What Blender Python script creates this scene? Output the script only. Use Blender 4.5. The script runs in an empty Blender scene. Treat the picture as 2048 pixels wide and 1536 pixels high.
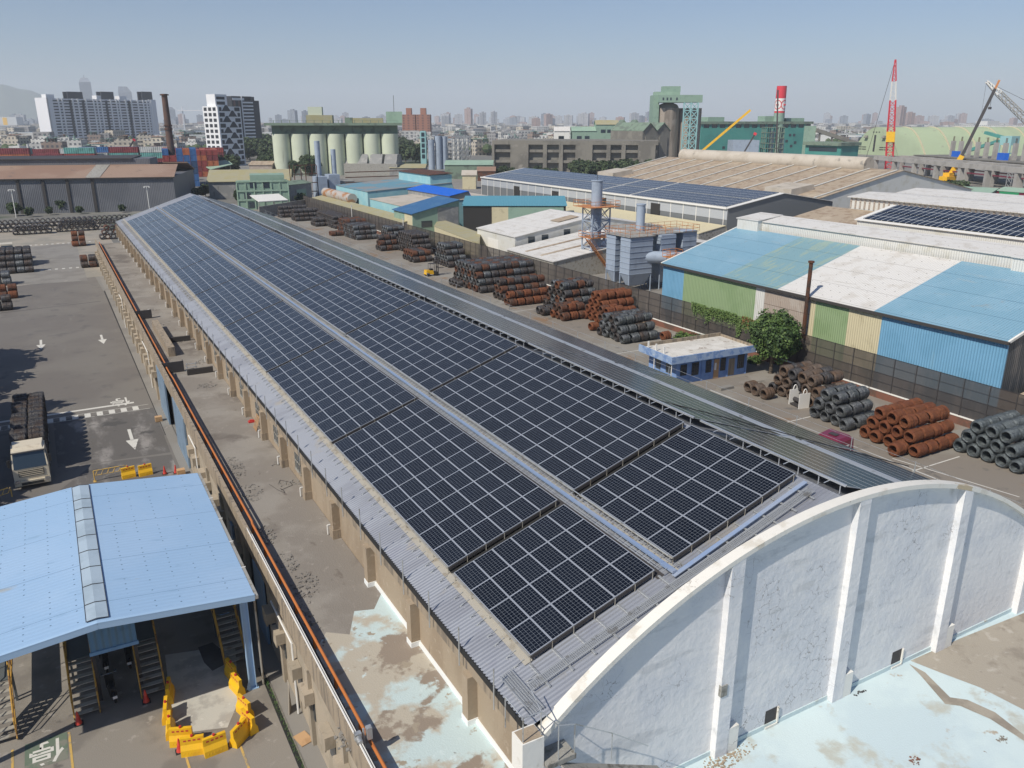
import bpy, math, random
from mathutils import Vector, Matrix, noise
from math import sin, cos, pi, radians, hypot, sqrt, atan2, floor
R = random.Random(7)
S = bpy.context.scene
COL = S.collection

# ------------------------------------------------------------------ camera
CAMH, PITCH, YAW, FPX = 27.0, radians(17.93), radians(29.23), 1629.0
cd = bpy.data.cameras.new('camera'); cam = bpy.data.objects.new('camera', cd); COL.objects.link(cam)
cam.location = (0, 0, CAMH); cam.rotation_euler = (pi/2-PITCH, 0, -YAW)
cd.sensor_width = 36; cd.lens = 36*FPX/2048; cd.clip_start = .5; cd.clip_end = 30000
S.camera = cam
# ------------------------------------------------------------------ sky, sun, exposure
SUN_EL, SUN_AZ = radians(46), radians(17)          # the sun stands to the left, slightly behind the viewer
sv = Vector((-cos(SUN_AZ)*cos(SUN_EL), -sin(SUN_AZ)*cos(SUN_EL), sin(SUN_EL)))
w = bpy.data.worlds.new('World'); S.world = w; w.use_nodes = True
nt = w.node_tree; nt.nodes.clear()
sky = nt.nodes.new('ShaderNodeTexSky'); sky.sky_type = 'NISHITA'; sky.sun_disc = False
sky.sun_elevation = SUN_EL; sky.sun_rotation = atan2(sv.x, sv.y) % (2*pi)
sky.altitude = 50; sky.air_density = 1.0; sky.dust_density = .7; sky.ozone_density = 4
bg = nt.nodes.new('ShaderNodeBackground'); bg.inputs[1].default_value = .08
wo = nt.nodes.new('ShaderNodeOutputWorld')
tint = nt.nodes.new('ShaderNodeMix'); tint.data_type = 'RGBA'; tint.blend_type = 'MULTIPLY'; tint.inputs[0].default_value = 1; tint.inputs[7].default_value = (.93, 1, 1.13, 1)
nt.links.new(sky.outputs[0], tint.inputs[6]); nt.links.new(tint.outputs[2], bg.inputs[0]); nt.links.new(bg.outputs[0], wo.inputs[0])
sl = bpy.data.lights.new('sun', 'SUN'); so = bpy.data.objects.new('sun', sl); COL.objects.link(so)
sl.energy = 4.5; sl.angle = radians(.5); sl.color = (1, .94, .84)
so.rotation_euler = sv.to_track_quat('Z', 'Y').to_euler()
S.view_settings.view_transform = 'Standard'; S.view_settings.look = 'None'
HAZE = .00014
S.cycles.volume_bounces = 1
S.view_settings.exposure = 0; S.view_settings.gamma = 1

# ------------------------------------------------------------------ survey helpers: where a sight line of the photograph meets a plane
_f = Vector((sin(YAW)*cos(PITCH), cos(YAW)*cos(PITCH), -sin(PITCH)))
_r = Vector((cos(YAW), -sin(YAW), 0)); _u = _r.cross(_f); C0 = Vector((0, 0, CAMH))
def ray(x, y): return _f*FPX + _r*(x-1024) - _u*(y-768)
def P(x, y, z=0): d = ray(x, y); return C0 + d*((z-CAMH)/d.z)
def PX(x, y, X): d = ray(x, y); return C0 + d*(X/d.x)
def PYY(x, y, Y): d = ray(x, y); return C0 + d*(Y/d.y)
def hgt(x, y, y2, z0=0):
    a = P(x, y, z0); d = ray(x-(y-y2)*.0, y2); return CAMH + d.z*hypot(a.x, a.y)/hypot(d.x, d.y)

# ------------------------------------------------------------------ materials
MATS = {}
def new_mat(name):
    m = bpy.data.materials.new(name); m.use_nodes = True; MATS[name] = m
    n = m.node_tree; b = n.nodes['Principled BSDF']; return m, n, b
def N(nt, t, **k):
    n = nt.nodes.new(t)
    for a, v in k.items(): setattr(n, a, v)
    return n
def mth(nt, op, a, b=None, c=None):
    n = N(nt, 'ShaderNodeMath', operation=op)
    for i, v in enumerate((a, b, c)):
        if v is None: continue
        if isinstance(v, (int, float)): n.inputs[i].default_value = v
        else: nt.links.new(v, n.inputs[i])
    return n.outputs[0]
def mix(nt, f, a, b):
    n = N(nt, 'ShaderNodeMix', data_type='RGBA')
    if isinstance(f, (int, float)): n.inputs[0].default_value = f
    else: nt.links.new(f, n.inputs[0])
    for i, v in ((6, a), (7, b)):
        if isinstance(v, tuple): n.inputs[i].default_value = (*v[:3], 1)
        else: nt.links.new(v, n.inputs[i])
    return n.outputs[2]
def noi(nt, co, scale, detail=4, st=None, rough=.6):
    if st:
        mp = N(nt, 'ShaderNodeMapping'); mp.inputs['Scale'].default_value = st; nt.links.new(co, mp.inputs[0]); co = mp.outputs[0]
    n = N(nt, 'ShaderNodeTexNoise'); n.inputs['Scale'].default_value = scale; n.inputs['Detail'].default_value = detail
    n.inputs['Roughness'].default_value = rough; nt.links.new(co, n.inputs['Vector']); return n.outputs['Fac']
def ramp(nt, v, lo, hi):
    n = N(nt, 'ShaderNodeMapRange', interpolation_type='SMOOTHSTEP'); nt.links.new(v, n.inputs[0])
    n.inputs[1].default_value = lo; n.inputs[2].default_value = hi; return n.outputs[0]
def mat(name, col, rough=.8, metal=0, layers=(), bump=0, bsc=20, corr=None, crack=None, alpha=None, world=False, spec=.5, screws=None, seams=None, coat=0):
    """a painted / weathered surface: layers = (colour, scale, lo, hi[, stretch]) of patches with a shape of their own"""
    m, n, b = new_mat(name)
    tc = N(n, 'ShaderNodeTexCoord'); geo = N(n, 'ShaderNodeNewGeometry')
    co = geo.outputs['Position'] if world else tc.outputs['Object']
    c = col
    for L in layers:
        f = ramp(n, noi(n, co, L[1], 6, L[4] if len(L) > 4 else None), L[2], L[3]); c = mix(n, f, c, L[0])
    h = None
    sp = N(n, 'ShaderNodeSeparateXYZ'); n.links.new(co, sp.inputs[0])
    if crack:      # (scale, width, colour)
        v = N(n, 'ShaderNodeTexVoronoi', feature='DISTANCE_TO_EDGE'); v.inputs['Scale'].default_value = crack[0]
        wn = N(n, 'ShaderNodeTexNoise'); wn.inputs['Scale'].default_value = crack[0]*2.2; wn.inputs['Detail'].default_value = 5
        n.links.new(co, wn.inputs['Vector'])
        vm = N(n, 'ShaderNodeVectorMath', operation='MULTIPLY_ADD'); n.links.new(wn.outputs['Color'], vm.inputs[0])
        vm.inputs[1].default_value = (.9/crack[0],)*3; n.links.new(co, vm.inputs[2]); n.links.new(vm.outputs[0], v.inputs['Vector'])
        msk = ramp(n, noi(n, co, .35, 3), .54, .62)
        f = mth(n, 'MULTIPLY', mth(n, 'LESS_THAN', v.outputs[0], crack[1]), msk); c = mix(n, f, c, crack[2])
    if screws:     # (axis a pitch, axis b pitch, radius, colour, axes)
        ax = screws[4]; fa = mth(n, 'FRACT', mth(n, 'DIVIDE', sp.outputs[ax[0]], screws[0])); fb = mth(n, 'FRACT', mth(n, 'DIVIDE', sp.outputs[ax[1]], screws[1]))
        da = mth(n, 'MULTIPLY', mth(n, 'ABSOLUTE', mth(n, 'SUBTRACT', fa, .5)), screws[0]); db = mth(n, 'MULTIPLY', mth(n, 'ABSOLUTE', mth(n, 'SUBTRACT', fb, .5)), screws[1])
        f = mth(n, 'MULTIPLY', mth(n, 'LESS_THAN', da, screws[2]), mth(n, 'LESS_THAN', db, screws[2]))
        f = mth(n, 'MULTIPLY', f, mth(n, 'GREATER_THAN', noi(n, co, 1.3, 3), .47)); c = mix(n, f, c, screws[3])
    if seams:      # (axis, pitch, width, colour)
        f = mth(n, 'LESS_THAN', mth(n, 'FRACT', mth(n, 'DIVIDE', sp.outputs[seams[0]], seams[1])), seams[2]/seams[1]); c = mix(n, f, c, seams[3])
    if corr:       # (axis, pitch, depth)
        if len(corr) > 3: v = mth(n, 'ADD', sp.outputs[0], sp.outputs[1])
        else: v = sp.outputs[corr[0]]
        h = mth(n, 'MULTIPLY', mth(n, 'SINE', mth(n, 'MULTIPLY', v, 2*pi/corr[1])), corr[2])
    if bump:
        q = mth(n, 'MULTIPLY', noi(n, co, bsc, 6), bump); h = mth(n, 'ADD', h, q) if h else q
    if h:
        bn = N(n, 'ShaderNodeBump'); bn.inputs['Strength'].default_value = 1; bn.inputs['Distance'].default_value = 1
        n.links.new(h, bn.inputs['Height']); n.links.new(bn.outputs[0], b.inputs['Normal'])
    if isinstance(c, tuple): b.inputs['Base Color'].default_value = (*c, 1)
    else: n.links.new(c, b.inputs['Base Color'])
    b.inputs['Roughness'].default_value = rough; b.inputs['Metallic'].default_value = metal; b.inputs['Specular IOR Level'].default_value = spec
    if coat: b.inputs['Coat Weight'].default_value = coat
    if alpha is not None: b.inputs['Alpha'].default_value = alpha
    return m
def facade(name, wall, glass, pu, pz, wu, wz, wall2=None, zoff=0):
    """a far building's wall with its rows of windows"""
    m, n, b = new_mat(name); tc = N(n, 'ShaderNodeTexCoord'); sp = N(n, 'ShaderNodeSeparateXYZ'); n.links.new(tc.outputs['Object'], sp.inputs[0])
    u = mth(n, 'ADD', sp.outputs[0], sp.outputs[1])
    fu = mth(n, 'LESS_THAN', mth(n, 'FRACT', mth(n, 'DIVIDE', u, pu)), wu); fz = mth(n, 'LESS_THAN', mth(n, 'FRACT', mth(n, 'DIVIDE', mth(n, 'ADD', sp.outputs[2], zoff), pz)), wz)
    g = N(n, 'ShaderNodeNewGeometry'); s2 = N(n, 'ShaderNodeSeparateXYZ'); n.links.new(g.outputs['Normal'], s2.inputs[0])
    f = mth(n, 'MULTIPLY', mth(n, 'MULTIPLY', fu, fz), mth(n, 'LESS_THAN', s2.outputs[2], .5))
    base = mix(n, ramp(n, noi(n, tc.outputs['Object'], .12, 4), .4, .6), wall, wall2 or tuple(.8*c for c in wall))
    n.links.new(mix(n, f, base, glass), b.inputs['Base Color']); b.inputs['Roughness'].default_value = .75
    return m

G = (.33, .33, .33)
mat('asphalt', (.155, .14, .125), .9, layers=[((.18, .165, .145), .09, .42, .6), ((.13, .12, .11), .35, .56, .66), ((.2, .185, .165), .5, .62, .74, (1, .12, 1))], bump=.01, bsc=40, world=True)
mat('asphalt_dark', (.075, .07, .066), .9, layers=[((.11, .105, .1), .3, .45, .6)], world=True)
mat('dusty_asphalt', (.12, .11, .1), .9, layers=[((.27, .25, .23), .55, .5, .68, (1, .35, 1)), ((.08, .075, .07), .25, .55, .62)], bump=.01, bsc=30, world=True)
mat('pale_concrete', (.33, .29, .235), .9, layers=[((.26, .24, .2), .12, .45, .58), ((.38, .34, .28), .6, .6, .7)], bump=.01, bsc=20, world=True, seams=(1, 9.5, .12, (.2, .18, .16)))
mat('grey_concrete', (.24, .225, .2), .9, layers=[((.2, .185, .165), .2, .45, .6), ((.31, .28, .25), .8, .62, .7)], bump=.01, bsc=20, world=True)
mat('yard_concrete', (.225, .195, .16), .9, layers=[((.27, .25, .215), .07, .45, .58), ((.24, .15, .085), .13, .56, .68), ((.16, .145, .125), .5, .57, .66)], bump=.01, bsc=20, world=True, crack=(.3, .006, (.12, .11, .1)))
mat('shed_floor', (.25, .225, .19), .9, layers=[((.19, .17, .145), .25, .46, .58), ((.33, .3, .26), 1.2, .6, .7), ((.11, .1, .09), .35, .64, .7)], bump=.012, bsc=18, world=True)
mat('white_floor', (.5, .48, .42), .9, layers=[((.38, .36, .32), .8, .46, .6), ((.58, .56, .5), 2.5, .6, .7)], bump=.01, bsc=20, world=True)
mat('deck', (.225, .2, .17), .95, layers=[((.28, .255, .22), .22, .44, .6), ((.15, .13, .11), .12, .55, .63), ((.33, .3, .26), 2.2, .6, .75), ((.17, .145, .12), 1.2, .62, .7, (1, .5, 1))], bump=.025, bsc=14, world=True)
mat('deck_paint', (.5, .6, .59), .85, layers=[((.44, .395, .315), .33, .43, .52), ((.27, .22, .17), .42, .53, .58), ((.56, .65, .64), 1.7, .62, .7), ((.33, .28, .21), 1.1, .6, .65), ((.16, .13, .105), .9, .68, .72)], bump=.015, bsc=12, world=True)
mat('deck_bare', (.36, .32, .26), .95, layers=[((.27, .235, .19), .5, .48, .6), ((.44, .4, .34), 1.1, .58, .68), ((.15, .13, .11), 1.6, .66, .74), ((.24, .2, .15), .3, .6, .66)], bump=.02, bsc=12, world=True)
mat('deck_blue', (.52, .62, .64), .8, layers=[((.58, .68, .68), .25, .45, .6), ((.47, .48, .42), .45, .56, .68), ((.42, .36, .28), 1.2, .64, .72), ((.25, .19, .14), 2.3, .7, .76)], bump=.012, bsc=12, world=True)
mat('white_line', (.62, .6, .54), .8, layers=[((.2, .18, .16), 1.5, .58, .66)], world=True)
mat('yellow_line', (.55, .36, .1), .8, layers=[((.25, .22, .18), 1.8, .5, .66)], world=True)
mat('green_faded', (.13, .17, .12), .9, layers=[((.2, .2, .16), 1.2, .5, .6)], world=True)
mat('city_ground', (.16, .155, .14), .95, layers=[((.22, .21, .19), .01, .45, .55), ((.06, .08, .045), .006, .55, .6)], world=True)
mat('tan_plaster', (.36, .285, .2), .9, layers=[((.31, .24, .165), .5, .45, .6, (1, 1, .3)), ((.42, .34, .25), 2.2, .58, .68), ((.2, .165, .125), 3, .64, .74, (1, 1, .12))], bump=.02, bsc=9)
mat('stained_plaster', (.33, .265, .19), .9, layers=[((.2, .165, .125), 2.4, .48, .62, (1, 1, .1)), ((.13, .115, .1), 3.2, .6, .7, (1, 1, .08))], bump=.02, bsc=9)
mat('annex_plaster', (.4, .335, .25), .9, layers=[((.33, .28, .21), .6, .45, .6), ((.24, .2, .15), 1.6, .6, .7, (1, 1, .2))], bump=.015, bsc=9)
mat('white_wall', (.74, .73, .72), .85, layers=[((.66, .665, .68), .35, .45, .6), ((.6, .6, .6), 1.3, .56, .68, (.3, 1, 1)), ((.56, .55, .53), 1.3, .62, .74, (1, 1, .3)), ((.46, .43, .39), .9, .7, .78, (1, 1, .4))], bump=.04, bsc=2.8, crack=(1.6, .012, (.3, .29, .28)))
mat('white_paint', (.78, .76, .7), .8, layers=[((.66, .63, .56), 1.5, .55, .68)], bump=.01, bsc=6, crack=(1.2, .01, (.22, .2, .17)))
mat('coping_white', (.74, .71, .64), .8, layers=[((.62, .58, .5), 1.2, .52, .66), ((.52, .42, .28), .3, .64, .66), ((.4, .37, .32), 3.2, .68, .76)], bump=.01, bsc=6, crack=(2.0, .022, (.2, .17, .13)))
mat('skirt_white', (.8, .82, .8), .8)
mat('bare_cement', (.3, .29, .26), .9, layers=[((.15, .14, .12), 2, .5, .65)], bump=.03, bsc=8)
mat('steel_roof', (.37, .385, .415), .42, .45, layers=[((.31, .32, .35), .5, .45, .6, (.25, 1, 1)), ((.4, .37, .32), .35, .62, .74), ((.33, .34, .38), 1.5, .58, .68, (.15, 1, 1))], world=True)
mat('rust_edge_roof', (.43, .4, .34), .6, .2, layers=[((.3, .26, .2), 1.4, .5, .65)], world=True)
mat('galv', (.58, .59, .58), .45, .6, layers=[((.36, .35, .32), 2, .55, .65)])
mat('galv_dull', (.42, .4, .35), .6, .3, layers=[((.28, .24, .18), 2, .5, .65)])
mat('tray_blue', (.32, .42, .6), .35, .3, layers=[((.4, .46, .56), .3, .5, .6)])
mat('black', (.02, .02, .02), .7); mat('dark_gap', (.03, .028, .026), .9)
mat('dark_steel', (.06, .055, .055), .7, .2)
mat('bitumen', (.05, .045, .042), .9, bump=.02, bsc=8)
mat('pipe_orange', (.5, .17, .045), .5, layers=[((.4, .12, .03), .8, .58, .7)])
mat('pvc_white', (.75, .73, .68), .5)
mat('panel_frame', (.62, .64, .66), .35, .6)
mat('shed_blue', (.32, .475, .66), .42, 0, layers=[((.35, .5, .68), .15, .4, .6), ((.27, .41, .57), 1.1, .6, .72, (.3, 1, 1)), ((.36, .4, .42), .6, .68, .76, (.3, 1, 1))], world=True, screws=(1.05, .5, .035, (.1, .16, .24), (0, 1)), seams=(1, 4.1, .035, (.17, .27, .4)), corr=(1, .3, .004))
mat('shed_blue_steel', (.16, .33, .55), .5, layers=[((.12, .25, .42), .8, .5, .65)])
mat('door_blue', (.19, .27, .36), .55, layers=[((.15, .22, .3), .8, .5, .65)])
mat('shed_trim', (.36, .52, .7), .45)
mat('skylight', (.4, .49, .56), .45, 0, layers=[((.34, .42, .48), .5, .45, .6)])
mat('container_blue', (.11, .24, .38), .55, corr=(0, .3, .03), layers=[((.08, .17, .28), .8, .5, .65)])
mat('yellow_plastic', (.82, .47, .015), .42, layers=[((.7, .38, .02), 1.4, .5, .65), ((.35, .2, .05), 5, .68, .75)])
mat('cone_red', (.6, .06, .04), .5); mat('red', (.5, .04, .035), .5); mat('white_refl', (.8, .78, .74), .6)
mat('stair_yellow', (.5, .28, .05), .6, layers=[((.2, .1, .04), 2, .5, .6)])
mat('stair_grey', (.1, .11, .11), .6)
mat('rubber', (.02, .02, .02), .8); mat('chrome', (.55, .55, .56), .25, .9)
mat('truck_cream', (.62, .55, .42), .45, coat=.3, layers=[((.5, .43, .32), 1.5, .55, .68)])
mat('dark_glass', (.03, .045, .06), .08, spec=.8)
mat('maroon', (.17, .015, .04), .3, coat=.5)
mat('plywood', (.5, .31, .16), .8, layers=[((.4, .24, .12), 1.2, .5, .65)])
mat('grass', (.07, .15, .03), .8, layers=[((.12, .19, .05), 2, .5, .6)])
mat('brick_low', (.2, .085, .055), .85, layers=[((.12, .07, .05), .5, .45, .6), ((.26, .1, .06), .3, .6, .66)])
mat('net_dark', (.085, .07, .06), .9, layers=[((.06, .052, .047), .5, .45, .6, (1, 1, .3)), ((.12, .1, .085), 1.2, .6, .7, (1, 1, .15))], alpha=.86)
def coilmat(name, a, b_, c_, metal, rough):
    m, n, b = new_mat(name); tc = N(n, 'ShaderNodeTexCoord'); co = tc.outputs['Object']; oi = N(n, 'ShaderNodeObjectInfo')
    q = noi(n, co, 9, 5, (6, 1, 1)); c = mix(n, ramp(n, q, .35, .65), a, b_)
    ad = N(n, 'ShaderNodeVectorMath', operation='ADD'); n.links.new(co, ad.inputs[0]); n.links.new(oi.outputs['Location'], ad.inputs[1])
    c = mix(n, ramp(n, noi(n, ad.outputs[0], .9, 3), .45, .62), c, c_)
    n.links.new(c, b.inputs['Base Color']); b.inputs['Metallic'].default_value = metal; b.inputs['Roughness'].default_value = rough
    q2 = noi(n, co, 5, 4, (9, .7, .7)); bn = N(n, 'ShaderNodeBump'); bn.inputs['Strength'].default_value = 1; bn.inputs['Distance'].default_value = .07
    n.links.new(q2, bn.inputs['Height']); n.links.new(bn.outputs[0], b.inputs['Normal']); return m
coilmat('wire_dark', (.05, .047, .048), (.12, .115, .115), (.075, .055, .045), .5, .5)
coilmat('wire_grey', (.07, .075, .08), (.2, .21, .22), (.11, .12, .12), .6, .45)
coilmat('wire_green', (.07, .085, .09), (.21, .235, .245), (.12, .14, .145), .55, .45)
coilmat('wire_brown', (.09, .065, .05), (.2, .15, .115), (.13, .08, .05), .3, .6)
coilmat('wire_rust', (.11, .034, .013), (.25, .085, .03), (.17, .052, .02), .1, .8)
coilmat('wire_rust_dark', (.09, .035, .02), (.18, .07, .03), (.07, .045, .035), .2, .7)

# solar glass with its cells: 6 x 10 per panel, pale gaps between them
def solar_mat(name, cu, cv, ou, ov, fr_u=None, fr_v=None, fw=.03, lw=.009):
    m, n, b = new_mat(name); tc = N(n, 'ShaderNodeTexCoord'); sp = N(n, 'ShaderNodeSeparateXYZ'); n.links.new(tc.outputs['Object'], sp.inputs[0])
    def line(v, pitch, off, wd): return mth(n, 'LESS_THAN', mth(n, 'ABSOLUTE', mth(n, 'SUBTRACT', mth(n, 'FRACT', mth(n, 'ADD', mth(n, 'DIVIDE', mth(n, 'SUBTRACT', v, off), pitch), .5)), .5)), wd/2/pitch)
    f = mth(n, 'MAXIMUM', line(sp.outputs[0], cu, ou, lw), line(sp.outputs[1], cv, ov, lw))
    oi = N(n, 'ShaderNodeObjectInfo'); dk = mix(n, oi.outputs['Random'], (.003, .004, .008), (.006, .008, .014)); c = mix(n, f, dk, (.19, .21, .235))
    if fr_u:
        f2 = mth(n, 'MAXIMUM', line(sp.outputs[0], fr_u, 0, fw), line(sp.outputs[1], fr_v, 0, fw)); c = mix(n, f2, c, (.62, .62, .6))
    n.links.new(c, b.inputs['Base Color']); n.links.new(mth(n, 'MULTIPLY_ADD', oi.outputs['Random'], .12, .1), b.inputs['Roughness']); b.inputs['IOR'].default_value = 1.45
    return m
PW, PL = .985, 1.635
solar_mat('solar_glass', (PW-.06)/6, (PL-.06)/10, .03, .03)
solar_mat('solar_far', .5, .5, 0, 0, 1.0, 2.0, .09, .001)
solar_mat('solar_right', 40, 40, 0, 0, 1.0, 41, .07, .01)
for lk in list(MATS['solar_right'].node_tree.links):
    if lk.to_socket.name == 'Roughness': MATS['solar_right'].node_tree.links.remove(lk)
MATS['solar_right'].node_tree.nodes['Principled BSDF'].inputs['Roughness'].default_value = .24

# ------------------------------------------------------------------ mesh builder
class MB:
    def __init__(s, off=(0, 0, 0), M=None): s.v = []; s.f = []; s.m = []; s.off = Vector(off); s.M = M; s.smooth = []
    def add(s, vs, fs, m=0, sm=False):
        k = len(s.v)
        for p in vs:
            p = Vector(p)
            if s.M: p = s.M @ p
            s.v.append(p - s.off)
        for f in fs: s.f.append([i+k for i in f]); s.m.append(m); s.smooth.append(sm)
        return s
    def box(s, x0, y0, z0, x1, y1, z1, m=0):
        return s.add([(x0, y0, z0), (x1, y0, z0), (x1, y1, z0), (x0, y1, z0), (x0, y0, z1), (x1, y0, z1), (x1, y1, z1), (x0, y1, z1)],
                     [(0, 3, 2, 1), (4, 5, 6, 7), (0, 1, 5, 4), (1, 2, 6, 5), (2, 3, 7, 6), (3, 0, 4, 7)], m)
    def hull(s, bot, top, m=0, mt=None):
        n = len(bot); fs = [tuple(range(n))[::-1]]; k = n
        s.add(list(bot)+list(top), fs + [(i, (i+1) % n, n+(i+1) % n, n+i) for i in range(n)], m)
        s.add(list(top), [tuple(range(n))], m if mt is None else mt); return s
    def ext(s, poly, z0, z1, m=0, mt=None): return s.hull([(x, y, z0) for x, y in poly], [(x, y, z1) for x, y in poly], m, mt)
    def extY(s, poly, y0, y1, m=0):     # polygon in XZ swept along Y
        n = len(poly); vs = [(x, y0, z) for x, z in poly]+[(x, y1, z) for x, z in poly]
        return s.add(vs, [tuple(range(n)), tuple(range(n, 2*n))[::-1]]+[(i, i+n, (i+1) % n+n, (i+1) % n) for i in range(n)], m)
    def extX(s, poly, x0, x1, m=0):     # polygon in YZ swept along X
        n = len(poly); vs = [(x0, y, z) for y, z in poly]+[(x1, y, z) for y, z in poly]
        return s.add(vs, [tuple(range(n))[::-1], tuple(range(n, 2*n))]+[(i, (i+1) % n, (i+1) % n+n, i+n) for i in range(n)], m)
    def slab(s, a, b, c, d, t, m=0):    # four top corners, thickness t downwards
        q = [Vector(p) for p in (a, b, c, d)]; return s.hull([p-Vector((0, 0, t)) for p in q], q, m)
    def tube(s, a, b, r, n=8, r2=None, m=0, cap=True):
        a, b = Vector(a), Vector(b); d = (b-a).normalized(); u = d.orthogonal().normalized(); v = d.cross(u); r2 = r if r2 is None else r2
        vs = [a+(u*cos(t)+v*sin(t))*r for t in [2*pi*i/n for i in range(n)]]+[b+(u*cos(t)+v*sin(t))*r2 for t in [2*pi*i/n for i in range(n)]]
        s.add(vs, [(i, (i+1) % n, n+(i+1) % n, n+i) for i in range(n)], m, n > 6)
        if cap: s.add(vs, [tuple(range(n))[::-1], tuple(range(n, 2*n))], m)
        return s
    def path(s, pts, r, n=6, m=0):
        for a, b in zip(pts, pts[1:]): s.tube(a, b, r, n, m=m)
        return s
    def beam(s, a, b, wd, h, m=0):
        a, b = Vector(a), Vector(b); d = (b-a).normalized()
        u = d.cross(Vector((0, 0, 1))); u = Vector((1, 0, 0)) if u.length < 1e-4 else u.normalized(); v = u.cross(d)
        q = lambda p: [p+u*wd/2*i+v*h/2*j for i, j in ((-1, -1), (1, -1), (1, 1), (-1, 1))]
        return s.add(q(a)+q(b), [(0, 1, 2, 3), (7, 6, 5, 4), (0, 4, 5, 1), (1, 5, 6, 2), (2, 6, 7, 3), (3, 7, 4, 0)], m)
    def lathe(s, prof, n=16, m=0, c=(0, 0), sm=True):   # (r, z)
        vs = [(c[0]+r*cos(2*pi*i/n), c[1]+r*sin(2*pi*i/n), z) for r, z in prof for i in range(n)]; k = len(prof)
        s.add(vs, [(j*n+i, j*n+(i+1) % n, (j+1)*n+(i+1) % n, (j+1)*n+i) for j in range(k-1) for i in range(n)], m, sm)
        return s.add(vs, [tuple(range(n))[::-1], tuple(range((k-1)*n, k*n))], m)
    def build(s, name, mats, parent=None, label=None, kind=None):
        me = bpy.data.meshes.new(name); me.from_pydata([tuple(p) for p in s.v], [], s.f)
        for q in (mats if isinstance(mats, (list, tuple)) else [mats]): me.materials.append(MATS[q] if isinstance(q, str) else q)
        me.polygons.foreach_set('material_index', s.m); me.polygons.foreach_set('use_smooth', s.smooth); me.update()
        o = bpy.data.objects.new(name, me); COL.objects.link(o)
        if parent: o.parent = parent; KIDS.setdefault(parent.name, []).append(o)
        if label: o['label'] = label
        if kind: o['kind'] = kind
        return o
def tag(o, label, cat, group=None):
    o['label'] = label; o['category'] = cat
    if group: o['group'] = group
    return o
def thing(name, label, cat, loc=(0, 0, 0), rz=0, group=None):
    o = bpy.data.objects.new(name, None); COL.objects.link(o); o.location = loc; o.rotation_euler = (0, 0, rz); o.empty_display_size = .3
    return tag(o, label, cat, group)
def copy_tree(o, parent=None):
    c = o.copy(); COL.objects.link(c); c.parent = parent
    for ch in KIDS.get(o.name, ()): copy_tree(ch, c)
    return c
KIDS = {}
def dup(o, loc, rz=None, label=None, group=None, scale=None):
    c = copy_tree(o); c.location = loc
    if rz is not None: c.rotation_euler = (0, 0, rz)
    if label: c['label'] = label
    if group: c['group'] = group
    if scale: c.scale = (scale,)*3 if isinstance(scale, (int, float)) else scale
    return c
def sheet(name, poly, z, m, kind='structure'):
    return MB().add([(x, y, z) for x, y in poly], [tuple(range(len(poly)))]).build(name, m, kind=kind)
def rect(x0, y0, x1, y1): return [(x0, y0), (x1, y0), (x1, y1), (x0, y1)]
def text(body, size, M4, m, name, parent=None, ext=0):
    cu = bpy.data.curves.new('txt', 'FONT'); cu.body = body; cu.size = size; cu.align_x = 'CENTER'; cu.align_y = 'CENTER'; cu.extrude = ext
    cu.offset = size*.012
    o = bpy.data.objects.new('txt', cu); COL.objects.link(o); bpy.context.view_layer.update()
    me = bpy.data.meshes.new_from_object(o.evaluated_get(bpy.context.evaluated_depsgraph_get())); me.transform(M4)
    me.materials.clear(); me.materials.append(MATS[m]); me.name = name
    bpy.data.objects.remove(o); t = bpy.data.objects.new(name, me); COL.objects.link(t)
    if parent: t.parent = parent; KIDS.setdefault(parent.name, []).append(t)
    return t

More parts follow.
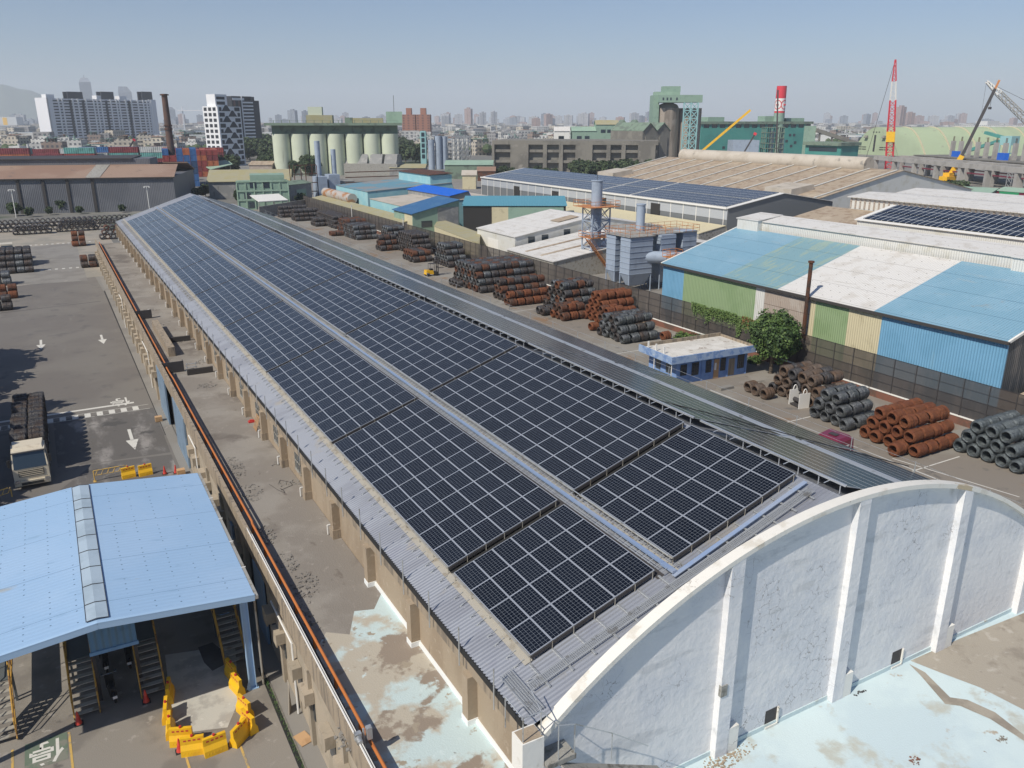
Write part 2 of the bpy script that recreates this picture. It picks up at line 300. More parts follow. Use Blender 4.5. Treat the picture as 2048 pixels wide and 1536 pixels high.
# a building standing on a front line A->B (world points), local x along the front, local y away from it
class Bld:
    def __init__(s, name, label, cat, A, B, group=None):
        s.A = Vector((A[0], A[1], 0)); d = Vector((B[0]-A[0], B[1]-A[1], 0)); s.L = d.length; s.d = d.normalized(); s.rz = atan2(d.y, d.x)
        s.t = thing(name, label, cat, s.A, s.rz, group); s.n = Vector((-s.d.y, s.d.x, 0))
    def fp(s, px, py, y=0):           # sight line meets the front plane (shifted back by y): local (u, z)
        r = ray(px, py); o = s.A + s.n*y; t = (o-C0).dot(s.n)/r.dot(s.n); p = C0+r*t; return (p-o).dot(s.d), p.z
    def lp(s, p): q = Vector(p)-s.A; return Vector((q.dot(s.d), q.dot(s.n), q.z))
    def part(s, name, m, mb, label=None, par=None): return mb.build(name, m, par or s.t, label)
    def gable(s, D, ze, zr, rf=.5, wall='white_paint', roof='steel_roof', oh=.3, ze2=None, th=.15):
        L = s.L; yr = D*rf; ze2 = ze if ze2 is None else ze2
        w_ = MB(); w_.add([(0, 0, 0), (L, 0, 0), (L, 0, ze), (0, 0, ze)], [(0, 1, 2, 3)]); w_.add([(0, D, 0), (L, D, 0), (L, D, ze2), (0, D, ze2)], [(3, 2, 1, 0)])
        for x in (0, L): w_.add([(x, 0, 0), (x, D, 0), (x, D, ze2), (x, yr, zr), (x, 0, ze)], [(0, 1, 2, 3, 4)])
        s.part('wall', wall, w_)
        r_ = MB(); e = th; k1 = (zr-ze)/yr; k2 = (zr-ze2)/(D-yr)
        r_.slab((-oh, -oh, ze-k1*oh+e), (L+oh, -oh, ze-k1*oh+e), (L+oh, yr, zr+e), (-oh, yr, zr+e), th*.8)
        r_.slab((-oh, yr+.002, zr+e), (L+oh, yr+.002, zr+e), (L+oh, D+oh, ze2-k2*oh+e), (-oh, D+oh, ze2-k2*oh+e), th*.8)
        s.roof = s.part('roof', roof, r_); return s
    def flat(s, D, h, wall='white_paint', roof='grey_concrete', par=.5):
        w_ = MB().box(0, 0, 0, s.L, D, h); s.part('wall', wall, w_)
        t = .25; p = MB(); 
        for b in ((0, 0, s.L, t), (0, D-t, s.L, D), (0, t, t, D-t), (s.L-t, t, s.L, D-t)): p.box(b[0], b[1], h+.003, b[2], b[3], h+par)
        s.part('parapet', wall, p); s.part('roof', roof, MB().box(t, t, h+.003, s.L-t, D-t, h+.06)); return s
    def pan(s, name, m, u0, u1, z0, z1, d=.06, label=None): return s.part(name, m, MB().box(min(u0, u1), -d, min(z0, z1), max(u0, u1), .02, max(z0, z1)), label)
# ================================================================== ground
sheet('ground', rect(-9000, -60, 9000, 12000), -.02, 'city_ground')
sheet('left_road', [(-14, 49), (6.3, 49), (6.3, 135), (5.6, 165), (-14, 160)], .004, 'asphalt')
sheet('loading_yard', [(-40, 160), (-14, 160), (5.6, 165), (12, 165), (12, 262), (-40, 270)], .004, 'pale_concrete')
sheet('verge', rect(-40, -10, -14, 160), .004, 'grey_concrete')
sheet('road_patch', [(-9, 163), (4.2, 161.5), (4.4, 215), (-8, 213)], .008, 'asphalt_dark')
bpy.data.objects['road_patch'].data.materials[0] = MATS['grey_concrete']
sheet('road_repair', [(-6.4, 60), (.3, 59.4), (5.8, 58.8), (6, 70), (.1, 71)], .008, 'dusty_asphalt')
sheet('road_dust', [(-2.5, 71.5), (6, 70.5), (6.1, 83.5), (-2.6, 84.2)], .0082, 'dusty_asphalt')
sheet('road_seam', [(-9, 139), (5, 141), (5, 141.3), (-9, 139.3)], .008, 'asphalt_dark')
sheet('shed_forecourt', rect(-14, -10, 6.2, 49), .004, 'shed_floor')
sheet('weighing_pad', [P(x, y).xy for x, y in ((330, 1310), (470, 1290), (478, 1400), (455, 1455), (375, 1465), (345, 1440))], .008, 'white_floor')
sheet('wet_stain', [P(x, y).xy for x, y in ((396, 1295), (425, 1285), (444, 1300), (448, 1330), (425, 1342), (408, 1325))], .01, 'asphalt_dark')
sheet('walkway', rect(6.2, -10, 7.0, 165), .05, 'grey_concrete')
gr = MB()
for i in range(60):
    y = 22+i*.55
    if y > 36: break
    for k in range(26): 
        a = R.uniform(0, 6.28); x = 6.02+R.uniform(-.09, .09); yy = y+R.uniform(0, .55); h = R.uniform(.05, .2)
        gr.add([(x, yy, .03), (x+.05*cos(a), yy+.05*sin(a), .03+h*.5), (x+.09*cos(a+.4), yy+.09*sin(a+.4), .03+h)], [(0, 1, 2)])
gr.build('weeds', 'grass', kind='stuff')
sheet('drain', rect(5.9, 12, 6.12, 37.5), .012, 'black')
sheet('roadside_drain', [(6.15, 75), (6.45, 75), (6.3, 150), (6.0, 150)], .012, 'dark_gap')
# road paint: stop line, squares, arrows, the word 停 seen upside down
mk = MB()
def q4(x0, y0, x1, y1, z=.013): mk.add([(x0, y0, z), (x1, y0, z), (x1, y1, z), (x0, y1, z)], [(0, 1, 2, 3)])
q4(-12, 85.9, 4.6, 86.35); 
for i in range(18):
    x = 4.3-i*1.06
    if not -3.4 < x+.5 < -20: q4(x, 83.6, x+.53, 84.75)
q4(-12, 84.8, 5.8, 84.87); q4(-12, 83.45, 5.8, 83.52)
for (x, y, L) in ((-3.38, 113.5, 5.2), (3.58, 112.6, 5.2), (3.42, 72.6, 5.6)):
    mk.add([(x-.14, y+L*.45, .0135), (x+.14, y+L*.45, .0135), (x+.14, y+L, .0135), (x-.14, y+L, .0135), (x, y, .0135), (x+.52, y+L*.47, .0135), (x-.52, y+L*.47, .0135)], [(0, 1, 2, 3), (4, 5, 6)])
for i in range(12): q4(-5+i*1.1, 215, -4.5+i*1.1, 216)
for i in range(7): q4(-3+i*1.2, 177, -2.5+i*1.2, 178)
mk.build('road_markings', 'white_line', kind='structure')
for px, sz, asp in (((240, 803), 1.9, 1.5), ((93, 1502), 1.45, 1.15)):
    p = P(*px); M4 = Matrix.Translation((p.x, p.y, .016)) @ Matrix.Rotation(pi, 4, 'Z') @ Matrix.Diagonal((1, asp, 1, 1))
    o = text('停', sz, M4, 'white_line', 'road_lettering'); o['kind'] = 'structure'
p = P(93, 1502); sheet('lettering_ground', rect(p.x-.85, p.y-1, p.x+.85, p.y+.9), .012, 'green_faded')
yl = MB()
for a, b in (((138, 1465), (150, 1536)), ((480, 1490), (502, 1536)), ((368, 1500), (384, 1536)), ((25, 1500), (28, 1536))):
    a, b = P(*a), P(*b); yl.add([(a.x-.05, a.y, .014), (a.x+.05, a.y, .014), (b.x+.05, b.y-3, .014), (b.x-.05, b.y-3, .014)], [(0, 1, 2, 3)])
yl.build('forecourt_lines', 'yellow_line', kind='structure')

# coil yard on the right of the warehouse
sheet('coil_yard', rect(40.2, -40, 72.5, 290), .004, 'yard_concrete')
sheet('land_beyond_fence', rect(72.5, -40, 400, 420), .002, 'grey_concrete')
yd = MB()
def q5(a, b, wd=.12):
    a, b = Vector((*a, .009)), Vector((*b, .009)); n = (b-a).cross(Vector((0, 0, 1))).normalized()*wd/2; yd.add([a-n, b-n, b+n, a+n], [(0, 1, 2, 3)])
q5((60.6, 30), (58.7, 39.5)); q5((58.2, 30), (57.9, 62.5)); q5((57.9, 62.5), (66, 62.2)); q5((57.8, 37), (64, 37)); q5((57.2, 50), (62, 50)); q5((57.2, 75), (57.2, 118)); q5((57.3, 77), (62, 77)); q5((57.3, 103), (62, 103.2))
q5((56.8, 120), (55.5, 240))
yd.build('yard_markings', 'white_line', kind='structure')

# ================================================================== long annex under the flat deck
DZ = 4.4
an = thing('annex_building', 'long low plastered annex with a flat stained roof deck beside the road', 'building', (7, 20, 0))
A0 = an.location
def AM(): return MB(off=A0)
wl = AM(); openings = [(66.0, 83.4, 4.05), (47, 49.2, 3.2), (39.0, 44.5, 3.9)]
ys = [14.0]
y = 14.0
for a, b, h in sorted(openings): wl.box(7, y, 0, 7.25, a, DZ-.3); wl.box(7.0, a, h, 7.25, b, DZ-.3); y = b
wl.box(7, y, 0, 7.25, 176, DZ-.3); wl.box(7.25, 175.7, 0, 11.7, 176, DZ-.3)
wl.build('wall', 'annex_plaster', an)
pw = AM(); pw.box(6.9, 14, DZ-.297, 7.12, 176.1, 5.3); pw.build('parapet', 'stained_plaster', an)
AM().box(7.123, 14.02, DZ-.25, 11.74, 176, DZ-.02).build('roof_slab', 'bare_cement', an)
deck = AM(); deck.add([(7.203, 34.5, DZ), (11.74, 34.5, DZ), (11.74, 176.2, DZ), (7.203, 176.2, DZ)], [(0, 1, 2, 3)]); deck.build('roof_deck', 'deck', an)
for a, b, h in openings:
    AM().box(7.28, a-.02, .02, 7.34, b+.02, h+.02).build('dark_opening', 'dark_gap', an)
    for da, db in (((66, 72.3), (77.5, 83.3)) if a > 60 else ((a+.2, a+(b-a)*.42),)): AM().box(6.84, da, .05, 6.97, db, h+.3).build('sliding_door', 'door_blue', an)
for i in range(32):
    y = 15.6+i*5.0
    if any(a-.5 < y < b+.5 for a, b, h in openings): continue
    AM().box(6.82, y, .02, 6.997, y+.42, 4.1).build('pilaster', 'annex_plaster', an)
for i in range(64):
    y = 17.3+i*2.5+(.5 if i % 2 else 0)
    if any(a-1.4 < y < b+.6 for a, b, h in openings) or int((y-15.6) % 5.0*10) in range(0, 8): continue
    hd = AM(); hd.box(6.55, y, 3.0, 6.99, y+.95, 3.1); hd.box(6.55, y, 2.5, 6.99, y+.09, 2.998); hd.box(6.55, y+.86, 2.5, 6.99, y+.95, 2.998); hd.box(6.55, y+.09, 2.35, 6.62, y+.86, 2.998)
    h = AM().box(6.96, y+.05, 1.5, 6.995, y+.9, 2.9).build('window', 'dark_glass', an); hd.build('hood', 'annex_plaster', h)
pc = AM()
for y, L in ((33, 4), (60, 3), (90, 5), (120, 4)): pc.path([(6.8, y, .1), (6.8, y, 4.0), (6.8, y+L, 4.0)], .05)
pc.build('drain_pipes', 'pvc_white', an)
# things lying along the annex
pp = AM(); pth = [(7.5, 14, 5.0), (7.5, 43.9, 5.0), (7.53, 44.1, 5.04), (7.5, 63, 5.0), (7.5, 75.5, 5.0), (7.42, 77.5, 5.05), (7.38, 79, 5.15)]
pp.path(pth, .07, 8); pp.path([(7.5, 80, 5.0), (7.5, 104.3, 5.0)], .07, 8); pp.path([(7.5, 105, 5.0), (7.5, 174, 5.0)], .075, 8); [pp.box(7.44, 16+i*3.1, DZ+.01, 7.56, 16.1+i*3.1, 4.91) for i in range(51)]
o = pp.build('pipe', 'pipe_orange', None); o.location = A0; tag(o, 'long orange gas pipe running along the inside of the annex parapet', 'pipe')
cb = AM()
for k, dx in enumerate((.0, .09, .18)):
    cb.path([(7.25+dx*.6+.03*sin(i*1.3+k), 14+i*4.0, 4.5+.05*k) for i in range(41)], .035, 5)
o = cb.build('cable', 'black', None); o.location = A0; tag(o, 'bundle of black cables lying between the parapet and the orange pipe', 'cable')
cw = AM(); cw.path([(6.98, 14, 5.34), (7.0, 34, 5.34), (7.0, 42.5, 5.34), (7.05, 43.5, 5.2)], .035, 5)
cw.path([(7.07, 14, 5.33), (7.09, 42, 5.34)], .02, 5)
o = cw.build('conduit', 'pvc_white', None); o.location = A0; tag(o, 'white conduit lying on top of the annex parapet', 'conduit')
def weld(name, m, label, cat, mb, loc=(0, 0, 0), group=None, rz=0):
    o = mb.build(name, m); o.location = loc; o.rotation_euler[2] = rz; return tag(o, label, cat, group)
# bulkheads, upstands and clutter on the deck
for nm, y, lab in (('bulkhead_panel', 79.5, 'dark upright plate across the orange pipe in mid roof deck'), ('bulkhead_panel', 104.5, 'dark upright plate across the orange pipe, the farther one')):
    b = MB(); b.box(-.7, -.04, 0, 1.15, .04, 1.05); b.box(-.72, -.08, 0, -.66, .5, 1.05, 0); b.box(1.09, .04, 0, 1.15, .5, 1.05); weld(nm, 'dark_steel', lab, 'panel', b, (7.8, y, DZ))
for y, x0, lab in ((77.9, 9.0, 'low dark kerb across the roof deck beside the pipe bulkhead'), (91.2, 9.2, 'low dark kerb across the roof deck farther from the viewer')):
    b = MB(); b.box(0, 0, 0, 11.3-x0, .25, .55); weld('roof_kerb', 'bitumen', lab, 'kerb', b, (x0, y, DZ))
b = MB(); b.box(0, 0, 0, .65, 13.5, .95); weld('duct_box', 'stained_plaster', 'long raised concrete duct beside the orange pipe on the deck', 'duct', b, (8.35, 85.5, DZ))
lad = MB()
for x in (0, .8): lad.tube((x, 0, 0), (x, 0, 1.0), .04, 6)
for z in (.25, .6, .9): lad.tube((-.1, 0, z), (.95, 0, z), .035, 6)
weld('small_ladder', 'galv', 'short metal ladder standing by the dark bulkhead on the roof deck', 'ladder', lad, (9.1, 78.6, DZ))
for x, y, h in ((8.9, 98.5, .9), (8.9, 86.3, .9), (8.8, 106.5, .7)):
    weld('vent_pipe', 'pvc_white', 'short white vent pipe standing up from the roof deck near the dark bulkheads', 'pipe', MB().tube((0, 0, 0), (0, 0, h), .07, 8), (x, y, DZ), 'short white vent pipes on the deck')
def rubble(name, label, cx, cy, rx, ry, n, m, smax=.16, seed=1):
    r_ = random.Random(seed); b = MB()
    for i in range(n):
        a = r_.uniform(0, 6.28); q = sqrt(r_.random()); x, y = q*rx*cos(a), q*ry*sin(a); s_ = r_.uniform(.03, smax)*(1-.4*q); t = r_.uniform(0, 3)
        pts = [(x+s_*cos(t+k*1.57)*r_.uniform(.6, 1.1), y+s_*sin(t+k*1.57)*r_.uniform(.6, 1.1)) for k in range(4)]
        h = s_*r_.uniform(.3, .8); b.hull([(u, v, 0) for u, v in pts], [(u*.85+x*.15, v*.85+y*.15, h*r_.uniform(.6, 1.1)) for u, v in pts])
    o = b.build(name, m, kind='stuff'); o.location = (cx, cy, DZ+.002); return o
for i, (px, rx, ry, n) in enumerate([((470, 935), .55, 2.2, 90), ((500, 985), .8, 1.5, 80), ((535, 1070), .45, 1.4, 70), ((575, 1125), .5, 1.3, 60), ((600, 1180), .4, 1.5, 70), ((625, 1250), .3, 2, 60), ((565, 925), .9, .5, 40), ((585, 966), 1, .5, 40), ((413, 772), .9, .9, 50), ((408, 724), .9, 1.2, 50), ((345, 683), 1.4, 1.2, 60), ((620, 1165), .4, 1.2, 50), ((510, 770), .7, .6, 30), ((690, 1480), .4, .9, 40), ((300, 620), .7, 1.2, 25), ((325, 650), .7, 1.2, 25)]):
    p = P(*px, DZ); rubble('roof_rubble', '', p.x, p.y, rx, ry, n, 'grey_concrete', seed=i)
pal = MB()
for i in range(4): pal.beam((0, i*.28, 0), (.35, i*.28, 1.15), .1, .03)
for z in (.1, .55, 1.0): pal.beam((.03+z*.3, -.05, z), (.03+z*.3, .9, z), .02, .1)
p = P(517, 862, DZ); weld('wooden_pallet', 'plywood', 'small broken wooden pallet leaning on the warehouse wall', 'pallet', pal, (11.3, p.y, DZ))
b = MB(); b.box(0, 0, 0, .5, .35, .12); b.box(.1, .1, .12, .4, .3, .2); p = P(503, 846, DZ); weld('red_sack', 'red', 'small crumpled red sack on the deck by the leaning pallet', 'sack', b, (p.x-.2, p.y, DZ))
rb = MB(); p0 = P(540, 970, DZ); rb.path([P(x, y, DZ+.03) for x, y in ((538, 968), (556, 980), (570, 986), (566, 980), (560, 977))], .014, 5); rb.path([P(x, y, DZ+.03) for x, y in ((562, 980), (585, 970), (580, 964), (560, 960), (557, 968))], .014, 5)
weld('bent_wire', 'dark_steel', 'loop of bent wire lying on the deck', 'wire', rb)
# camera mast bracket at the parapet
sp_ = MB(); sp_.tube((0, 0, 0), (0, 0, 1.2), .04, 6); sp_.box(-.35, -.1, .8, -.1, .1, 1.1); sp_.box(.1, -.12, .7, .3, .1, 1.2); sp_.tube((-.25, -.1, .95), (-.25, -.35, .9), .12, 10)
p = P(735, 1490, 4.9); weld('floodlight', 'galv', 'small floodlight and junction box fixed on the annex parapet', 'light', sp_, (7.25, p.y, 4.5))

FZ = 2.67
# ================================================================== painted deck in front of the arched wall
fd = thing('front_deck', 'pale blue painted flat roof below the white arched wall', 'roof', (7.2, -5, 0))
o = MB(off=fd.location).box(7.2, -20, 2.2, 11.74, 13.98, DZ-.02).box(11.75, -20, 2.2, 60, 19.36, FZ-.02).build('slab', 'bare_cement', fd)
MB(off=fd.location).add([(7.203, 14.0, DZ-.02), (11.74, 14.0, DZ-.02), (11.74, 34.5, DZ-.02), (7.203, 34.5, DZ-.02)], [(0, 1, 2, 3)]).build('underlay', 'bare_cement', fd)
d1 = MB(off=fd.location); pts = [(7.203, 34.5), (7.203, 33.8), (8.2, 33.2), (9, 34.6), (9.9, 33.6), (10.8, 35.2), (11.74, 35.0)]
d1.add([(7.203, -20, DZ+.004), (11.74, -20, DZ+.004), (11.74, 34.4, DZ+.004), (10.9, 33.2, DZ+.004), (10.0, 33.5, DZ+.004), (9.2, 31.8, DZ+.004), (8.3, 32.5, DZ+.004), (7.203, 31.0, DZ+.004)], [tuple(range(8))])
d1.build('side_paint', 'deck_paint', fd)
MB(off=fd.location).add([(7.203, 30.9, DZ), (11.74, 30.9, DZ), (11.74, 34.5, DZ), (7.203, 34.5, DZ)], [(0, 1, 2, 3)]).build('bare_strip', 'deck', fd)
MB(off=fd.location).add([(11.74, -20, FZ), (60, -20, FZ), (60, 19.365, FZ), (11.74, 19.365, FZ)], [(0, 1, 2, 3)]).build('blue_paint', 'deck_blue', fd)
bare = [P(x, y, FZ).xy for x, y in ((1815, 1318), (1880, 1345), (1960, 1375), (2048, 1420), (2160, 1450), (2200, 1250), (2048, 1226), (1925, 1275))]
MB(off=fd.location).add([(x, min(y, 19.28), FZ+.006) for x, y in bare], [tuple(range(len(bare)))]).build('bare_patch', 'deck_bare', fd)
st = [P(x, y, FZ).xy for x, y in ((1818, 1328), (1850, 1345), (1900, 1395), (1935, 1400), (1990, 1425), (2048, 1470), (2048, 1482), (1980, 1438), (1920, 1412), (1890, 1408), (1840, 1350))]
MB(off=fd.location).add([(x, y, FZ+.012) for x, y in st], [tuple(range(len(st)))]).build('crack_strip', 'deck_bare', fd)
for i, (px, rx, ry, n, m) in enumerate([((1445, 1522), .9, .5, 160, 'tan_plaster'), ((1830, 1522), .25, .25, 30, 'brick_low'), ((2005, 1480), .3, .2, 20, 'deck'), ((1712, 1378), .5, .1, 14, 'dark_steel'), ((1480, 1500), .8, .3, 40, 'tan_plaster')]):
    p = P(*px, FZ); rubble('roof_debris', '', p.x, min(p.y, 18.9), rx, ry, n, m, .09, seed=30+i).location.z = FZ+.006

# ================================================================== the warehouse
EX, RX, EX2, EZ, RZ, Y0, Y1 = 11.62, 26.3, 41.0, 7.5, 12.49, 19.45, 184.0
K = (RZ-EZ)/(RX-EX)
wh = thing('warehouse', 'very long gabled warehouse with tan pillared side wall and white arched front', 'building', (11.7, 18, 0))
W0 = wh.location
def WM(): return MB(off=W0)
WM().box(11.75, 19.62, DZ+.002, 12.0, Y1, EZ-.15).build('side_wall', 'tan_plaster', wh)
WM().box(40.6, 19.62, 0, 40.85, Y1, EZ-.15).build('rear_side_wall', 'tan_plaster', wh)
g = WM(); g.extY([(11.76, DZ), (40.84, DZ), (40.84, EZ-.1), (RX, RZ-.15), (11.76, EZ-.1)], Y1+.002, Y1+.25); g.box(11.76, Y1+.002, 0, 40.84, Y1+.24, DZ-.01); g.build('far_gable', 'white_paint', wh)
# side beam, columns with feet, skirting
bm = WM(); bm.box(11.55, 19.0, 6.62, 11.748, Y1, EZ-.12); bm.build('eaves_beam', 'stained_plaster', wh)
cy = []
i = 0
while 23.75+i*5.72 < Y1: cy.append(23.75+i*5.72); i += 1
for y in cy:
    cl_ = WM().box(11.32, y, DZ+.003, 11.748, y+.5, 6.618).build('column', 'tan_plaster', wh)
    if y < 40: WM().box(11.29, y-.03, DZ+.001, 11.749, y+.53, DZ+.26).build('foot', 'skirt_white', cl_)
    else: WM().box(11.27, y-.04, DZ+.001, 11.749, y+.54, DZ+.55).build('foot', 'stained_plaster', cl_)
sk = WM()
for a, b in [(14.1, cy[0])]+[(cy[k]+.5, cy[k+1]) for k in range(2)]: sk.box(11.66, a, DZ+.001, 11.749, b, DZ+.2)
sk.build('skirting', 'skirt_white', wh)
for k, y in enumerate(cy[:-1]):
    if y > 43:
        win_ = WM().box(11.72, y+2.3, 5.2, 11.752, y+3.6, 6.3).build('window', 'dark_glass', wh)
        fr = WM(); fr.box(11.66, y+2.2, 5.08, 11.749, y+3.7, 5.2)
        for q in (2.3, 2.72, 3.15, 3.55): fr.box(11.69, y+q, 5.2, 11.72, y+q+.05, 6.3)
        fr.box(11.69, y+2.3, 5.75, 11.719, y+3.6, 5.8); fr.build('frame', 'galv_dull', win_)
    if k > 2: WM().path([(11.2, y+.7, DZ+.02), (11.2, y+.7, DZ+.6), (11.45, y+.7, DZ+.6)], .045).build('downpipe', 'pvc_white', wh)
# roof sheets with real ribs near, so the eaves show their edge
rf = WM()
def slope(x0, x1, y, dz=0): return [(x0, y, EZ+K*(x0-EX)+dz if x0 <= RX else EZ+K*(EX2-x0)+dz), (x1, y, EZ+K*(x1-EX)+dz if x1 <= RX else EZ+K*(EX2-x1)+dz)]
ny = int((Y1-Y0)/.19); vs = []
for k in range(ny*4+1):
    y = Y0+k*(Y1-Y0)/(ny*4); dz = (0, .035, .035, 0)[k % 4]; vs += slope(EX-.12, RX, y, dz)
rf.add(vs, [(2*k, 2*k+1, 2*k+3, 2*k+2) for k in range(ny*4)])
rf.build('roof_sheet', 'steel_roof', wh)
r2 = WM(); r2.slab((RX, Y0, RZ+.03), (EX2, Y0, EZ), (EX2, Y1, EZ), (RX, Y1, RZ+.03), .06); r2.build('rear_roof_sheet', 'steel_roof', wh)
r3 = WM(); r3.add([(EX+1.15, Y0+2.4, EZ+K*1.15+.045), (EX+1.5, Y0+2.4, EZ+K*1.5+.045), (EX+1.5, Y1, EZ+K*1.5+.045), (EX+1.15, Y1, EZ+K*1.15+.045)], [(0, 1, 2, 3)]); r3.build('weathered_strip', 'rust_edge_roof', wh)
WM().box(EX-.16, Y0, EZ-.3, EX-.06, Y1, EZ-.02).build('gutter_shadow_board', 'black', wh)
WM().box(EX-.13, Y1-.1, EZ-.1, EX-.1, Y1+.1, EZ).build('eaves_flashing', 'galv', wh)
fl = WM(); fl.slab((EX-.2, Y1-.1, EZ+.07), (RX, Y1-.1, RZ+.1), (RX, Y1+.35, RZ+.1), (EX-.2, Y1+.35, EZ+.07), .2); fl.slab((RX, Y1-.1, RZ+.1), (EX2, Y1-.1, EZ+.07), (EX2, Y1+.35, EZ+.07), (RX, Y1+.35, RZ+.1), .2); fl.build('gable_flashing', 'galv', wh)
# arched front wall
AC, AR, AZ0, YW = 26.7, 23.312, -10.68, 19.37
def arch(x, d=0): return AZ0+sqrt(max((AR+d)**2-(x-AC)**2, 0))
xs = [11.75+(41.2-11.75)*i/48 for i in range(49)]
fw_ = WM(); prof = [(11.75, FZ+.003)]+[(x, arch(x, -.19)) for x in xs]+[(41.2, FZ+.003)]
fw_.extY(prof, YW, YW+.14); fw_.build('arched_wall', 'white_wall', wh)
cp = WM(); ap = []
for i in range(49):
    x = 11.72+(41.4-11.72)*i/48; z = arch(x); a = atan2(z-AZ0, x-AC); ap.append([(x, z), (x-.2*cos(a), z-.2*sin(a))])
vs = []
for (o1, i1) in ap: vs += [(o1[0], YW-.32, o1[1]), (o1[0], YW+.16, o1[1]), (i1[0], YW+.16, i1[1]), (i1[0], YW-.32, i1[1])]
fs = [(0, 1, 2, 3), (195, 194, 193, 192)]
for i in range(48):
    for j in range(4): fs.append((4*i+j, 4*i+4+j, 4*i+4+(j+1) % 4, 4*i+(j+1) % 4))
cp.add(vs, fs); cp.build('coping', 'coping_white', wh)
for x in (19.95, 26.75, 33.95, 40.6):
    pl = WM(); pl.extY([(x, FZ+.004), (x+.66, FZ+.004), (x+.66, arch(x+.66, -.203)), (x, arch(x, -.203))], YW-.31, YW-.002); pl_ = pl.build('pilaster', 'white_wall', wh)
    WM().box(x+.662, YW-.3, FZ+.004, x+1.2, YW-.002, FZ+1.2).build('foot', 'white_paint', pl_)
WM().box(19.93, YW-.35, FZ+3.0, 20.25, YW-.2, FZ+3.5).build('broken_plaster', 'bare_cement', wh)
WM().box(11.78, YW-.1, FZ+.004, 13.2, YW-.003, FZ+2.3).build('corner_pilaster', 'white_wall', wh)
for px in ((1542, 1433), (1793, 1315)):
    p = PYY(*px, YW); v = WM().box(p.x-.36, YW-.012, p.z-.38, p.x+.36, YW-.004, p.z+.4).build('vent', 'dark_steel', wh)
    t_ = WM(); t_.box(p.x+.3, YW-.09, p.z-.4, p.x+.38, YW-.004, p.z+.4); t_.box(p.x-.36, YW-.09, p.z-.46, p.x+.38, YW-.004, p.z-.38); t_.build('frame', 'coping_white', v)
fb = WM(); [fb.box(a, YW-.05, FZ+.005, b, YW-.003, FZ+.22) for a, b in ((13.22, 19.94), (21.16, 26.74), (27.96, 33.94), (35.16, 40.59))]; fb.build('wall_skirting', 'deck_blue', wh)
# corner block at the left foot of the arch, with its rails
cbk = WM(); cbk.box(10.9, YW-.6, 6.2, 11.73, YW+.12, 7.55); cbk_ = cbk.build('corner_block', 'white_paint', wh)
WM().box(10.95, YW-.55, 7.551, 11.7, YW+.05, 7.57).build('top', 'tan_plaster', cbk_)
WM().box(11.76, YW-.8, 6.3, 12.9, YW-.003, 6.5).build('ledge', 'bare_cement', wh)
rl = WM(); t0 = 7.57
for a, b in (((10.97, YW-.5, t0), (10.97, YW-.5, t0+.95)), ((11.66, YW-.5, t0), (11.66, YW-.5, t0+.95)), ((12.2, YW-.75, 6.5), (12.2, YW-.75, 7.9)), ((12.85, YW-.75, 6.5), (12.85, YW-.75, 7.7)), ((11.66, YW-.5, t0+.95), (12.2, YW-.75, 7.9)), ((12.2, YW-.75, 7.9), (12.85, YW-.75, 7.7)), ((10.97, YW-.5, t0+.95), (11.66, YW-.5, t0+.95)), ((10.97, YW-.5, t0+.95), (10.97, YW+.7, t0+.95)), ((10.97, YW+.7, t0-.3), (10.97, YW+.7, t0+.95)), ((11.66, YW-.5, t0+.95), (11.9, YW+.6, t0+1.0))): rl.tube(a, b, .022, 6)
rl.path([(12.85, YW-.75, 7.7), (14.4, YW-.8, 6.7), (16.0, YW-.85, 5.5)], .02, 5); rl.tube((14.4, YW-.8, 5.6), (14.4, YW-.8, 6.7), .02, 5)
rl.build('corner_railing', 'galv', wh)
dr = WM(); dr.beam((12.3, YW-.85, 6.25), (16.6, YW-.9, 4.2), .4, .06); dr.build('lean_gutter', 'bare_cement', wh)
# safety posts along both eaves
for side, X in ((0, EX-.28), (1, EX2-.35)):
    y = 21.6
    while y < Y1-1:
        p_ = WM(); z0 = 6.75 if side == 0 else EZ-.1; p_.tube((X, y, z0), (X, y, z0+1.75 if side == 0 else EZ+1.15), .028, 6)
        if side: p_.beam((X-1.1, y, EZ+.45), (X, y, EZ+.05), .05, .03)
        p_.build('safety_post', 'galv', wh); y += 2.87 if side == 0 else 4.3
ln = WM(); ln.path([(EX2-.35, 20, EZ+1.1), (EX2-.35, Y1-1, EZ+1.1)], .012, 4); ln.path([(EX2-.35, 20, EZ+.6), (EX2-.35, Y1-1, EZ+.6)], .012, 4); ln.build('safety_line', 'galv', wh)

# ---- solar arrays: blocks of 4 or 10 rows, 6 columns below the walkway and 7 above
AZ, AX0 = 7.9, 12.97                     # array plane: z = AZ + K*(x-11.65)
def az(x): return AZ+K*(x-11.65)
ca = cos(math.atan(K)); th = math.atan(K)
pm = MB(); pm.box(0, 0, -.035, PW, PL, -.003, 0)
pm.add([(.03, .03, 0), (PW-.03, .03, 0), (PW-.03, PL-.03, 0), (.03, PL-.03, 0)], [(0, 1, 2, 3)], 1)
for a in ((0, 0, PW, .03), (0, PL-.03, PW, PL), (0, .03, .03, PL-.03), (PW-.03, .03, PW, PL-.03)): pm.add([(a[0], a[1], .002), (a[2], a[1], .002), (a[2], a[3], .002), (a[0], a[3], .002)], [(0, 1, 2, 3)], 0)
PROTO = pm.build('solar_panel', ['panel_frame', 'solar_glass'])
pme = PROTO.data; bpy.data.objects.remove(PROTO)
starts = [21.8]+[28.92+16.82*i for i in range(9)]
ordn = ['nearest', 'second', 'third', 'fourth', 'fifth', 'sixth', 'seventh', 'eighth', 'ninth', 'farthest']
pit = 1.0
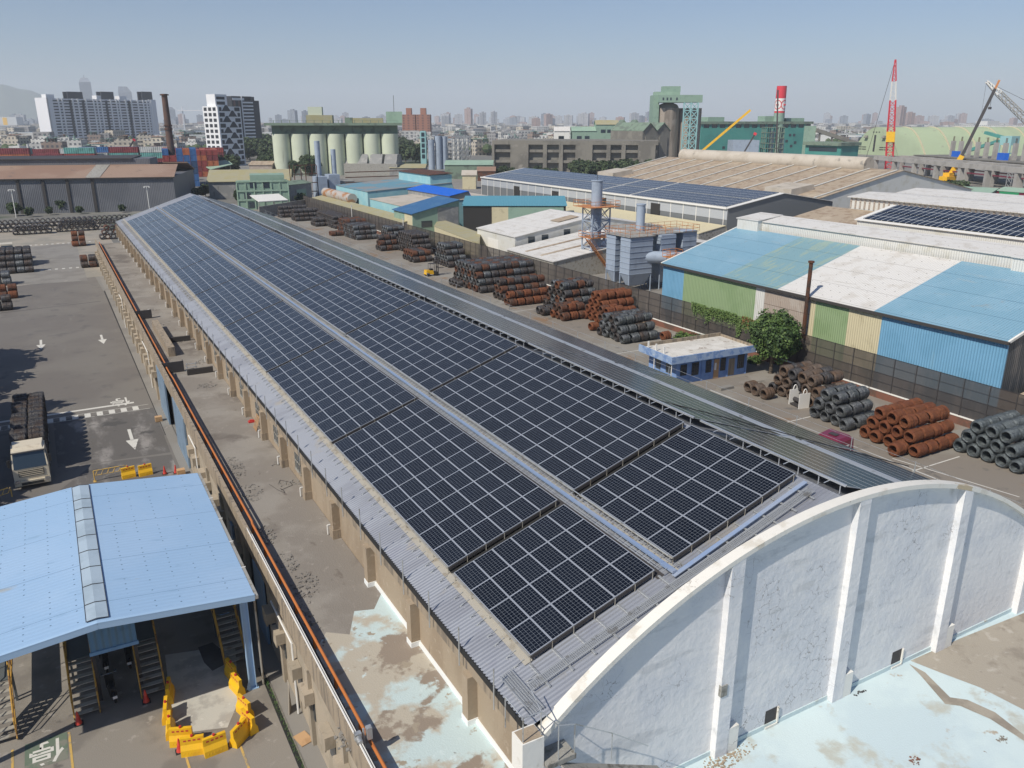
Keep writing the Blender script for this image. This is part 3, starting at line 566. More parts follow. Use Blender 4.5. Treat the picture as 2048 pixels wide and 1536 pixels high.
for bi, ys_ in enumerate(starts):
    rows = 4 if bi == 0 else 10
    if bi == 9: rows = 8
    for (x0, nc, nm) in ((AX0, 6, 'lower'), (19.5, 7, 'upper')):
        t = thing('solar_array', '%s solar array from the white arch, %s row of the road-side slope' % (ordn[bi], nm), 'solar array', (x0, ys_, az(x0)), 0, 'solar arrays on the road-side roof slope')
        for c in range(nc):
            for r_ in range(rows):
                o = bpy.data.objects.new('solar_panel', pme); COL.objects.link(o); o.parent = t
                pc_ = pit*ca*(.992 if nc == 7 else .996) if False else (6.48/7 if nc == 7 else 5.63/6)
                o.location = (c*pc_, r_*1.64, c*pc_*K); o.rotation_euler = (R.gauss(0, .0022), -th+R.gauss(0, .0022), 0)
                if pc_ < .93: o.scale = (.985, 1, 1)
        ft = MB(off=(x0, ys_, az(x0))); Wd = nc*(6.48/7 if nc == 7 else 5.63/6); Ln = rows*1.64
        for q in [k*1.64+.4 for k in range(rows)]:
            ft.beam((x0, ys_+q, az(x0)-.09), (x0+Wd, ys_+q, az(x0+Wd)-.09), .05, .08)
        if bi: MB(off=(x0, ys_, az(x0))).slab((x0+.1, ys_-.42, az(x0)-.3), (x0+Wd, ys_-.42, az(x0+Wd)-.3), (x0+Wd, ys_+.25, az(x0+Wd)-.3), (x0+.1, ys_+.25, az(x0)-.3), .05).build('gap_shade_strip', 'black', t)  # black strip stands in for the shade under the panels at the gap
        MB(off=(x0, ys_, az(x0))).beam((x0+.05, ys_+.0, az(x0)-.13), (x0+Wd, ys_+.0, az(x0+Wd)-.13), .04, .14).build('end_rail', 'dark_steel', t)  # end rail coloured dark to deepen the shade in the gap
        ft.beam((x0-.05, ys_-.03, az(x0)-.04), (x0-.05, ys_+Ln, az(x0)-.04), .09, .03)
        for c in range(nc+1):
            xx = x0+min(c*Wd/nc, Wd-.1)
            for q in ((-.02, Ln) if c else [k*1.6 for k in range(rows+1)]): ft.tube((xx, ys_+q, az(xx)-.05), (xx, ys_+q, az(xx)-.42), .02, 5)
        ft.build('support_frame', 'galv_dull', t)
# feet sticking out below the lower arrays onto the steel sheet
fe = MB(); y = 20.6
fe = []
y = 21.2; k = 0
bracket = MB(); bracket.beam((.15, 0, .02), (.62, 0, .02+.62*K), .025, .02); bracket.beam((.2, 0, .0), (.33, -.1, .2), .025, .025)
bme = bracket.build('bracket', 'galv'); bmesh_ = bme.data; bpy.data.objects.remove(bme)
bt = thing('bracket_row', 'row of small steel brackets along the lower edge of the solar arrays', 'bracket', (12.25, 21, EZ+K*.63+.06))
cnt = 0
while y < 182:
    if cnt < 98:
        o = bpy.data.objects.new('bracket', bmesh_); COL.objects.link(o); o.parent = bt; o.location = (0, y-21, 0)
    else:
        if cnt == 98: far = MB()
        far.beam((0, y-21, .02), (.62, y-21, .02+.62*K), .035, .03); far.beam((.12, y-21, 0), (.3, y-21.14, .28), .035, .035)
    cnt += 1; y += (.62, .9)[cnt % 2]
far.build('far_brackets', 'galv_dull', bt, kind='stuff')
# walkway between the arrays with the blue-grey cable tray, cross walkway near the arch
wk = thing('cable_walkway', 'blue-grey cable tray and grating walkway running up the roof between the solar arrays', 'walkway', (19, 21.5, az(19)))
def KM(): return MB(off=wk.location)
def zr(x): return EZ+K*(x-EX)
tr = KM(); tr.beam((19.06, 21.9, zr(19.06)+.36), (19.06, Y1-4, zr(19.06)+.36), .17, .1)
tr.beam((19.06, 21.92, zr(19)+.36), (19.1, 21.2, zr(19.1)+.3), .22, .1); tr.beam((19.0, 21.15, zr(19.0)+.2), (26.0, 21.25, zr(26)+.2), .2, .04); tr.build('cable_tray', 'tray_blue', wk)
gt = KM()
for dx in (18.7, 18.8): gt.tube((dx, 22, zr(dx)+.4), (dx, Y1-4, zr(dx)+.4), .013, 5)
gt.tube((19.43, 22, zr(19.4)+.42), (19.43, Y1-4, zr(19.4)+.42), .025, 5)
gt.build('side_rails', 'galv', wk)
gg = KM(); n_ = int((Y1-26)/.41)
for i in range(n_): y = 21.5+i*.41; gg.beam((18.68, y, zr(18.68)+.38), (18.95, y, zr(18.95)+.4), .025, .02); gg.beam((19.16, y, zr(19.16)+.3), (19.44, y, zr(19.44)+.32), .03, .02)
gg.build('walkway_mesh', 'galv', wk)
mesh = KM(); mesh.add([(19.15, 21.3, zr(19.15)+.15), (19.42, 21.3, zr(19.42)+.15), (19.42, Y1-4, zr(19.42)+.15), (19.15, Y1-4, zr(19.15)+.15)], [(0, 1, 2, 3)]); mesh.build('grating', 'galv_dull', wk); dkb = KM(); dkb.slab((18.63, 21.6, zr(18.63)+.06), (18.94, 21.6, zr(18.94)+.06), (18.94, Y1-4, zr(18.94)+.06), (18.63, Y1-4, zr(18.63)+.06), .02); dkb.build('slot_shade_strip', 'dark_steel', wk)  # dark strip on the roof paints the shade of the slotted gap
cw_ = thing('cross_walkway', 'perforated steel walkway laid up the roof slope beside the arched wall', 'walkway', (12.4, 19.9, zr(12.4)))
def XM(): return MB(off=cw_.location)
x0, x1 = 12.35, 25.8
for yy in (19.15, 19.62):
    pass
gx = XM(); nn = 180
for i in range(nn):
    x = x0+(x1-x0)*i/nn; gx.beam((x, 20.58, zr(x)+.16), (x, 20.95, zr(x)+.16), .02, .015)
for yy in [20.58+.0616*j for j in range(7)]: gx.beam((x0, yy, zr(x0)+.165), (x1, yy, zr(x1)+.165), .02 if 20.6 < yy < 20.9 else .04, .02)
gx.build('grating', 'galv', cw_)
for i in range(14):
    x = 12.9+i*.97; XM().beam((x, 20.3, zr(x)+.1), (x, 21.7, zr(x)+.1), .08, .05).build('sleeper', 'galv', cw_)
sg = XM()
for i in range(36): y = 19.7+i*.065; sg.beam((11.8, y, zr(11.8)+.16), (12.25, y, zr(12.25)+.16), .018, .015)
for xx in [11.8+.09*j for j in range(6)]: sg.beam((xx, 19.65, zr(xx)+.17), (xx, 22.0, zr(xx)+.17), .02 if 11.83 < xx < 12.2 else .045, .02)
sg.build('side_grating', 'galv', cw_)
# arrays on the far slope: seen edge-on beyond the ridge
k2 = -K
def az2(x): return 12.95-K*(x-26.35)
for bi, ys_ in enumerate([19.75]+starts[1:]):
    L_ = 8.7 if bi == 0 else 16.4
    if bi == 9: L_ = 12
    for (x0, nc, nm) in ((26.62, 7, 'upper'), (34.1, 6, 'lower')):
        t = thing('solar_array', '%s solar array from the white arch, %s row of the yard-side slope' % (ordn[bi], nm), 'solar array', (x0, ys_, az2(x0)), 0, 'solar arrays on the yard-side roof slope')
        Wd = nc*.93; m_ = MB(); m_.slab((0, 0, -.004), (Wd/ca, 0, -.004), (Wd/ca, L_, -.004), (0, L_, -.004), .03, 0)
        m_.add([(0, 0, 0), (Wd/ca, 0, 0), (Wd/ca, L_, 0), (0, L_, 0)], [(0, 1, 2, 3)], 1)
        m_.M = None; o = m_.build('panel_field', ['panel_frame', 'solar_right'], t); o.rotation_euler = (0, th, 0)
        rr = MB(); rr.beam((0, 0, .0), (0, L_, .0), .09, .09)
        for q in [k*1.1+.3 for k in range(int(L_/1.1))]: rr.tube((.05, q, -.05), (.05, q, -.55), .025, 5); rr.tube((-.35, q+.5, -.1), (.05, q+.5, -.05), .02, 5)
        rr.build('edge_rail', 'panel_frame', t)
rw = WM(); rw.beam((33.6, 20, az2(33.6)-.1), (33.6, Y1-4, az2(33.6)-.1), .6, .06); rw.build('rear_walkway', 'galv', wh)
cx_ = MB(); cx_.path([(26.1, 33, az2(26.6)+.1), (29, 31, az2(29)+.08), (33, 29.4, az2(33)+.1), (38, 27.5, az2(38)+.08), (41, 26.5, az2(41)+.1)], .03, 5)
weld('cable', 'black', 'black cable trailing diagonally over the yard-side solar panels', 'cable', cx_)
# ================================================================== blue shed over the loading bays
sh = thing('loading_shed', 'pale blue gabled open-fronted shed with a glazed ridge, left foreground', 'shed', (-.84, 35.2, 0))
def SM(): return MB(off=sh.location)
SL, SR, SY0, SY1, SRZ, SEZ = -7.45, 5.75, 35.15, 51.2, 6.35, 5.7
rfm = SM(); rfm.slab((SL, SY0, SEZ), (-.84, SY0, SRZ), (-.84, SY1, SRZ), (SL, SY1, SEZ), .07); rfm.slab((-.838, SY0, SRZ), (SR, SY0, SEZ), (SR, SY1, SEZ), (-.838, SY1, SRZ), .07); rfm.build('roof', 'shed_blue', sh)
sk_ = SM(); k_ = (SRZ-SEZ)/6.6
yy = [SY0+.3, 36.9, 38.6, 40.4, 42.2, 44, 46, 47.6, 48.9, SY1-.2]
for a, b in zip(yy, yy[1:]):
    sk_.slab((-1.25, a+.03, SRZ-k_*.41+.05), (-.84, a+.03, SRZ+.07), (-.84, b-.03, SRZ+.07), (-1.25, b-.03, SRZ-k_*.41+.05), .03)
    sk_.slab((-.838, a+.03, SRZ+.07), (-.38, a+.03, SRZ-k_*.46+.05), (-.38, b-.03, SRZ-k_*.46+.05), (-.838, b-.03, SRZ+.07), .03)
skl = sk_.build('ridge_skylight', 'skylight', sh)
dk = SM()
for a in yy: dk.beam((-1.27, a, SRZ-k_*.43+.06), (-.84, a, SRZ+.085), .03, .02); dk.beam((-.84, a, SRZ+.085), (-.36, a, SRZ-k_*.48+.06), .03, .02)
for x in (-1.26, -.37): dk.beam((x, SY0+.3, SRZ-k_*abs(x+.84)+.055), (x, SY1-.2, SRZ-k_*abs(x+.84)+.055), .025, .02)
dk.build('joints', 'dark_steel', skl)
fc = SM()
for x0, x1, z0, z1 in ((SL, -.84, SEZ, SRZ), (-.84, SR, SRZ, SEZ)):
    fc.beam((x0, SY0-.03, z0-.12), (x1, SY0-.03, z1-.12), .05, .3)
    fc.beam((x0, SY0+.02, z0+.03), (x1, SY0+.02, z1+.03), .16, .04)
fc.build('fascia', 'shed_trim', sh)
bm_ = SM(); bm_.beam((SL, 36.1, SEZ-.35), (-.84, 36.1, SRZ-.35), .2, .35); bm_.beam((-.84, 36.1, SRZ-.35), (SR, 36.1, SEZ-.35), .2, .35)
for i in range(5): y = 38.8+i*3; bm_.beam((SL, y, SEZ-.3), (-.84, y, SRZ-.3), .15, .3); bm_.beam((-.84, y, SRZ-.3), (SR, y, SEZ-.3), .15, .3)
bm_.build('roof_beam', 'shed_blue_steel', sh)
gt_ = SM(); gt_.box(SR, SY0-.05, SEZ-.2, SR+.16, SY1, SEZ-.02); gut = gt_.build('gutter', 'galv_dull', sh)
br_ = SM(); [br_.box(SR-.02, y, SEZ-.02, SR+.2, y+.05, SEZ+.01) for y in (38, 41, 44, 47)]; br_.build('bracket', 'pvc_white', gut)
for (x, y) in ((5.35, 36.1), (5.35, 43.5), (5.35, 50.5), (-7.1, 36.1), (-7.1, 50.5)):
    c_ = SM(); c_.box(x-.17, y-.14, 0, x-.13, y+.14, 5.2); c_.box(x+.13, y-.14, 0, x+.17, y+.14, 5.2); c_.box(x-.13, y-.02, 0, x+.13, y+.02, 5.2); c_.box(x-.26, y-.2, 0, x+.26, y+.2, .05)
    c_.add([(x-.17, y-.15, .05), (x-.35, y-.15, .05), (x-.17, y-.15, .7)], [(0, 1, 2)]); c_.build('column', 'shed_trim', sh)
SM().path([(5.85, 36.0, .1), (5.85, 36.0, 5.5)], .05).build('downpipe', 'galv_dull', sh)
# site cabin hung high under the shed
ct = thing('site_container', 'pale blue corrugated container raised on a frame in the shade of the shed', 'container', (-.36, 38.2, 3.1))
MB().box(-1.05, 0, 0, .98, 6, 2.35).build('shell', 'container_blue', ct); MB().box(-1.1, -.05, -.18, 1.03, .02, 0).build('bottom_rail', 'shed_blue_steel', ct)
[MB().box(x, y, -3.1, x+.15, y+.15, -.19).build('leg', 'dark_steel', ct) for x in (-1.05, .8) for y in (.5, 5.5)]
# stair ramps with yellow rails
def stair(x, yb, label, wd=1.05):
    t = thing('loading_stair', label, 'stairs', (x, yb, 0), 0, 'steel stairs under the blue shed')
    s_ = MB()
    for i in range(8): s_.box(0, i*.27, .2+i*.22, wd, i*.27+.25, .24+i*.22)
    s_.build('tread', 'galv_dull', t)
    b = MB(); b.box(0, 2.1, 1.86, wd, 8, 1.92); [b.box(q, 7.5, 0, q+.1, 7.6, 1.85) for q in (0, wd-.1)]; [b.box(q, 3, 0, q+.1, 3.1, 1.85) for q in (0, wd-.1)]; b.build('platform', 'stair_grey', t)
    for q in (-.04, wd+.0):
        r = MB(); r.beam((q, -.1, .1), (q, 2.1, 1.9), .05, .22); r.beam((q, 2.1, 1.9), (q, 8, 1.9), .05, .2); r.path([(q, 0, 1.0), (q, 2.1, 2.85), (q, 8, 2.85)], .035); r.path([(q, 0, .6), (q, 2.1, 2.4), (q, 8, 2.4)], .025)
        for i in range(3): r.tube((q, i*.9, .1+i*.8), (q, i*.9, 1.0+i*.8), .03, 6)
        for i in range(4): r.tube((q, 3+i*1.6, 1.9), (q, 3+i*1.6, 2.85), .03, 6)
        r.build('handrail', 'stair_yellow', t)
def pxy(px, py): p = P(px, py); return p.x, p.y
for px, lab in (((152, 1440), 'steel stair with yellow handrails left of the parked motorcycles'), ((286, 1398), 'steel stair with yellow handrails right of the parked motorcycles'), ((452, 1335), 'steel stair with yellow handrails beside the blue front column'), ((-18, 1495), 'steel stair with yellow handrails at the left picture edge')):
    x, y = pxy(*px); stair(x, y, lab)
# motorcycles
def moto(x, y, rz, label):
    t = thing('motorcycle', label, 'motorcycle', (x, y, 0), rz, 'motorcycles parked in the shed shade')
    for yy in (-.62, .62):
        wm = MB(); wm.lathe([(.18, -.05), (.28, -.05), (.3, 0), (.28, .05), (.18, .05)], 16); wm.M = None
        for i, v in enumerate(wm.v): wm.v[i] = Vector((v.z, v.x+yy, v.y+.3))
        wm.build('wheel', 'rubber', t)
    b = MB(); b.hull([(-.16, -.55, .3), (.16, -.55, .3), (.18, .35, .3), (-.18, .35, .3)], [(-.12, -.6, .72), (.12, -.6, .72), (.15, .3, .55), (-.15, .3, .55)]); b.hull([(-.2, .35, .3), (.2, .35, .3), (.12, .5, .3), (-.12, .5, .3)], [(-.2, .4, .95), (.2, .4, .95), (.1, .52, .95), (-.1, .52, .95)]); b.build('body', 'black', t)
    MB().hull([(-.12, -.65, .72), (.12, -.65, .72), (.13, .1, .7), (-.13, .1, .7)], [(-.1, -.6, .82), (.1, -.6, .82), (.1, .1, .78), (-.1, .1, .78)]).build('saddle', 'rubber', t)
    h = MB(); h.path([(-.36, .35, 1.02), (-.1, .45, .98), (.1, .45, .98), (.36, .35, 1.02)], .02); h.tube((0, .45, .98), (0, .6, .32), .035, 6); h.build('handlebar', 'chrome', t)
    MB().lathe([(.02, 0), (.09, .02), (.1, .06)], 10, c=(0, .52)).build('headlight', 'chrome', t).location.z = .85
    for s_ in (-1, 1): MB().box(s_*.3-.05, .3, 1.12, s_*.3+.05, .33, 1.2).build('mirror', 'dark_glass', t)
    MB().box(-.1, -.95, .42, .1, -.93, .56).build('number_plate', 'white_refl', t)
for px, rz, lab in (((228, 1405), .1, 'dark motorcycle nearest the shed front with white number plate'), ((213, 1345), .05, 'dark motorcycle behind the nearest one in the shed'), ((262, 1335), -.05, 'dark motorcycle parked on the right of the pair in the shed')):
    x, y = pxy(*px); moto(x, y+.6, rz, lab)
# traffic cones
def cone(x, y, label, z=0):
    t = thing('traffic_cone', label, 'traffic cone', (x, y, z), 0, 'red traffic cones')
    MB().box(-.19, -.19, 0, .19, .19, .04).build('base', 'rubber', t); MB().lathe([(.15, .04), (.115, .2)], 16).lathe([(.08, .38), (.03, .7)], 16).build('body', 'cone_red', t); MB().lathe([(.115, .2), (.08, .38)], 16).build('reflective_band', 'red', t)
for px, lab in (((360, 1503), 'red traffic cone in front of the yellow barriers'), ((293, 1404), 'red traffic cone in shade at the foot of the middle stair'), ((158, 1448), 'dull red traffic cone at the foot of the left stair'), ((330, 948), 'red traffic cone just behind the shed roof, left of two'), ((352, 946), 'red traffic cone just behind the shed roof, right of two')):
    cone(*pxy(*px), lab)
# water filled barriers
bpts = [((341, 1400), 78, 'at the upper left of the ring'), ((336, 1440), 80, 'second from the top on the left side'), ((343, 1470), 82, 'lowest on the left side of the ring'), ((366, 1492), -22, 'behind the traffic cone at the lower left'), ((389, 1510), -16, 'left of the middle at the bottom of the ring'), ((433, 1508), 4, 'in the bottom middle with chevron ribs'), ((482, 1485), 42, 'at the lower right corner of the ring'), ((500, 1462), 108, 'on the right side above the corner'), ((492, 1432), 108, 'middle of the right side'), ((476, 1385), 104, 'by the blue column on the right'), ((466, 1358), 102, 'at the top of the right side in shade')]
def barrier():
    t = thing('plastic_barrier', '', 'barrier', (0, 0, 0), 0, 'yellow plastic road barriers')
    b = MB(); q = [(-.21, 0), (.21, 0), (.19, .32), (.08, .55), (.08, .9), (-.08, .9), (-.08, .55), (-.19, .32)]
    b.extX([(a, c) for a, c in q], -.5, .5)
    for i in range(5): b.beam((-.36+i*.14, -.2, .15), (-.22+i*.14, -.13, .42), .03, .03); b.beam((-.36+i*.14, .2, .15), (-.22+i*.14, .13, .42), .03, .03)
    b.build('body', 'yellow_plastic', t)
    MB().tube((.0, 0, .9), (0, 0, .99), .06, 10).build('filler_cap', 'red', t)
    w_ = MB()
    for i in range(4): w_.box(-.36+i*.2, -.084, .72, -.24+i*.2, -.081, .8); w_.box(-.36+i*.2, .081, .72, -.24+i*.2, .084, .8)
    w_.build('reflector', 'red', t); return t
bp = barrier()
for i, (px, a, lab) in enumerate(bpts):
    x, y = pxy(*px); o = bp if i == 0 else dup(bp, (0, 0, 0)); o.location = (x, y+.15, 0); o.rotation_euler[2] = radians(a); o['label'] = 'yellow water-filled plastic barrier '+lab
for i, px in enumerate(((258, 955), (292, 950))):
    x, y = pxy(*px); dup(bp, (x, y, 0), radians(6), 'yellow plastic barrier just visible behind the shed roof, %s of two' % ('left', 'right')[i])
def rack(x, y, rz, lab):
    b = MB(); b.path([(0, 0, .9), (2.2, 0, .9), (2.4, 0, .7), (2.4, 0, .1)], .045, 6); b.path([(0, 0, .5), (2.2, 0, .5)], .03, 6)
    for i in range(6): b.tube((.1+i*.42, 0, .5), (.3+i*.42, 0, .9), .035, 6)
    b.tube((0, 0, 0), (0, 0, .9), .045, 6); b.box(-.1, -.2, 0, .1, .2, .04); weld('lift_barrier', 'yellow_line', lab, 'barrier', b, (x, y, 0), None, rz)
x, y = pxy(190, 963); rack(x, y, 0, 'pale yellow tubular barrier behind the shed roof ridge'); x, y = pxy(2, 1010); rack(x-1.5, y, .4, 'pale yellow tubular barrier at the left picture edge behind the shed')
for px, lab in (((607, 1480), 'small orange plywood board lying across the drain'), ):
    x, y = pxy(*px); b = MB(); b.box(-.3, -.42, 0, .3, .42, .04); weld('plywood_board', 'plywood', lab, 'board', b, (x, y, .06), None, .25)
b = MB(); b.hull([(0, 0, 0), (.6, .15, 0), (.6, .2, 0), (0, .05, 0)], [(.25, 0, 1.5), (.5, .15, 1.6), (.5, .2, 1.6), (.25, .05, 1.5)]); x, y = pxy(600, 1425); weld('leaning_board', 'pale_concrete', 'pale board leaning on the annex wall between the window hoods', 'board', b, (6.4, y, .05), None, .9)
for i, px in enumerate(((322, 842), (362, 950))):
    x, y = pxy(*px); b = MB(); b.box(-.3, -.25, 0, .3, .25, .45); weld('orange_crate', 'plywood', 'orange box standing outside the annex door, %s' % ('the farther one', 'beside the shed roof')[i], 'crate', b, (6.1, y, .05))

# ================================================================== coils of wire rod
def coil_mesh(seed, m, L=1.32, Ro=.6, Ri=.39, rough=.02):
    r_ = random.Random(seed); n = 26; b = MB(); prof = []
    k = 11
    for i in range(k+1):
        t = i/k; x = (t-.5)*L; e = min(t, 1-t)*k
        prof.append((x, Ro-(.15 if e < .5 else .035 if e < 1.5 else 0)+r_.uniform(-rough, rough)-(.035 if i in (3, 8) else 0)))
    prof += [(L/2-.02, Ri+.08), (L/2-.05, Ri), (-L/2+.05, Ri), (-L/2+.02, Ri+.08)]
    vs = []
    for x, r in prof:
        for j in range(n):
            a = 2*pi*j/n; q = r*(1+.03*sin(2*a+seed)+.015*sin(5*a+seed*2)-.03*max(0, -sin(a)))+r_.uniform(-rough, rough)*.5
            vs.append((x+r_.uniform(-.012, .012), q*cos(a), q*sin(a)))
    p_ = len(prof); b.add(vs, [(i*n+j, ((i+1) % p_)*n+j, ((i+1) % p_)*n+(j+1) % n, i*n+(j+1) % n) for i in range(p_) for j in range(n)], 0, False)
    for a in (.6, 2.2, 3.8, 5.4):
        c, s_ = cos(a), sin(a); o_, i_ = Ro+.012, Ri-.012
        b.path([(-L/2-.01, i_*c, i_*s_), (-L/2-.01, (o_-.08)*c, (o_-.08)*s_), (-L/2+.1, o_*c, o_*s_), (L/2-.1, o_*c, o_*s_), (L/2+.01, (o_-.08)*c, (o_-.08)*s_), (L/2+.01, i_*c, i_*s_)], .009, 4)
    for k in range(5):
        x = r_.uniform(-L/2, L/2); a = r_.uniform(0, 6.28); b.path([(x+t*.05*r_.uniform(.5, 1.5), (Ro+.02+.05*sin(t*1.6))*cos(a+t*.5), (Ro+.02+.05*sin(t*1.6))*sin(a+t*.5)) for t in range(3)], .012, 3)
    o = b.build('wire_coil', m); me = o.data; bpy.data.objects.remove(o); return me
CM = {m: [coil_mesh(i*7+j, 'wire_'+m, rough=.028 if 'rust' in m else .02) for j in range(5)] for i, m in enumerate(('dark', 'grey', 'green', 'brown', 'rust', 'rust_dark'))}
PEND = []
ORD = ['first', 'second', 'third', 'fourth', 'fifth', 'sixth', 'seventh', 'eighth', 'ninth', 'tenth', 'eleventh', 'twelfth', 'thirteenth', 'fourteenth']+['%dth' % i for i in range(15, 60)]
LAY = ['bottom', 'second', 'third', 'top', 'uppermost']
def stack(x, y, ny, nx, nl, m, desc, axis=0, pitch=1.24, group=None, taper=1, dirx=1, xo=None, size=1.0, omit=()):
    """coils lying with their axes across (axis 0) or along (axis 1) the yard; y = nearest coil, ny coils wide, nx coils deep, nl layers"""
    rr = random.Random(int(x*13+y*7)); ms = m if isinstance(m, list) else [m]
    for l in range(nl):
        n = ny-l*taper
        for j in range(n):
            for i in range(nx):
                if not (i == 0 or l == nl-1 or j == 0 or (l < nl and (j == n-1 or nl-1 == l))): continue
                if (l, j, i) in omit: continue
                a = y+(j+.5*l*taper)*pitch; c = x+i*1.41*dirx+.66+rr.uniform(-.05, .05)+(rr.choice((0, .25, -.2)) if l == 0 and i == 0 and rr.random() < .3 else 0)
                px_ = (c, a) if axis == 0 else (a, c)
                PEND.append((px_[0], px_[1], .6*size+l*1.06*size, axis, rr.choice(CM[ms[(l*3+j*2+i) % len(ms)]]), rr.uniform(-.03, .03), 'coil of %s, %s layer, %s from near end, %s deep' % (desc, LAY[l], ORD[j], ORD[i]), group or 'wire rod coils in the right yard', rr.uniform(0, 6.28), size))
stack(62.6, 50.7, 6, 3, 3, ['brown', 'dark', 'brown'], 'brown stack beside the tree')
stack(60.6, 55.9, 3, 1, 1, ['brown', 'dark'], 'brown row by lifting frame')
stack(60.3, 45.9, 4, 3, 3, 'grey', 'grey stack by lifting frame')
stack(60.3, 38.8, 5, 4, 3, 'rust', 'rust-red stack in near yard')
stack(58.9, 39.8, 1, 1, 1, 'rust', 'pile before rust-red stack')
stack(64.6, 32.7, 5, 4, 3, 'green', 'grey stack at right edge')
stack(64.6, 49.6, 1, 2, 1, 'brown', 'brown pair behind grey stack')
stack(60.8, 80.4, 5, 4, 3, ['grey', 'grey', 'dark'], 'charcoal stack nearest blue office')
stack(66.4, 79.2, 1, 1, 1, 'rust', 'rusty heap beside the bushes')
stack(62.9, 86.8, 2, 2, 3, ['rust', 'rust', 'rust_dark'], 'small orange pile off orange stack', taper=0)
stack(64.6, 89.2, 5, 4, 4, 'rust', 'orange stack second from office')
stack(61.2, 88.0, 1, 1, 1, 'rust', 'lone rusty spot in open yard')
stack(60.9, 94.6, 3, 3, 2, ['rust_dark', 'rust', 'rust_dark'], 'low brown-rust pile in mid yard')
stack(60.2, 98.8, 2, 2, 1, 'dark', 'dark pair by low rusty pile')
stack(64.0, 97.8, 6, 4, 4, ['dark', 'grey', 'dark', 'rust_dark'], 'tall dark stack in mid yard')
stack(59.0, 106.4, 2, 7, 2, ['rust_dark', 'rust'], 'long low rusty double row', taper=1)
stack(60.0, 110.5, 3, 6, 3, ['dark', 'rust_dark'], 'mixed stack near rusty row')
stack(59.6, 117.6, 9, 8, 4, ['dark', 'dark', 'rust_dark', 'grey'], 'large stack right of forklift')
stack(58.4, 123.8, 3, 2, 1, 'dark', 'low row touching forklift stack')
stack(65.4, 142.3, 6, 3, 4, ['dark', 'grey'], 'dark stack behind the forklift')
stack(61.8, 151, 5, 3, 2, ['dark', 'rust_dark'], 'low dark pile left of the forklift')
stack(65.5, 159, 9, 3, 4, 'dark', 'long charcoal stack along the far fence')
stack(61.5, 168.4, 3, 3, 3, ['dark', 'rust_dark'], 'far dark heap in the yard'); stack(65.5, 173, 6, 3, 4, ['dark', 'grey'], 'far dark stack at the fence')
stack(62.3, 187.4, 8, 4, 3, ['grey', 'dark', 'dark'], 'far bluish stack in the yard')
stack(59.4, 197, 2, 4, 1, 'rust_dark', 'far low rusty pair'); stack(64.5, 200, 7, 4, 3, ['rust_dark', 'dark', 'rust_dark'], 'far rusty topped stack')
stack(64.5, 210.5, 14, 3, 3, 'dark', 'far long dark stack at the fence'); stack(61.5, 217.5, 4, 3, 2, 'dark', 'far dark pile'); stack(60, 232, 4, 5, 3, 'dark', 'farthest dark stack at the yard end'); stack(58.5, 243, 3, 6, 3, 'dark', 'very farthest dark stack near the green building')
GL = 'wire rod coils in the left yard'
stack(-9.6, 176, 3, 4, 3, ['dark', 'dark', 'grey'], 'black stack at left edge', group=GL, pitch=1.3)
stack(-9.8, 184, 6, 4, 3, 'dark', 'second black stack, left edge', group=GL, pitch=1.3); stack(-9.8, 193.5, 4, 3, 2, 'dark', 'third black stack, left edge', group=GL)
stack(-10.2, 163.5, 3, 2, 2, 'grey', 'grey pile at the left edge', group=GL); stack(-10.4, 150.5, 2, 3, 2, ['rust', 'rust_dark'], 'rusty pile at the left edge', group=GL)
stack(-11, 141, 2, 3, 2, 'dark', 'dark pair at the left edge', group=GL)
stack(3.6, 208.6, 3, 2, 3, ['rust', 'rust_dark'], 'rusty pyramid on left apron', group=GL)
stack(3.9, 176.5, 3, 3, 2, ['dark', 'rust_dark'], 'dark heap by annex end', group=GL)
stack(217.5, 10.2, 7, 2, 3, ['dark', 'dark', 'rust_dark', 'rust_dark'], 'stack by far warehouse corner', axis=1, group=GL); 
stack(236.5, -8.0, 7, 2, 2, 'dark', 'front row of the far left stacks', axis=1, group=GL); stack(238, 1.5, 8, 2, 3, 'dark', 'front row of the far left stacks', axis=1, group=GL); stack(244, -14, 28, 1, 2, 'dark', 'middle row of the far left stacks', axis=1, group=GL); stack(252, -16, 30, 1, 2, 'dark', 'back row of the far left stacks', axis=1, group=GL)
# the truck's load counts too
TX, TY = -4.17, 68.1
for r_i in range(11):
    for s_i in range(2):
        for l in ((0, 1) if s_i else (1,)):
            if r_i >= 9 and l == 1 and R.random() < 0: continue
            PEND.append((TX-.62+s_i*1.26, TY+3.5+r_i*1.13, 1.75+l*1.08, 0, R.choice(CM['dark']), R.uniform(-.03, .03), 'black wire coil on the cream truck, %s row, %s from the cab, %s' % ('right' if s_i else 'left', ORD[r_i], 'upper' if l else 'lower'), 'wire rod coils on the truck', R.uniform(0, 6), .95))
PEND.sort(key=lambda q: hypot(q[0], q[1]))
for q in PEND[:300]:
    o = bpy.data.objects.new('wire_coil', q[4]); COL.objects.link(o); o.location = q[:3]; o.rotation_euler = (q[8], 0, q[5]+(pi/2 if q[3] else 0)) if not q[3] else (q[8], 0, pi/2+q[5]); rs = R.uniform(.94, 1.04); o.scale = (q[9]*R.uniform(.9, 1.03), q[9]*rs, q[9]*rs); tag(o, q[6], 'wire coil', q[7])
rest = {}
fc_ = {}
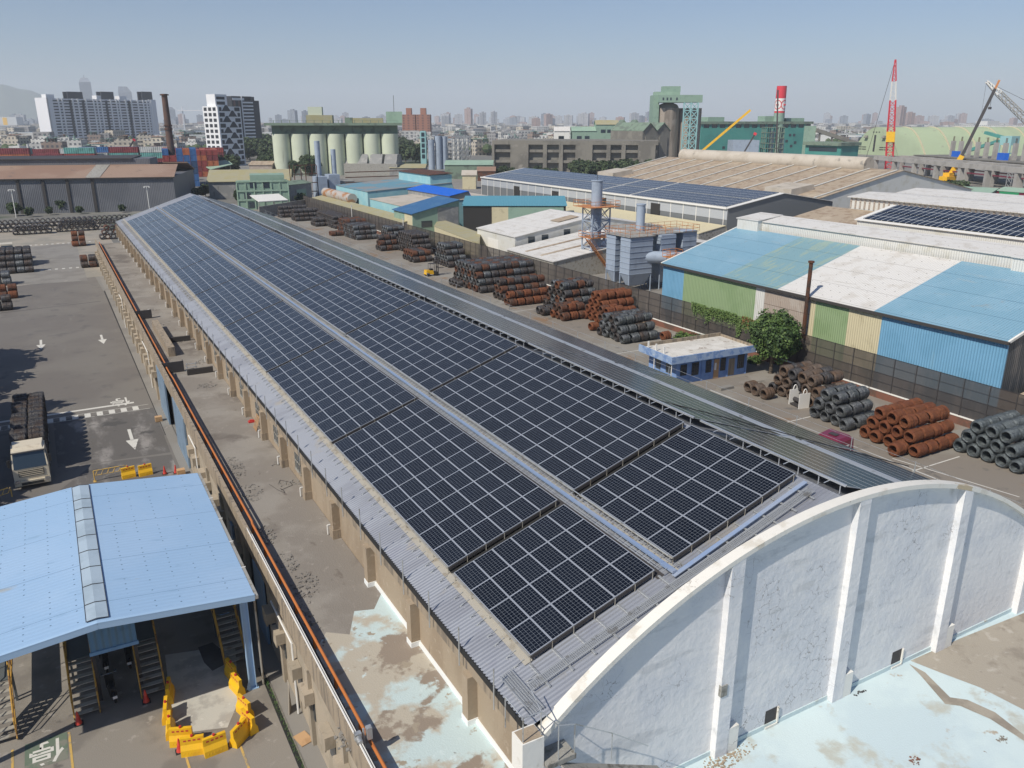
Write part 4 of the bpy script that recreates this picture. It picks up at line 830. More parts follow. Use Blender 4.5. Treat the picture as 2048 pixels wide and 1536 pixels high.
for q in PEND[300:]:
    M4 = Matrix.Translation(q[:3]) @ Matrix.Rotation(q[5]+(pi/2 if q[3] else 0), 4, 'Z'); mn = q[4].materials[0].name
    b = rest.setdefault('x', MB()); mi = fc_.setdefault(mn, len(fc_))
    n = 14; vs = []
    for x, r in ((-.64, .5), (-.52, .6), (-.05, .61), (0, .56), (.05, .61), (.52, .6), (.64, .5), (.6, .39), (-.6, .39)): vs += [M4 @ Vector((x, r*cos(2*pi*j/n), r*sin(2*pi*j/n))) for j in range(n)]
    b.add(vs, [(i*n+j, ((i+1) % 9)*n+j, ((i+1) % 9)*n+(j+1) % n, i*n+(j+1) % n) for i in range(9) for j in range(n)], mi)
rest['x'].build('distant_wire_coils', list(fc_), kind='stuff')

# ================================================================== cream truck
tk = thing('flatbed_truck', 'cream cab-over truck facing the viewer with a high load of black wire coils', 'truck', (TX, TY, 0))
c_ = MB(); c_.hull([(-1.2, 0, .75), (1.2, 0, .75), (1.2, 2.1, .75), (-1.2, 2.1, .75)], [(-1.2, .0, 1.75), (1.2, .0, 1.75), (1.2, 2.1, 1.75), (-1.2, 2.1, 1.75)]); c_.hull([(-1.2, .0, 1.751), (1.2, .0, 1.751), (1.2, 2.1, 1.751), (-1.2, 2.1, 1.751)], [(-1.12, .42, 2.95), (1.12, .42, 2.95), (1.15, 2.1, 3.0), (-1.15, 2.1, 3.0)])
c_.hull([(-1.0, .6, 2.96), (1.0, .6, 2.96), (1.1, 2.05, 2.96), (-1.1, 2.05, 2.96)], [(-.95, .95, 3.12), (.95, .95, 3.12), (1.05, 2.0, 3.3), (-1.05, 2.0, 3.3)]); cab_ = c_.build('cab', 'truck_cream', tk)
MB().add([(-1.1, -.02, 1.7), (1.1, -.02, 1.7), (1.04, .36, 2.85), (-1.04, .36, 2.85)], [(0, 1, 2, 3)]).build('windscreen', 'dark_glass', cab_)
v = MB(); v.add([(1.203, .3, 1.85), (1.203, 1.3, 1.85), (1.155, 1.3, 2.75), (1.155, .5, 2.75)], [(0, 1, 2, 3)]); v.add([(-1.203, .3, 1.85), (-1.203, 1.3, 1.85), (-1.155, 1.3, 2.75), (-1.155, .5, 2.75)], [(3, 2, 1, 0)]); v.build('side_window', 'dark_glass', cab_)
gr_ = MB(); gr_.box(-.85, -.04, 1.05, .85, -.005, 1.6); grl = gr_.build('grille', 'dark_steel', tk)
g2 = MB(); [g2.box(-.82, -.07, 1.1+i*.14, .82, -.045, 1.15+i*.14) for i in range(4)]; g2.build('bars', 'truck_cream', grl)
b_ = MB(); b_.hull([(-1.2, -.12, .35), (1.2, -.12, .35), (1.2, .5, .35), (-1.2, .5, .35)], [(-1.22, -.16, .74), (1.22, -.16, .74), (1.22, .5, .74), (-1.22, .5, .74)]); b_.build('bumper', 'truck_cream', tk)
MB().box(-.75, -.185, .42, .75, -.165, .62).build('air_intake', 'black', tk)
for s_ in (-1, 1):
    MB().box(s_*1.0-.16, -.19, .6, s_*1.0+.16, -.1, .82).build('headlight', 'chrome', tk)
    m_ = MB(); m_.box(s_*1.38-.1, .1, 1.9, s_*1.38+.1, .2, 2.5); m_.beam((s_*1.18, .2, 2.5), (s_*1.38, .15, 2.45), .04, .04); m_.build('mirror', 'black', tk)
MB().box(-1.12, .22, 2.87, 1.12, .42, 2.92).build('sun_visor', 'dark_steel', cab_)
for y in (1.0, 4.2, 9.6, 11.0, 12.4):
    for s_ in (-1, 1):
        wm = MB(); wm.lathe([(.25, -.14), (.48, -.14), (.52, -.08), (.52, .08), (.48, .14), (.25, .14)], 18); wm.v = [Vector((v.z+s_*1.02, v.x+y, v.y+.52)) for v in wm.v]; w_ = wm.build('wheel', 'rubber', tk); MB().tube((s_*1.13, y, .52), (s_*1.175, y, .52), .27, 14).build('rim', 'galv', w_)
ch = MB(); ch.box(-.4, 2, .6, .4, 15.6, .95); ch.box(-1.2, 2.4, 1.0, 1.2, 15.8, 1.14); ch.box(-1.2, 2.35, 1.14, 1.2, 2.45, 2.2); [ch.box(s_*1.2-.04, 2.5+i*2.2, 1.14, s_*1.2+.04, 2.6+i*2.2, 1.5) for s_ in (-1, 1) for i in range(6)]; ch.build('flatbed', 'dark_steel', tk)
# a second, parked far left tanker-like cab behind the black stack
x, y = pxy(15, 505); t = thing('parked_truck', 'white truck cab parked behind the black coil stack at the left edge', 'truck', (-8.6, 196, 0), .1)
MB().hull([(-1.2, -1.2, .6), (1.2, -1.2, .6), (1.2, 1.2, .6), (-1.2, 1.2, .6)], [(-1.1, -.9, 3.1), (1.1, -.9, 3.1), (1.15, 1.2, 3.2), (-1.15, 1.2, 3.2)]).build('cab', 'truck_cream', t); MB().add([(-1.05, -1.13, 1.7), (1.05, -1.13, 1.7), (1, -.94, 2.8), (-1, -.94, 2.8)], [(0, 1, 2, 3)]).build('windscreen', 'dark_glass', t); [MB().tube((s_*1.1-.15, 0, .5), (s_*1.1+.15, 0, .5), .5, 14).build('wheel', 'rubber', t) for s_ in (-1, 1)]

# ================================================================== maroon truck cab below the roof edge
mt_ = thing('maroon_truck', 'maroon truck cab half hidden below the warehouse roof edge with white lettering', 'truck', (51.7, 40.2, 0), radians(-86))
ml = MB(); ml.hull([(-1.2, -1.2, .6), (1.2, -1.2, .6), (1.2, 1.2, .6), (-1.2, 1.2, .6)], [(-1.2, -1.2, 1.8), (1.2, -1.2, 1.8), (1.2, 1.2, 1.8), (-1.2, 1.2, 1.8)]); ml.hull([(-1.2, -1.2, 1.801), (1.2, -1.2, 1.801), (1.2, 1.2, 1.801), (-1.2, 1.2, 1.801)], [(-1.05, -.85, 2.95), (1.05, -.85, 2.95), (1.1, 1.15, 3.1), (-1.1, 1.15, 3.1)]); ml.build('cab', 'maroon', mt_)
ml = MB(); ml.hull([(-1.0, -.8, 2.96), (1.0, -.8, 2.96), (1.05, 1.0, 3.05), (-1.05, 1.0, 3.05)], [(-.85, -.4, 3.2), (.85, -.4, 3.2), (.9, .9, 3.3), (-.9, .9, 3.3)]); ml.build('roof_fairing', 'maroon', mt_)
MB().box(-.35, -.1, 3.26, .35, .4, 3.3).build('roof_hatch', 'dark_steel', mt_); MB().add([(-1.1, -1.16, 1.85), (1.1, -1.16, 1.85), (1, -.88, 2.75), (-1, -.88, 2.75)], [(0, 1, 2, 3)]).build('windscreen', 'dark_glass', mt_)
text('SCANIA', .34, Matrix.Translation((0, -.88, 2.99)) @ Matrix.Rotation(radians(62), 4, 'X'), 'white_refl', 'lettering', mt_, .004)
text('SCANIA', .2, Matrix.Translation((1.155, .2, 2.6)) @ Matrix.Rotation(pi/2, 4, 'Z') @ Matrix.Rotation(radians(82), 4, 'X'), 'white_refl', 'lettering', mt_, .004)
[MB().tube((s_*1.05-.15, 0, .5), (s_*1.05+.15, 0, .5), .5, 14).build('wheel', 'rubber', mt_) for s_ in (-1, 1)]
MB().box(-.5, 1.21, .6, .5, 2.4, .95).build('chassis', 'dark_steel', mt_)

# ================================================================== blue office
of = Bld('blue_office', 'small flat-roofed blue office with barred windows and broken white roof, by the tree', 'building', (54.9, 63.35), (65.6, 62.75))
mat('office_blue', (.2, .33, .6), .8, layers=[((.16, .27, .52), 1.2, .45, .6), ((.36, .44, .55), 1.6, .62, .72), ((.06, .1, .2), 3, .66, .74)], bump=.01)
mat('office_blue_pale', (.3, .4, .56), .8, layers=[((.16, .26, .48), 1.6, .47, .6), ((.5, .53, .55), 2.5, .63, .7)], bump=.01)
mat('office_roof', (.56, .53, .47), .9, layers=[((.66, .63, .57), .6, .45, .6), ((.3, .24, .19), .9, .6, .66), ((.12, .1, .09), .5, .66, .74)], world=True)
of.part('wall', 'office_blue', MB().box(.9, .7, 0, of.L-.05, 5.6, 2.75))
of.part('roof', 'office_roof', MB().box(-.35, -.15, 3.0, of.L+.25, 5.8, 3.12))
fa = MB(); fa.box(-.4, -.2, 2.65, of.L+.3, -.05, 3.42); fa.box(-.4, -.05, 2.65, -.25, 5.85, 3.42); fa.box(-.25, -.05, 2.7, of.L+.15, 5.7, 2.998); of.part('fascia', 'office_blue_pale', fa)
fa = MB(); fa.box(-.25, 5.7, 2.9, of.L+.3, 5.88, 3.5); fa.box(of.L+.15, -.05, 2.9, of.L+.3, 5.7, 3.4); of.part('parapet', 'stained_plaster', fa)
for u0, u1, z0, z1 in ((1.5, 2.3, .95, 2.15), (3.0, 3.9, .8, 2.2), (4.9, 5.6, .85, 2.2), (6.9, 7.6, .8, 2.2), (9.3, 10.2, .75, 2.3)):
    wn_ = of.part('window', 'dark_glass', MB().box(u0, .66, z0, u1, .695, z1)); fr = MB()
    for q in range(4): x = u0+(u1-u0-.04)*q/3; fr.box(x, .62, z0, x+.04, .658, z1)
    for q in range(5): z = z0+(z1-z0-.04)*q/4; fr.box(u0, .6, z, u1, .618, z+.04)
    of.part('bars', 'dark_steel', fr, None, wn_)
of.part('door', 'plywood', MB().box(6.0, .64, .05, 6.7, .695, 2.2)); of.part('notice', 'white_refl', MB().box(6.05, .6, 1.0, 6.3, .635, 1.8)); of.part('bricked_opening', 'stained_plaster', MB().box(8.0, .66, .1, 8.9, .695, 2.0))
for y in (1.5, 3.4): of.part('side_window', 'dark_glass', MB().box(.86, y, 1.0, .895, y+.9, 2.1))
of.part('corner_post', 'pvc_white', MB().tube((-.15, 3.2, 0), (-.15, 3.2, 2.7), .05, 8).tube((-.15, .1, 0), (-.15, .1, 2.7), .05, 8))
of.part('pilaster', 'office_blue', MB().box(4.3, .62, 0, 4.5, .695, 2.7).box(7.8, .62, 0, 8.0, .695, 2.7).box(.9, .62, 0, 1.1, .695, 2.7).box(10.4, .62, 0, 10.6, .695, 2.7))
for i in range(3): of.part('roof_stub', 'pvc_white', MB().box(.2+i*.1, 4.9-i*1.3, 3.13, .35+i*.1, 5.05-i*1.3, 3.9))
b = MB(); b.box(-.9, -.35, 0, .9, .35, .28); x, y = pxy(1450, 778); weld('concrete_block', 'grey_concrete', 'low grey concrete plinth in front of the blue office', 'block', b, (x, y, 0)); 
sheet('office_apron', [(56, 60.9), (70, 60.4), (70.3, 62.6), (56, 63)], .016, 'deck')
# white lifting frame
lf = thing('lifting_frame', 'pair of pale grey steel plates with lifting eyes standing in the yard', 'lifting frame', (P(1597, 812).x, P(1597, 812).y, 0), -.12)
for x in (-.75, .75):
    q = MB(); q.box(x-.03, -.62, 0, x+.03, .62, 1.55)
    vs = [(x, .22*cos(a)*1.0, 1.5+.5*sin(a)) for a in [pi*i/8 for i in range(9)]]; q.path(vs, .05, 6); q.build('side_plate', 'pvc_white', lf)
MB().tube((-.75, 0, .55), (.75, 0, .55), .22, 12).box(-.7, -.5, .05, .7, .5, .2).build('cross_beam', 'dark_steel', lf)
lf.rotation_euler[2] = radians(80)

# ================================================================== fence between the yard and its neighbours
fn = thing('screen_fence', 'tall fence of dark netting on steel posts along the right yard', 'fence', (71.2, 20, 0))
MB().add([(0, 0, .8), (0, 243, .8), (0, 243, 4.4), (0, 0, 4.4)], [(0, 1, 2, 3)]).build('netting', 'net_dark', fn)
MB().box(-.12, 0, 0, .1, 243, .75).build('brick_base', 'brick_low', fn); MB().box(-.16, 0, .752, .12, 243, .86).build('base_coping', 'white_paint', fn)
for i in range(100): MB().box(-.09, i*2.43, .87, -.03, i*2.43+.07, 4.45).build('post', 'dark_steel', fn)
rl_ = MB(); [rl_.box(-.05, 0, z, -.02, 243, z+.04) for z in (1.7, 2.6, 3.5, 4.38)]; rl_.build('rail', 'dark_steel', fn)
for i, (px, h) in enumerate((((546, 440), 6.5), ((705, 452), 5.5), ((808, 488), 5.8))):
    p = PX(*px, 70.4); b = MB(); b.tube((0, 0, 0), (0, 0, h), .09, 8); b.box(-.2, -.1, h-.2, .2, .1, h); b.box(-.12, -.12, 2.0, .12, .12, 2.5); weld('lamp_post', 'pvc_white', 'white lamp post against the dark fence, %s from the left' % ('first', 'second', 'third')[i], 'lamp post', b, (70.4, p.y, 0), 'white lamp posts at the fence')
b = MB(); b.box(-1, 0, 0, 1, .08, 1.0); 
# forklift
fx, fy = pxy(868, 553); fk = thing('forklift', 'yellow and black forklift working among the dark coil stacks', 'forklift', (fx, fy+1, 0), radians(-90))
MB().hull([(-.6, -1.3, .35), (.6, -1.3, .35), (.6, .2, .35), (-.6, .2, .35)], [(-.55, -1.2, 1.15), (.55, -1.2, 1.15), (.55, .1, 1.0), (-.55, .1, 1.0)]).build('counterweight', 'yellow_plastic', fk)
MB().box(-.55, .21, .35, .55, 1.0, .75).build('chassis', 'dark_steel', fk)
q = MB(); [q.tube((x, y, .8), (x*.9, y*.9, 2.2), .04, 6) for x in (-.5, .5) for y in (-.5, .8)]; q.box(-.5, -.5, 2.2, .5, .75, 2.26); q.build('overhead_guard', 'dark_steel', fk)
q = MB(); [q.box(x-.06, 1.05, .1, x+.06, 1.2, 3.4) for x in (-.4, .4)]; [q.box(-.4, 1.06, z, .4, 1.15, z+.1) for z in (.4, 1.5, 2.6, 3.3)]; q.build('mast', 'dark_steel', fk); q = MB(); [q.box(x-.06, 1.2, 1.3, x+.06, 2.4, 1.36) for x in (-.3, .3)]; q.build('fork', 'dark_steel', fk); MB().box(-.3, -.4, 1.0, .3, .2, 1.3).build('seat', 'black', fk)
[MB().tube((s_*.5-.12, y, .32), (s_*.5+.12, y, .32), .32, 14).build('wheel', 'rubber', fk) for s_ in (-1, 1) for y in (-.9, .8)]
# ================================================================== trees and bushes
mat('leaf_a', (.055, .105, .02), .7, layers=[((.09, .15, .035), .9, .45, .6)]); mat('leaf_b', (.03, .06, .015), .75); mat('leaf_c', (.11, .17, .04), .7)
mat('leaf_far', (.045, .075, .025), .8, layers=[((.075, .1, .04), .15, .4, .6)]); mat('leaf_far_dark', (.025, .045, .018), .85); mat('ivy_red', (.2, .08, .03), .8)
mat('bark', (.12, .095, .07), .9)
def crown_mesh(name, seed, H, rx, rz, nclump, per, leaf, mats, base=.35, cr=.3):
    r_ = random.Random(seed); b = MB()
    for c in range(nclump):
        while True:
            p = Vector((r_.uniform(-1, 1), r_.uniform(-1, 1), r_.uniform(-1, 1)))
            if .45 < p.length < 1: break
        q = .82+.25*noise.noise(p*1.7+Vector((seed, 0, 0))); ctr = Vector((p.x*rx*q, p.y*rx*q, H*base+rz+p.z*rz*q)); k = r_.uniform(.6, 1.2)*cr*rx; mi = r_.choices(range(len(mats)), [5, 3, 2][:len(mats)])[0]
        for i in range(per):
            d = Vector((r_.gauss(0, 1), r_.gauss(0, 1), r_.gauss(0, 1))).normalized(); o_ = ctr+d*k*r_.uniform(.55, 1)
            nrm = (d+Vector((r_.uniform(-.6, .6), r_.uniform(-.6, .6), r_.uniform(-.1, .9)))).normalized(); u = nrm.orthogonal().normalized(); u.rotate(Matrix.Rotation(r_.uniform(0, 6.28), 3, nrm)); v = nrm.cross(u); s_ = leaf*r_.uniform(.6, 1.3)
            b.add([o_-u*s_, o_-v*s_*.55, o_+u*s_, o_+v*s_*.55], [(0, 1, 2, 3)], mi if r_.random() < .8 else r_.randrange(len(mats)))
    o = b.build(name, mats); me = o.data; bpy.data.objects.remove(o); return me
def trunk_mesh(H, r, spread, seed=0):
    r_ = random.Random(seed); b = MB(); b.tube((0, 0, 0), (.05*r_.uniform(-1, 1)*H*.3, 0, H*.45), r, 8, r*.7)
    for i in range(6): a = i*1.05+r_.uniform(0, .5); b.tube((0, 0, H*(.3+.03*i)), (cos(a)*spread*.65, sin(a)*spread*.65, H*(.62+.04*(i % 3))), r*.5, 6, r*.15)
    b.tube((0, 0, H*.44), (0, 0, H*.85), r*.65, 6, r*.15); o = b.build('trunk', 'bark'); me = o.data; bpy.data.objects.remove(o); return me
def tree_at(name, label, cat, loc, crown, trunk, sc=1, rz=0, group=None):
    t = thing(name, label, cat, loc, rz, group); t.scale = (sc,)*3 if isinstance(sc, (int, float)) else sc
    for nm, me in (('crown', crown), ('trunk', trunk)):
        if me: o = bpy.data.objects.new(nm, me); COL.objects.link(o); o.parent = t
    return t
tree_at('broadleaf_tree', 'dense round green tree between the blue office and the brown coil stack', 'tree', (67.9, 62.0, 0), crown_mesh('crown', 3, 6.8, 3.3, 3.0, 230, 80, .17, ['leaf_a', 'leaf_b', 'leaf_c'], .2, .22), trunk_mesh(6, .22, 2.2, 1))
FC = [crown_mesh('crown', 20+i, 9, 4.2, 3.3, 60, 22, .75, ['leaf_far', 'leaf_far_dark'], .18, .3) for i in range(3)]; FT = trunk_mesh(8, .25, 3, 2)
BC = [crown_mesh('foliage', 40+i, 1.2, 1.3, .55, 50, 30, .13, ['leaf_a', 'leaf_c', 'leaf_b'], -.1, .3) for i in range(2)]
bl = ['beside the charcoal stack', 'second from the charcoal stack', 'in the middle of the row', 'behind the blue office', 'nearest the tree']
for i, (x, y, s_) in enumerate(((68.6, 77.5, 1.2), (69, 75, 1.4), (68.4, 72.6, 1.3), (69.5, 70.5, 1.1), (69.6, 66, .8))):
    tree_at('bush', 'low yellow-green bush by the fence, %s' % bl[i], 'bush', (x, y, 0), BC[i % 2], None, s_, i, 'bushes behind the blue office')
iv = MB(); r_ = random.Random(5)
for i in range(5200):
    y = r_.uniform(64, 79); top = 4.65; dep = abs(r_.gauss(0, .55))+(.9*max(0, noise.noise(Vector((y*.9, 0, 3))))*r_.random()*3.4); z = top-dep
    if z < .7: continue
    a = Vector((71.05+r_.uniform(-.22, .05), y, z)); s_ = r_.uniform(.07, .15); u = Vector((r_.uniform(-.5, .3), r_.uniform(-1, 1), r_.uniform(-.6, .6))).normalized(); v = u.orthogonal().normalized()
    iv.add([a-u*s_, a-v*s_*.6, a+u*s_, a+v*s_*.6], [(0, 1, 2, 3)], 0 if r_.random() < .6 else (2 if y < 70 else 1))
o = iv.build('ivy', ['leaf_c', 'leaf_a', 'ivy_red']); tag(o, 'creeper with green and reddish leaves hanging over the dark fence', 'creeper')
for i in range(9): tree_at('roadside_tree', 'tree on the left verge, %s from the viewer' % ORD[i], 'tree', (-17.5+R.uniform(-1, 1), 64+i*5.6+R.uniform(-2, 2), 0), FC[i % 3], FT, R.uniform(1.2, 1.8), i, 'trees on the left verge')
for i, (px, s_) in enumerate((((30, 432), .5), ((128, 425), .55), ((100, 430), .3), ((285, 418), .35), ((60, 434), .35), ((245, 425), .3), ((160, 428), .3))):
    p = P(*px); tree_at('shrub', 'green shrub at the foot of the grey shed wall, number %s from the left' % (['two', 'five', 'four', 'eight', 'three', 'seven', 'six'][i]), 'shrub', p, FC[i % 3], None, s_, i, 'shrubs before the far grey shed')

# ================================================================== the patchwork shed beyond the fence
mat('beige_roof', (.48, .43, .36), .8, layers=[((.42, .37, .3), .2, .45, .6), ((.25, .23, .2), .4, .62, .7)]); mat('blue_sheet', (.18, .39, .57), .5, layers=[((.16, .36, .53), .3, .45, .6), ((.2, .4, .55), 1.1, .6, .72, (1, 1, .15)), ((.3, .36, .36), .5, .68, .78, (1, 1, .3))], corr=(0, .28, .025)); mat('green_sheet', (.28, .38, .2), .55, layers=[((.24, .34, .17), .25, .45, .6), ((.33, .38, .24), 1.1, .6, .72, (1, 1, .15)), ((.2, .22, .14), .6, .68, .76, (1, 1, .3))], corr=(0, .28, .025))
mat('cream_sheet', (.62, .55, .36), .55, layers=[((.5, .44, .28), .6, .55, .7)], corr=(0, .28, .025)); mat('tan_sheet', (.4, .33, .27), .7, layers=[((.26, .18, .13), 1.2, .6, .7, (1, 1, .2)), ((.45, .39, .33), .5, .5, .6)], corr=(0, .28, .02), seams=(2, 1.5, .06, (.14, .1, .08)))
mat('white_sheet', (.68, .67, .62), .5, layers=[((.6, .58, .5), .4, .5, .65)], corr=(0, .3, .025)); mat('dark_sheet', (.08, .085, .09), .6, corr=(1, .3, .02), layers=[((.17, .16, .15), .8, .5, .6, (1, 1, .2))])
RS = dict(screws=(1.25, 1.25, .045, (.1, .13, .15), (0, 1)))
mat('roof_blue', (.2, .36, .46), .5, layers=[((.23, .39, .49), .2, .45, .6), ((.25, .38, .45), .9, .58, .7, (.25, 1, 1)), ((.27, .3, .3), .25, .66, .76)], corr=(0, .3, .02), seams=(1, 3.4, .07, (.1, .2, .28)), **RS); mat('roof_teal', (.2, .34, .38), .55, layers=[((.28, .38, .33), .8, .5, .6, (2, .2, 1))], corr=(0, .3, .02), seams=(1, 3.4, .07, (.1, .18, .2)), **RS)
mat('roof_white', (.66, .64, .6), .6, layers=[((.58, .55, .5), .5, .5, .65), ((.5, .47, .42), 1.2, .6, .72, (.2, 1, 1)), ((.42, .4, .37), .3, .68, .78)], corr=(0, .3, .02), seams=(1, 3.4, .07, (.4, .38, .35)), screws=(1.25, 1.25, .06, (.2, .18, .16), (0, 1))); mat('roof_tan', (.4, .32, .23), .7, layers=[((.3, .22, .15), .6, .5, .6), ((.46, .38, .28), .2, .55, .65)], corr=(0, .35, .02))
bs = Bld('patchwork_shed', 'big shed with blue and white striped roof and patchwork wall beyond the fence', 'building', (73.6, 88.3), (73.6, 40.0))
def bu(px, py=0): return 88.3-PX(px, 528.7+(px-1329)*.2225+12, 73.6).y
U = [0, bu(1479, 560), bu(1557, 575), bu(1749.5, 618), bs.L]
def rs_(a, b, m): q = MB(); q.slab((a, -.25, 8.15), (b, -.25, 8.15), (b, 13.4, 12.25), (a, 13.4, 12.25), .12); bs.part('roof_panel', m, q)
rs_(-.2, U[1]-3, 'roof_blue'); rs_(U[1]-2.998, U[2], 'roof_teal'); rs_(U[2]+.002, U[3], 'roof_white'); rs_(U[3]+.002, bs.L+.2, 'roof_blue')
W = [(0, 1368, 'blue_sheet'), (1368, 1512, 'green_sheet'), (1512, 1530, 'white_sheet'), (1530, 1622, 'tan_sheet'), (1622, 1632, 'cream_sheet'), (1632, 1698, 'green_sheet'), (1698, 1764, 'cream_sheet'), (1764, 9999, 'blue_sheet')]
for a, b, m in W:
    a = 0 if a == 0 else bu(a, 570); b = bs.L if b == 9999 else bu(b, 620); bs.part('wall_panel', m, MB().box(a+.002, 0, 0, b, .15, 8.05))
eg = MB(); eg.box(-.25, -.45, 7.85, bs.L+.25, -.2, 8.12); bs.part('eaves_gutter', 'bitumen', eg)
for u in (0, bs.L): q = MB(); q.add([(u, .15, 0), (u, 30, 0), (u, 30, 7.9), (u, 15, 12.4), (u, .15, 8)], [(0, 1, 2, 3, 4)]); bs.part('gable', 'dark_sheet', q)
q = MB(); q.slab((-.25, -.3, 8.2), (-.05, -.3, 8.2), (-.05, 13.4, 12.33), (-.25, 13.4, 12.33), .25); q.slab((bs.L+.05, -.3, 8.2), (bs.L+.25, -.3, 8.2), (bs.L+.25, 13.4, 12.33), (bs.L+.05, 13.4, 12.33), .25); bs.part('verge_trim', 'white_paint', q)
q = MB(); q.box(.2, 13.0, 11.9, 4.2, 17.5, 13.6); q.box(4.2, 13.9, 12, 40, 17.5, 13.4); q.box(40.002, 13.0, 12, 60, 17.5, 13.5); bs.part('monitor_wall', 'white_sheet', q)
q = MB(); q.slab((0, 12.9, 13.65), (4.3, 12.9, 13.65), (4.3, 17.7, 14.2), (0, 17.7, 14.2), .1); q.slab((4.302, 13.7, 13.5), (39.9, 13.7, 13.5), (39.9, 17.7, 14.1), (4.302, 17.7, 14.1), .1); q.slab((39.902, 12.8, 13.6), (60, 12.8, 13.6), (60, 17.7, 14.2), (39.902, 17.7, 14.2), .1); bs.part('monitor_roof', 'roof_white', q)
q = MB(); q.slab((0, 17.5, 12.3), (60, 17.5, 12.3), (60, 31, 8), (0, 31, 8), .1); bs.part('rear_roof', 'roof_tan', q)
fl = MB(); yv = bs.L-bu(1625, 660); u = bu(1622, 660); z0 = 3.6; fl.tube((u, -.7, z0), (u, -.7, 12.0), .22, 12).tube((u, -.7, z0), (u+.6, -.5, z0-.3), .22, 12).tube((u, -.7, 12), (u, -.7, 12.2), .34, 12); bs.part('flue_pipe', 'wire_rust_dark', fl)
b = Bld('lean_to', 'low pale roof beyond the fence at the foot of the patchwork shed right end', 'shed', (74, 38.5), (74, 26)); b.gable(9, 3.2, 4.4, .9, 'dark_sheet', 'roof_tan', .1)

def roofbox(name, label, cat, c4, wall, roof, th=.12, drop=0, group=None):
    """walls down to the ground under a sloping roof given by its four corners"""
    o0 = Vector((c4[0][0], c4[0][1], 0)); t = thing(name, label, cat, o0, 0, group); q = [Vector(p)-o0 for p in c4]
    cen = sum(q, Vector())/4; ins = [p+(cen-p).normalized()*.15 for p in q]
    MB().hull([(p.x, p.y, drop) for p in ins], [(p.x, p.y, p.z-th) for p in ins]).build('wall', wall, t)
    MB().hull([p-Vector((0, 0, th-.003)) for p in q], q).build('roof', roof, t); return t
def CW(A, B, C): A, B, C = map(Vector, (A, B, C)); return [A, B, C, A+C-B]
# white buildings beyond the fence
wb = Bld('white_workshop', 'white steel workshop with small dark windows beyond the fence', 'building', (79.6, 157.5), (79.6, 141)); wb.gable(37, 5, 8, .5, 'white_sheet', 'roof_white', .2)
for px in ((1064, 479), (1091, 475), (1135, 464)):
    p = PYY(*px, 141); wb.part('window', 'dark_glass', MB().box(wb.L-.02, p.x-79.6-.9, p.z-.7, wb.L+.04, p.x-79.6+.6, p.z+.6))
wb.pan('door', 'pvc_white', 5, 9.5, 0, 3.6); wb.part('skylight', 'roof_tan', MB().slab((wb.L-5.5, 11.5, 7.2), (wb.L-2.2, 11.5, 7.2), (wb.L-2.2, 16.5, 8.02), (wb.L-5.5, 16.5, 8.02), .05))
lw = Bld('white_lean_to', 'long low white roof with tan rooflights in front of the white workshop', 'shed', (77, 139.5), (77, 122.5)); lw.gable(42, 3, 5.8, .5, 'galv_dull', 'roof_white', .2)
for u in (5, 10.5): lw.part('rooflight', 'roof_tan', MB().slab((u, 1, 3.33), (u+.9, 1, 3.33), (u+.9, 15, 5.25), (u, 15, 5.25), .05))
b = roofbox('khaki_shed', 'low khaki flat roof with railing just beyond the dark fence', 'shed', CW(P(868, 452, 3.6), P(957, 487, 3.6), P(962, 466, 3.9)), 'cream_sheet', 'roof_tan'); b.children if False else None
MATS['khaki'] = mat('khaki', (.36, .33, .21), .7, layers=[((.36, .32, .17), .3, .45, .6)], corr=(0, .35, .02))
bpy.data.objects[b.name]; KIDS[b.name][1].data.materials[0] = MATS['khaki']
# long white shed with solar roof
mat('panel_light', (.42, .44, .46), .55, corr=(0, .3, .02)); mat('panel_dark', (.17, .18, .185), .55, corr=(0, .3, .02))
lo = Bld('solar_shed', 'long grey and white industrial shed with solar roof in mid distance', 'building', (127.2, 248), (127.2, 132.5)); lo.gable(32.6, 9, 11.5, .5, 'panel_dark', 'pvc_white', .3)
lo.part('upper_wall_band', 'panel_light', MB().box(0, -.08, 6.6, lo.L, -.002, 8.9))
q = MB(); [q.box(i*4.4, -.16, 0, i*4.4+.18, -.085, 8.9) for i in range(27)]; q.box(0, -.5, 8.9, lo.L, -.1, 9.25); lo.part('wall_mullions', 'pvc_white', q)
for px in ((1034, 387), (1111, 398), (1205, 412), (1311, 425)): u, z = lo.fp(*px); lo.pan('open_doorway', 'dark_gap', u-1.7, u+1.7, z-2.6, z+2.2, .18)
def sarr(bld, u0, u1, y0, y1, ze, k, name='solar_field'):
    m_ = MB(); z = lambda y: ze+k*y+.28; m_.slab((u0, y0, z(y0)), (u1, y0, z(y0)), (u1, y1, z(y1)), (u0, y1, z(y1)), .08, 0); o = bld.part(name, 'solar_far', m_); return o
kk = 2.5/16.3
for u0, u1 in ((1.2, 66), (66.8, 80), (80.8, 114.5)):
    for y0, y1 in ((.5, 8), (8.5, 15.9)): sarr(lo, u0, u1, y0, y1, 9.0, kk)
lo2 = Bld('beige_lean_to', 'long beige lean-to roof along the foot of the solar shed', 'shed', (119, 205), (119, 132)); lo2.gable(7.8, 4.2, 5.4, .95, 'bare_cement', 'cream_sheet', .1)
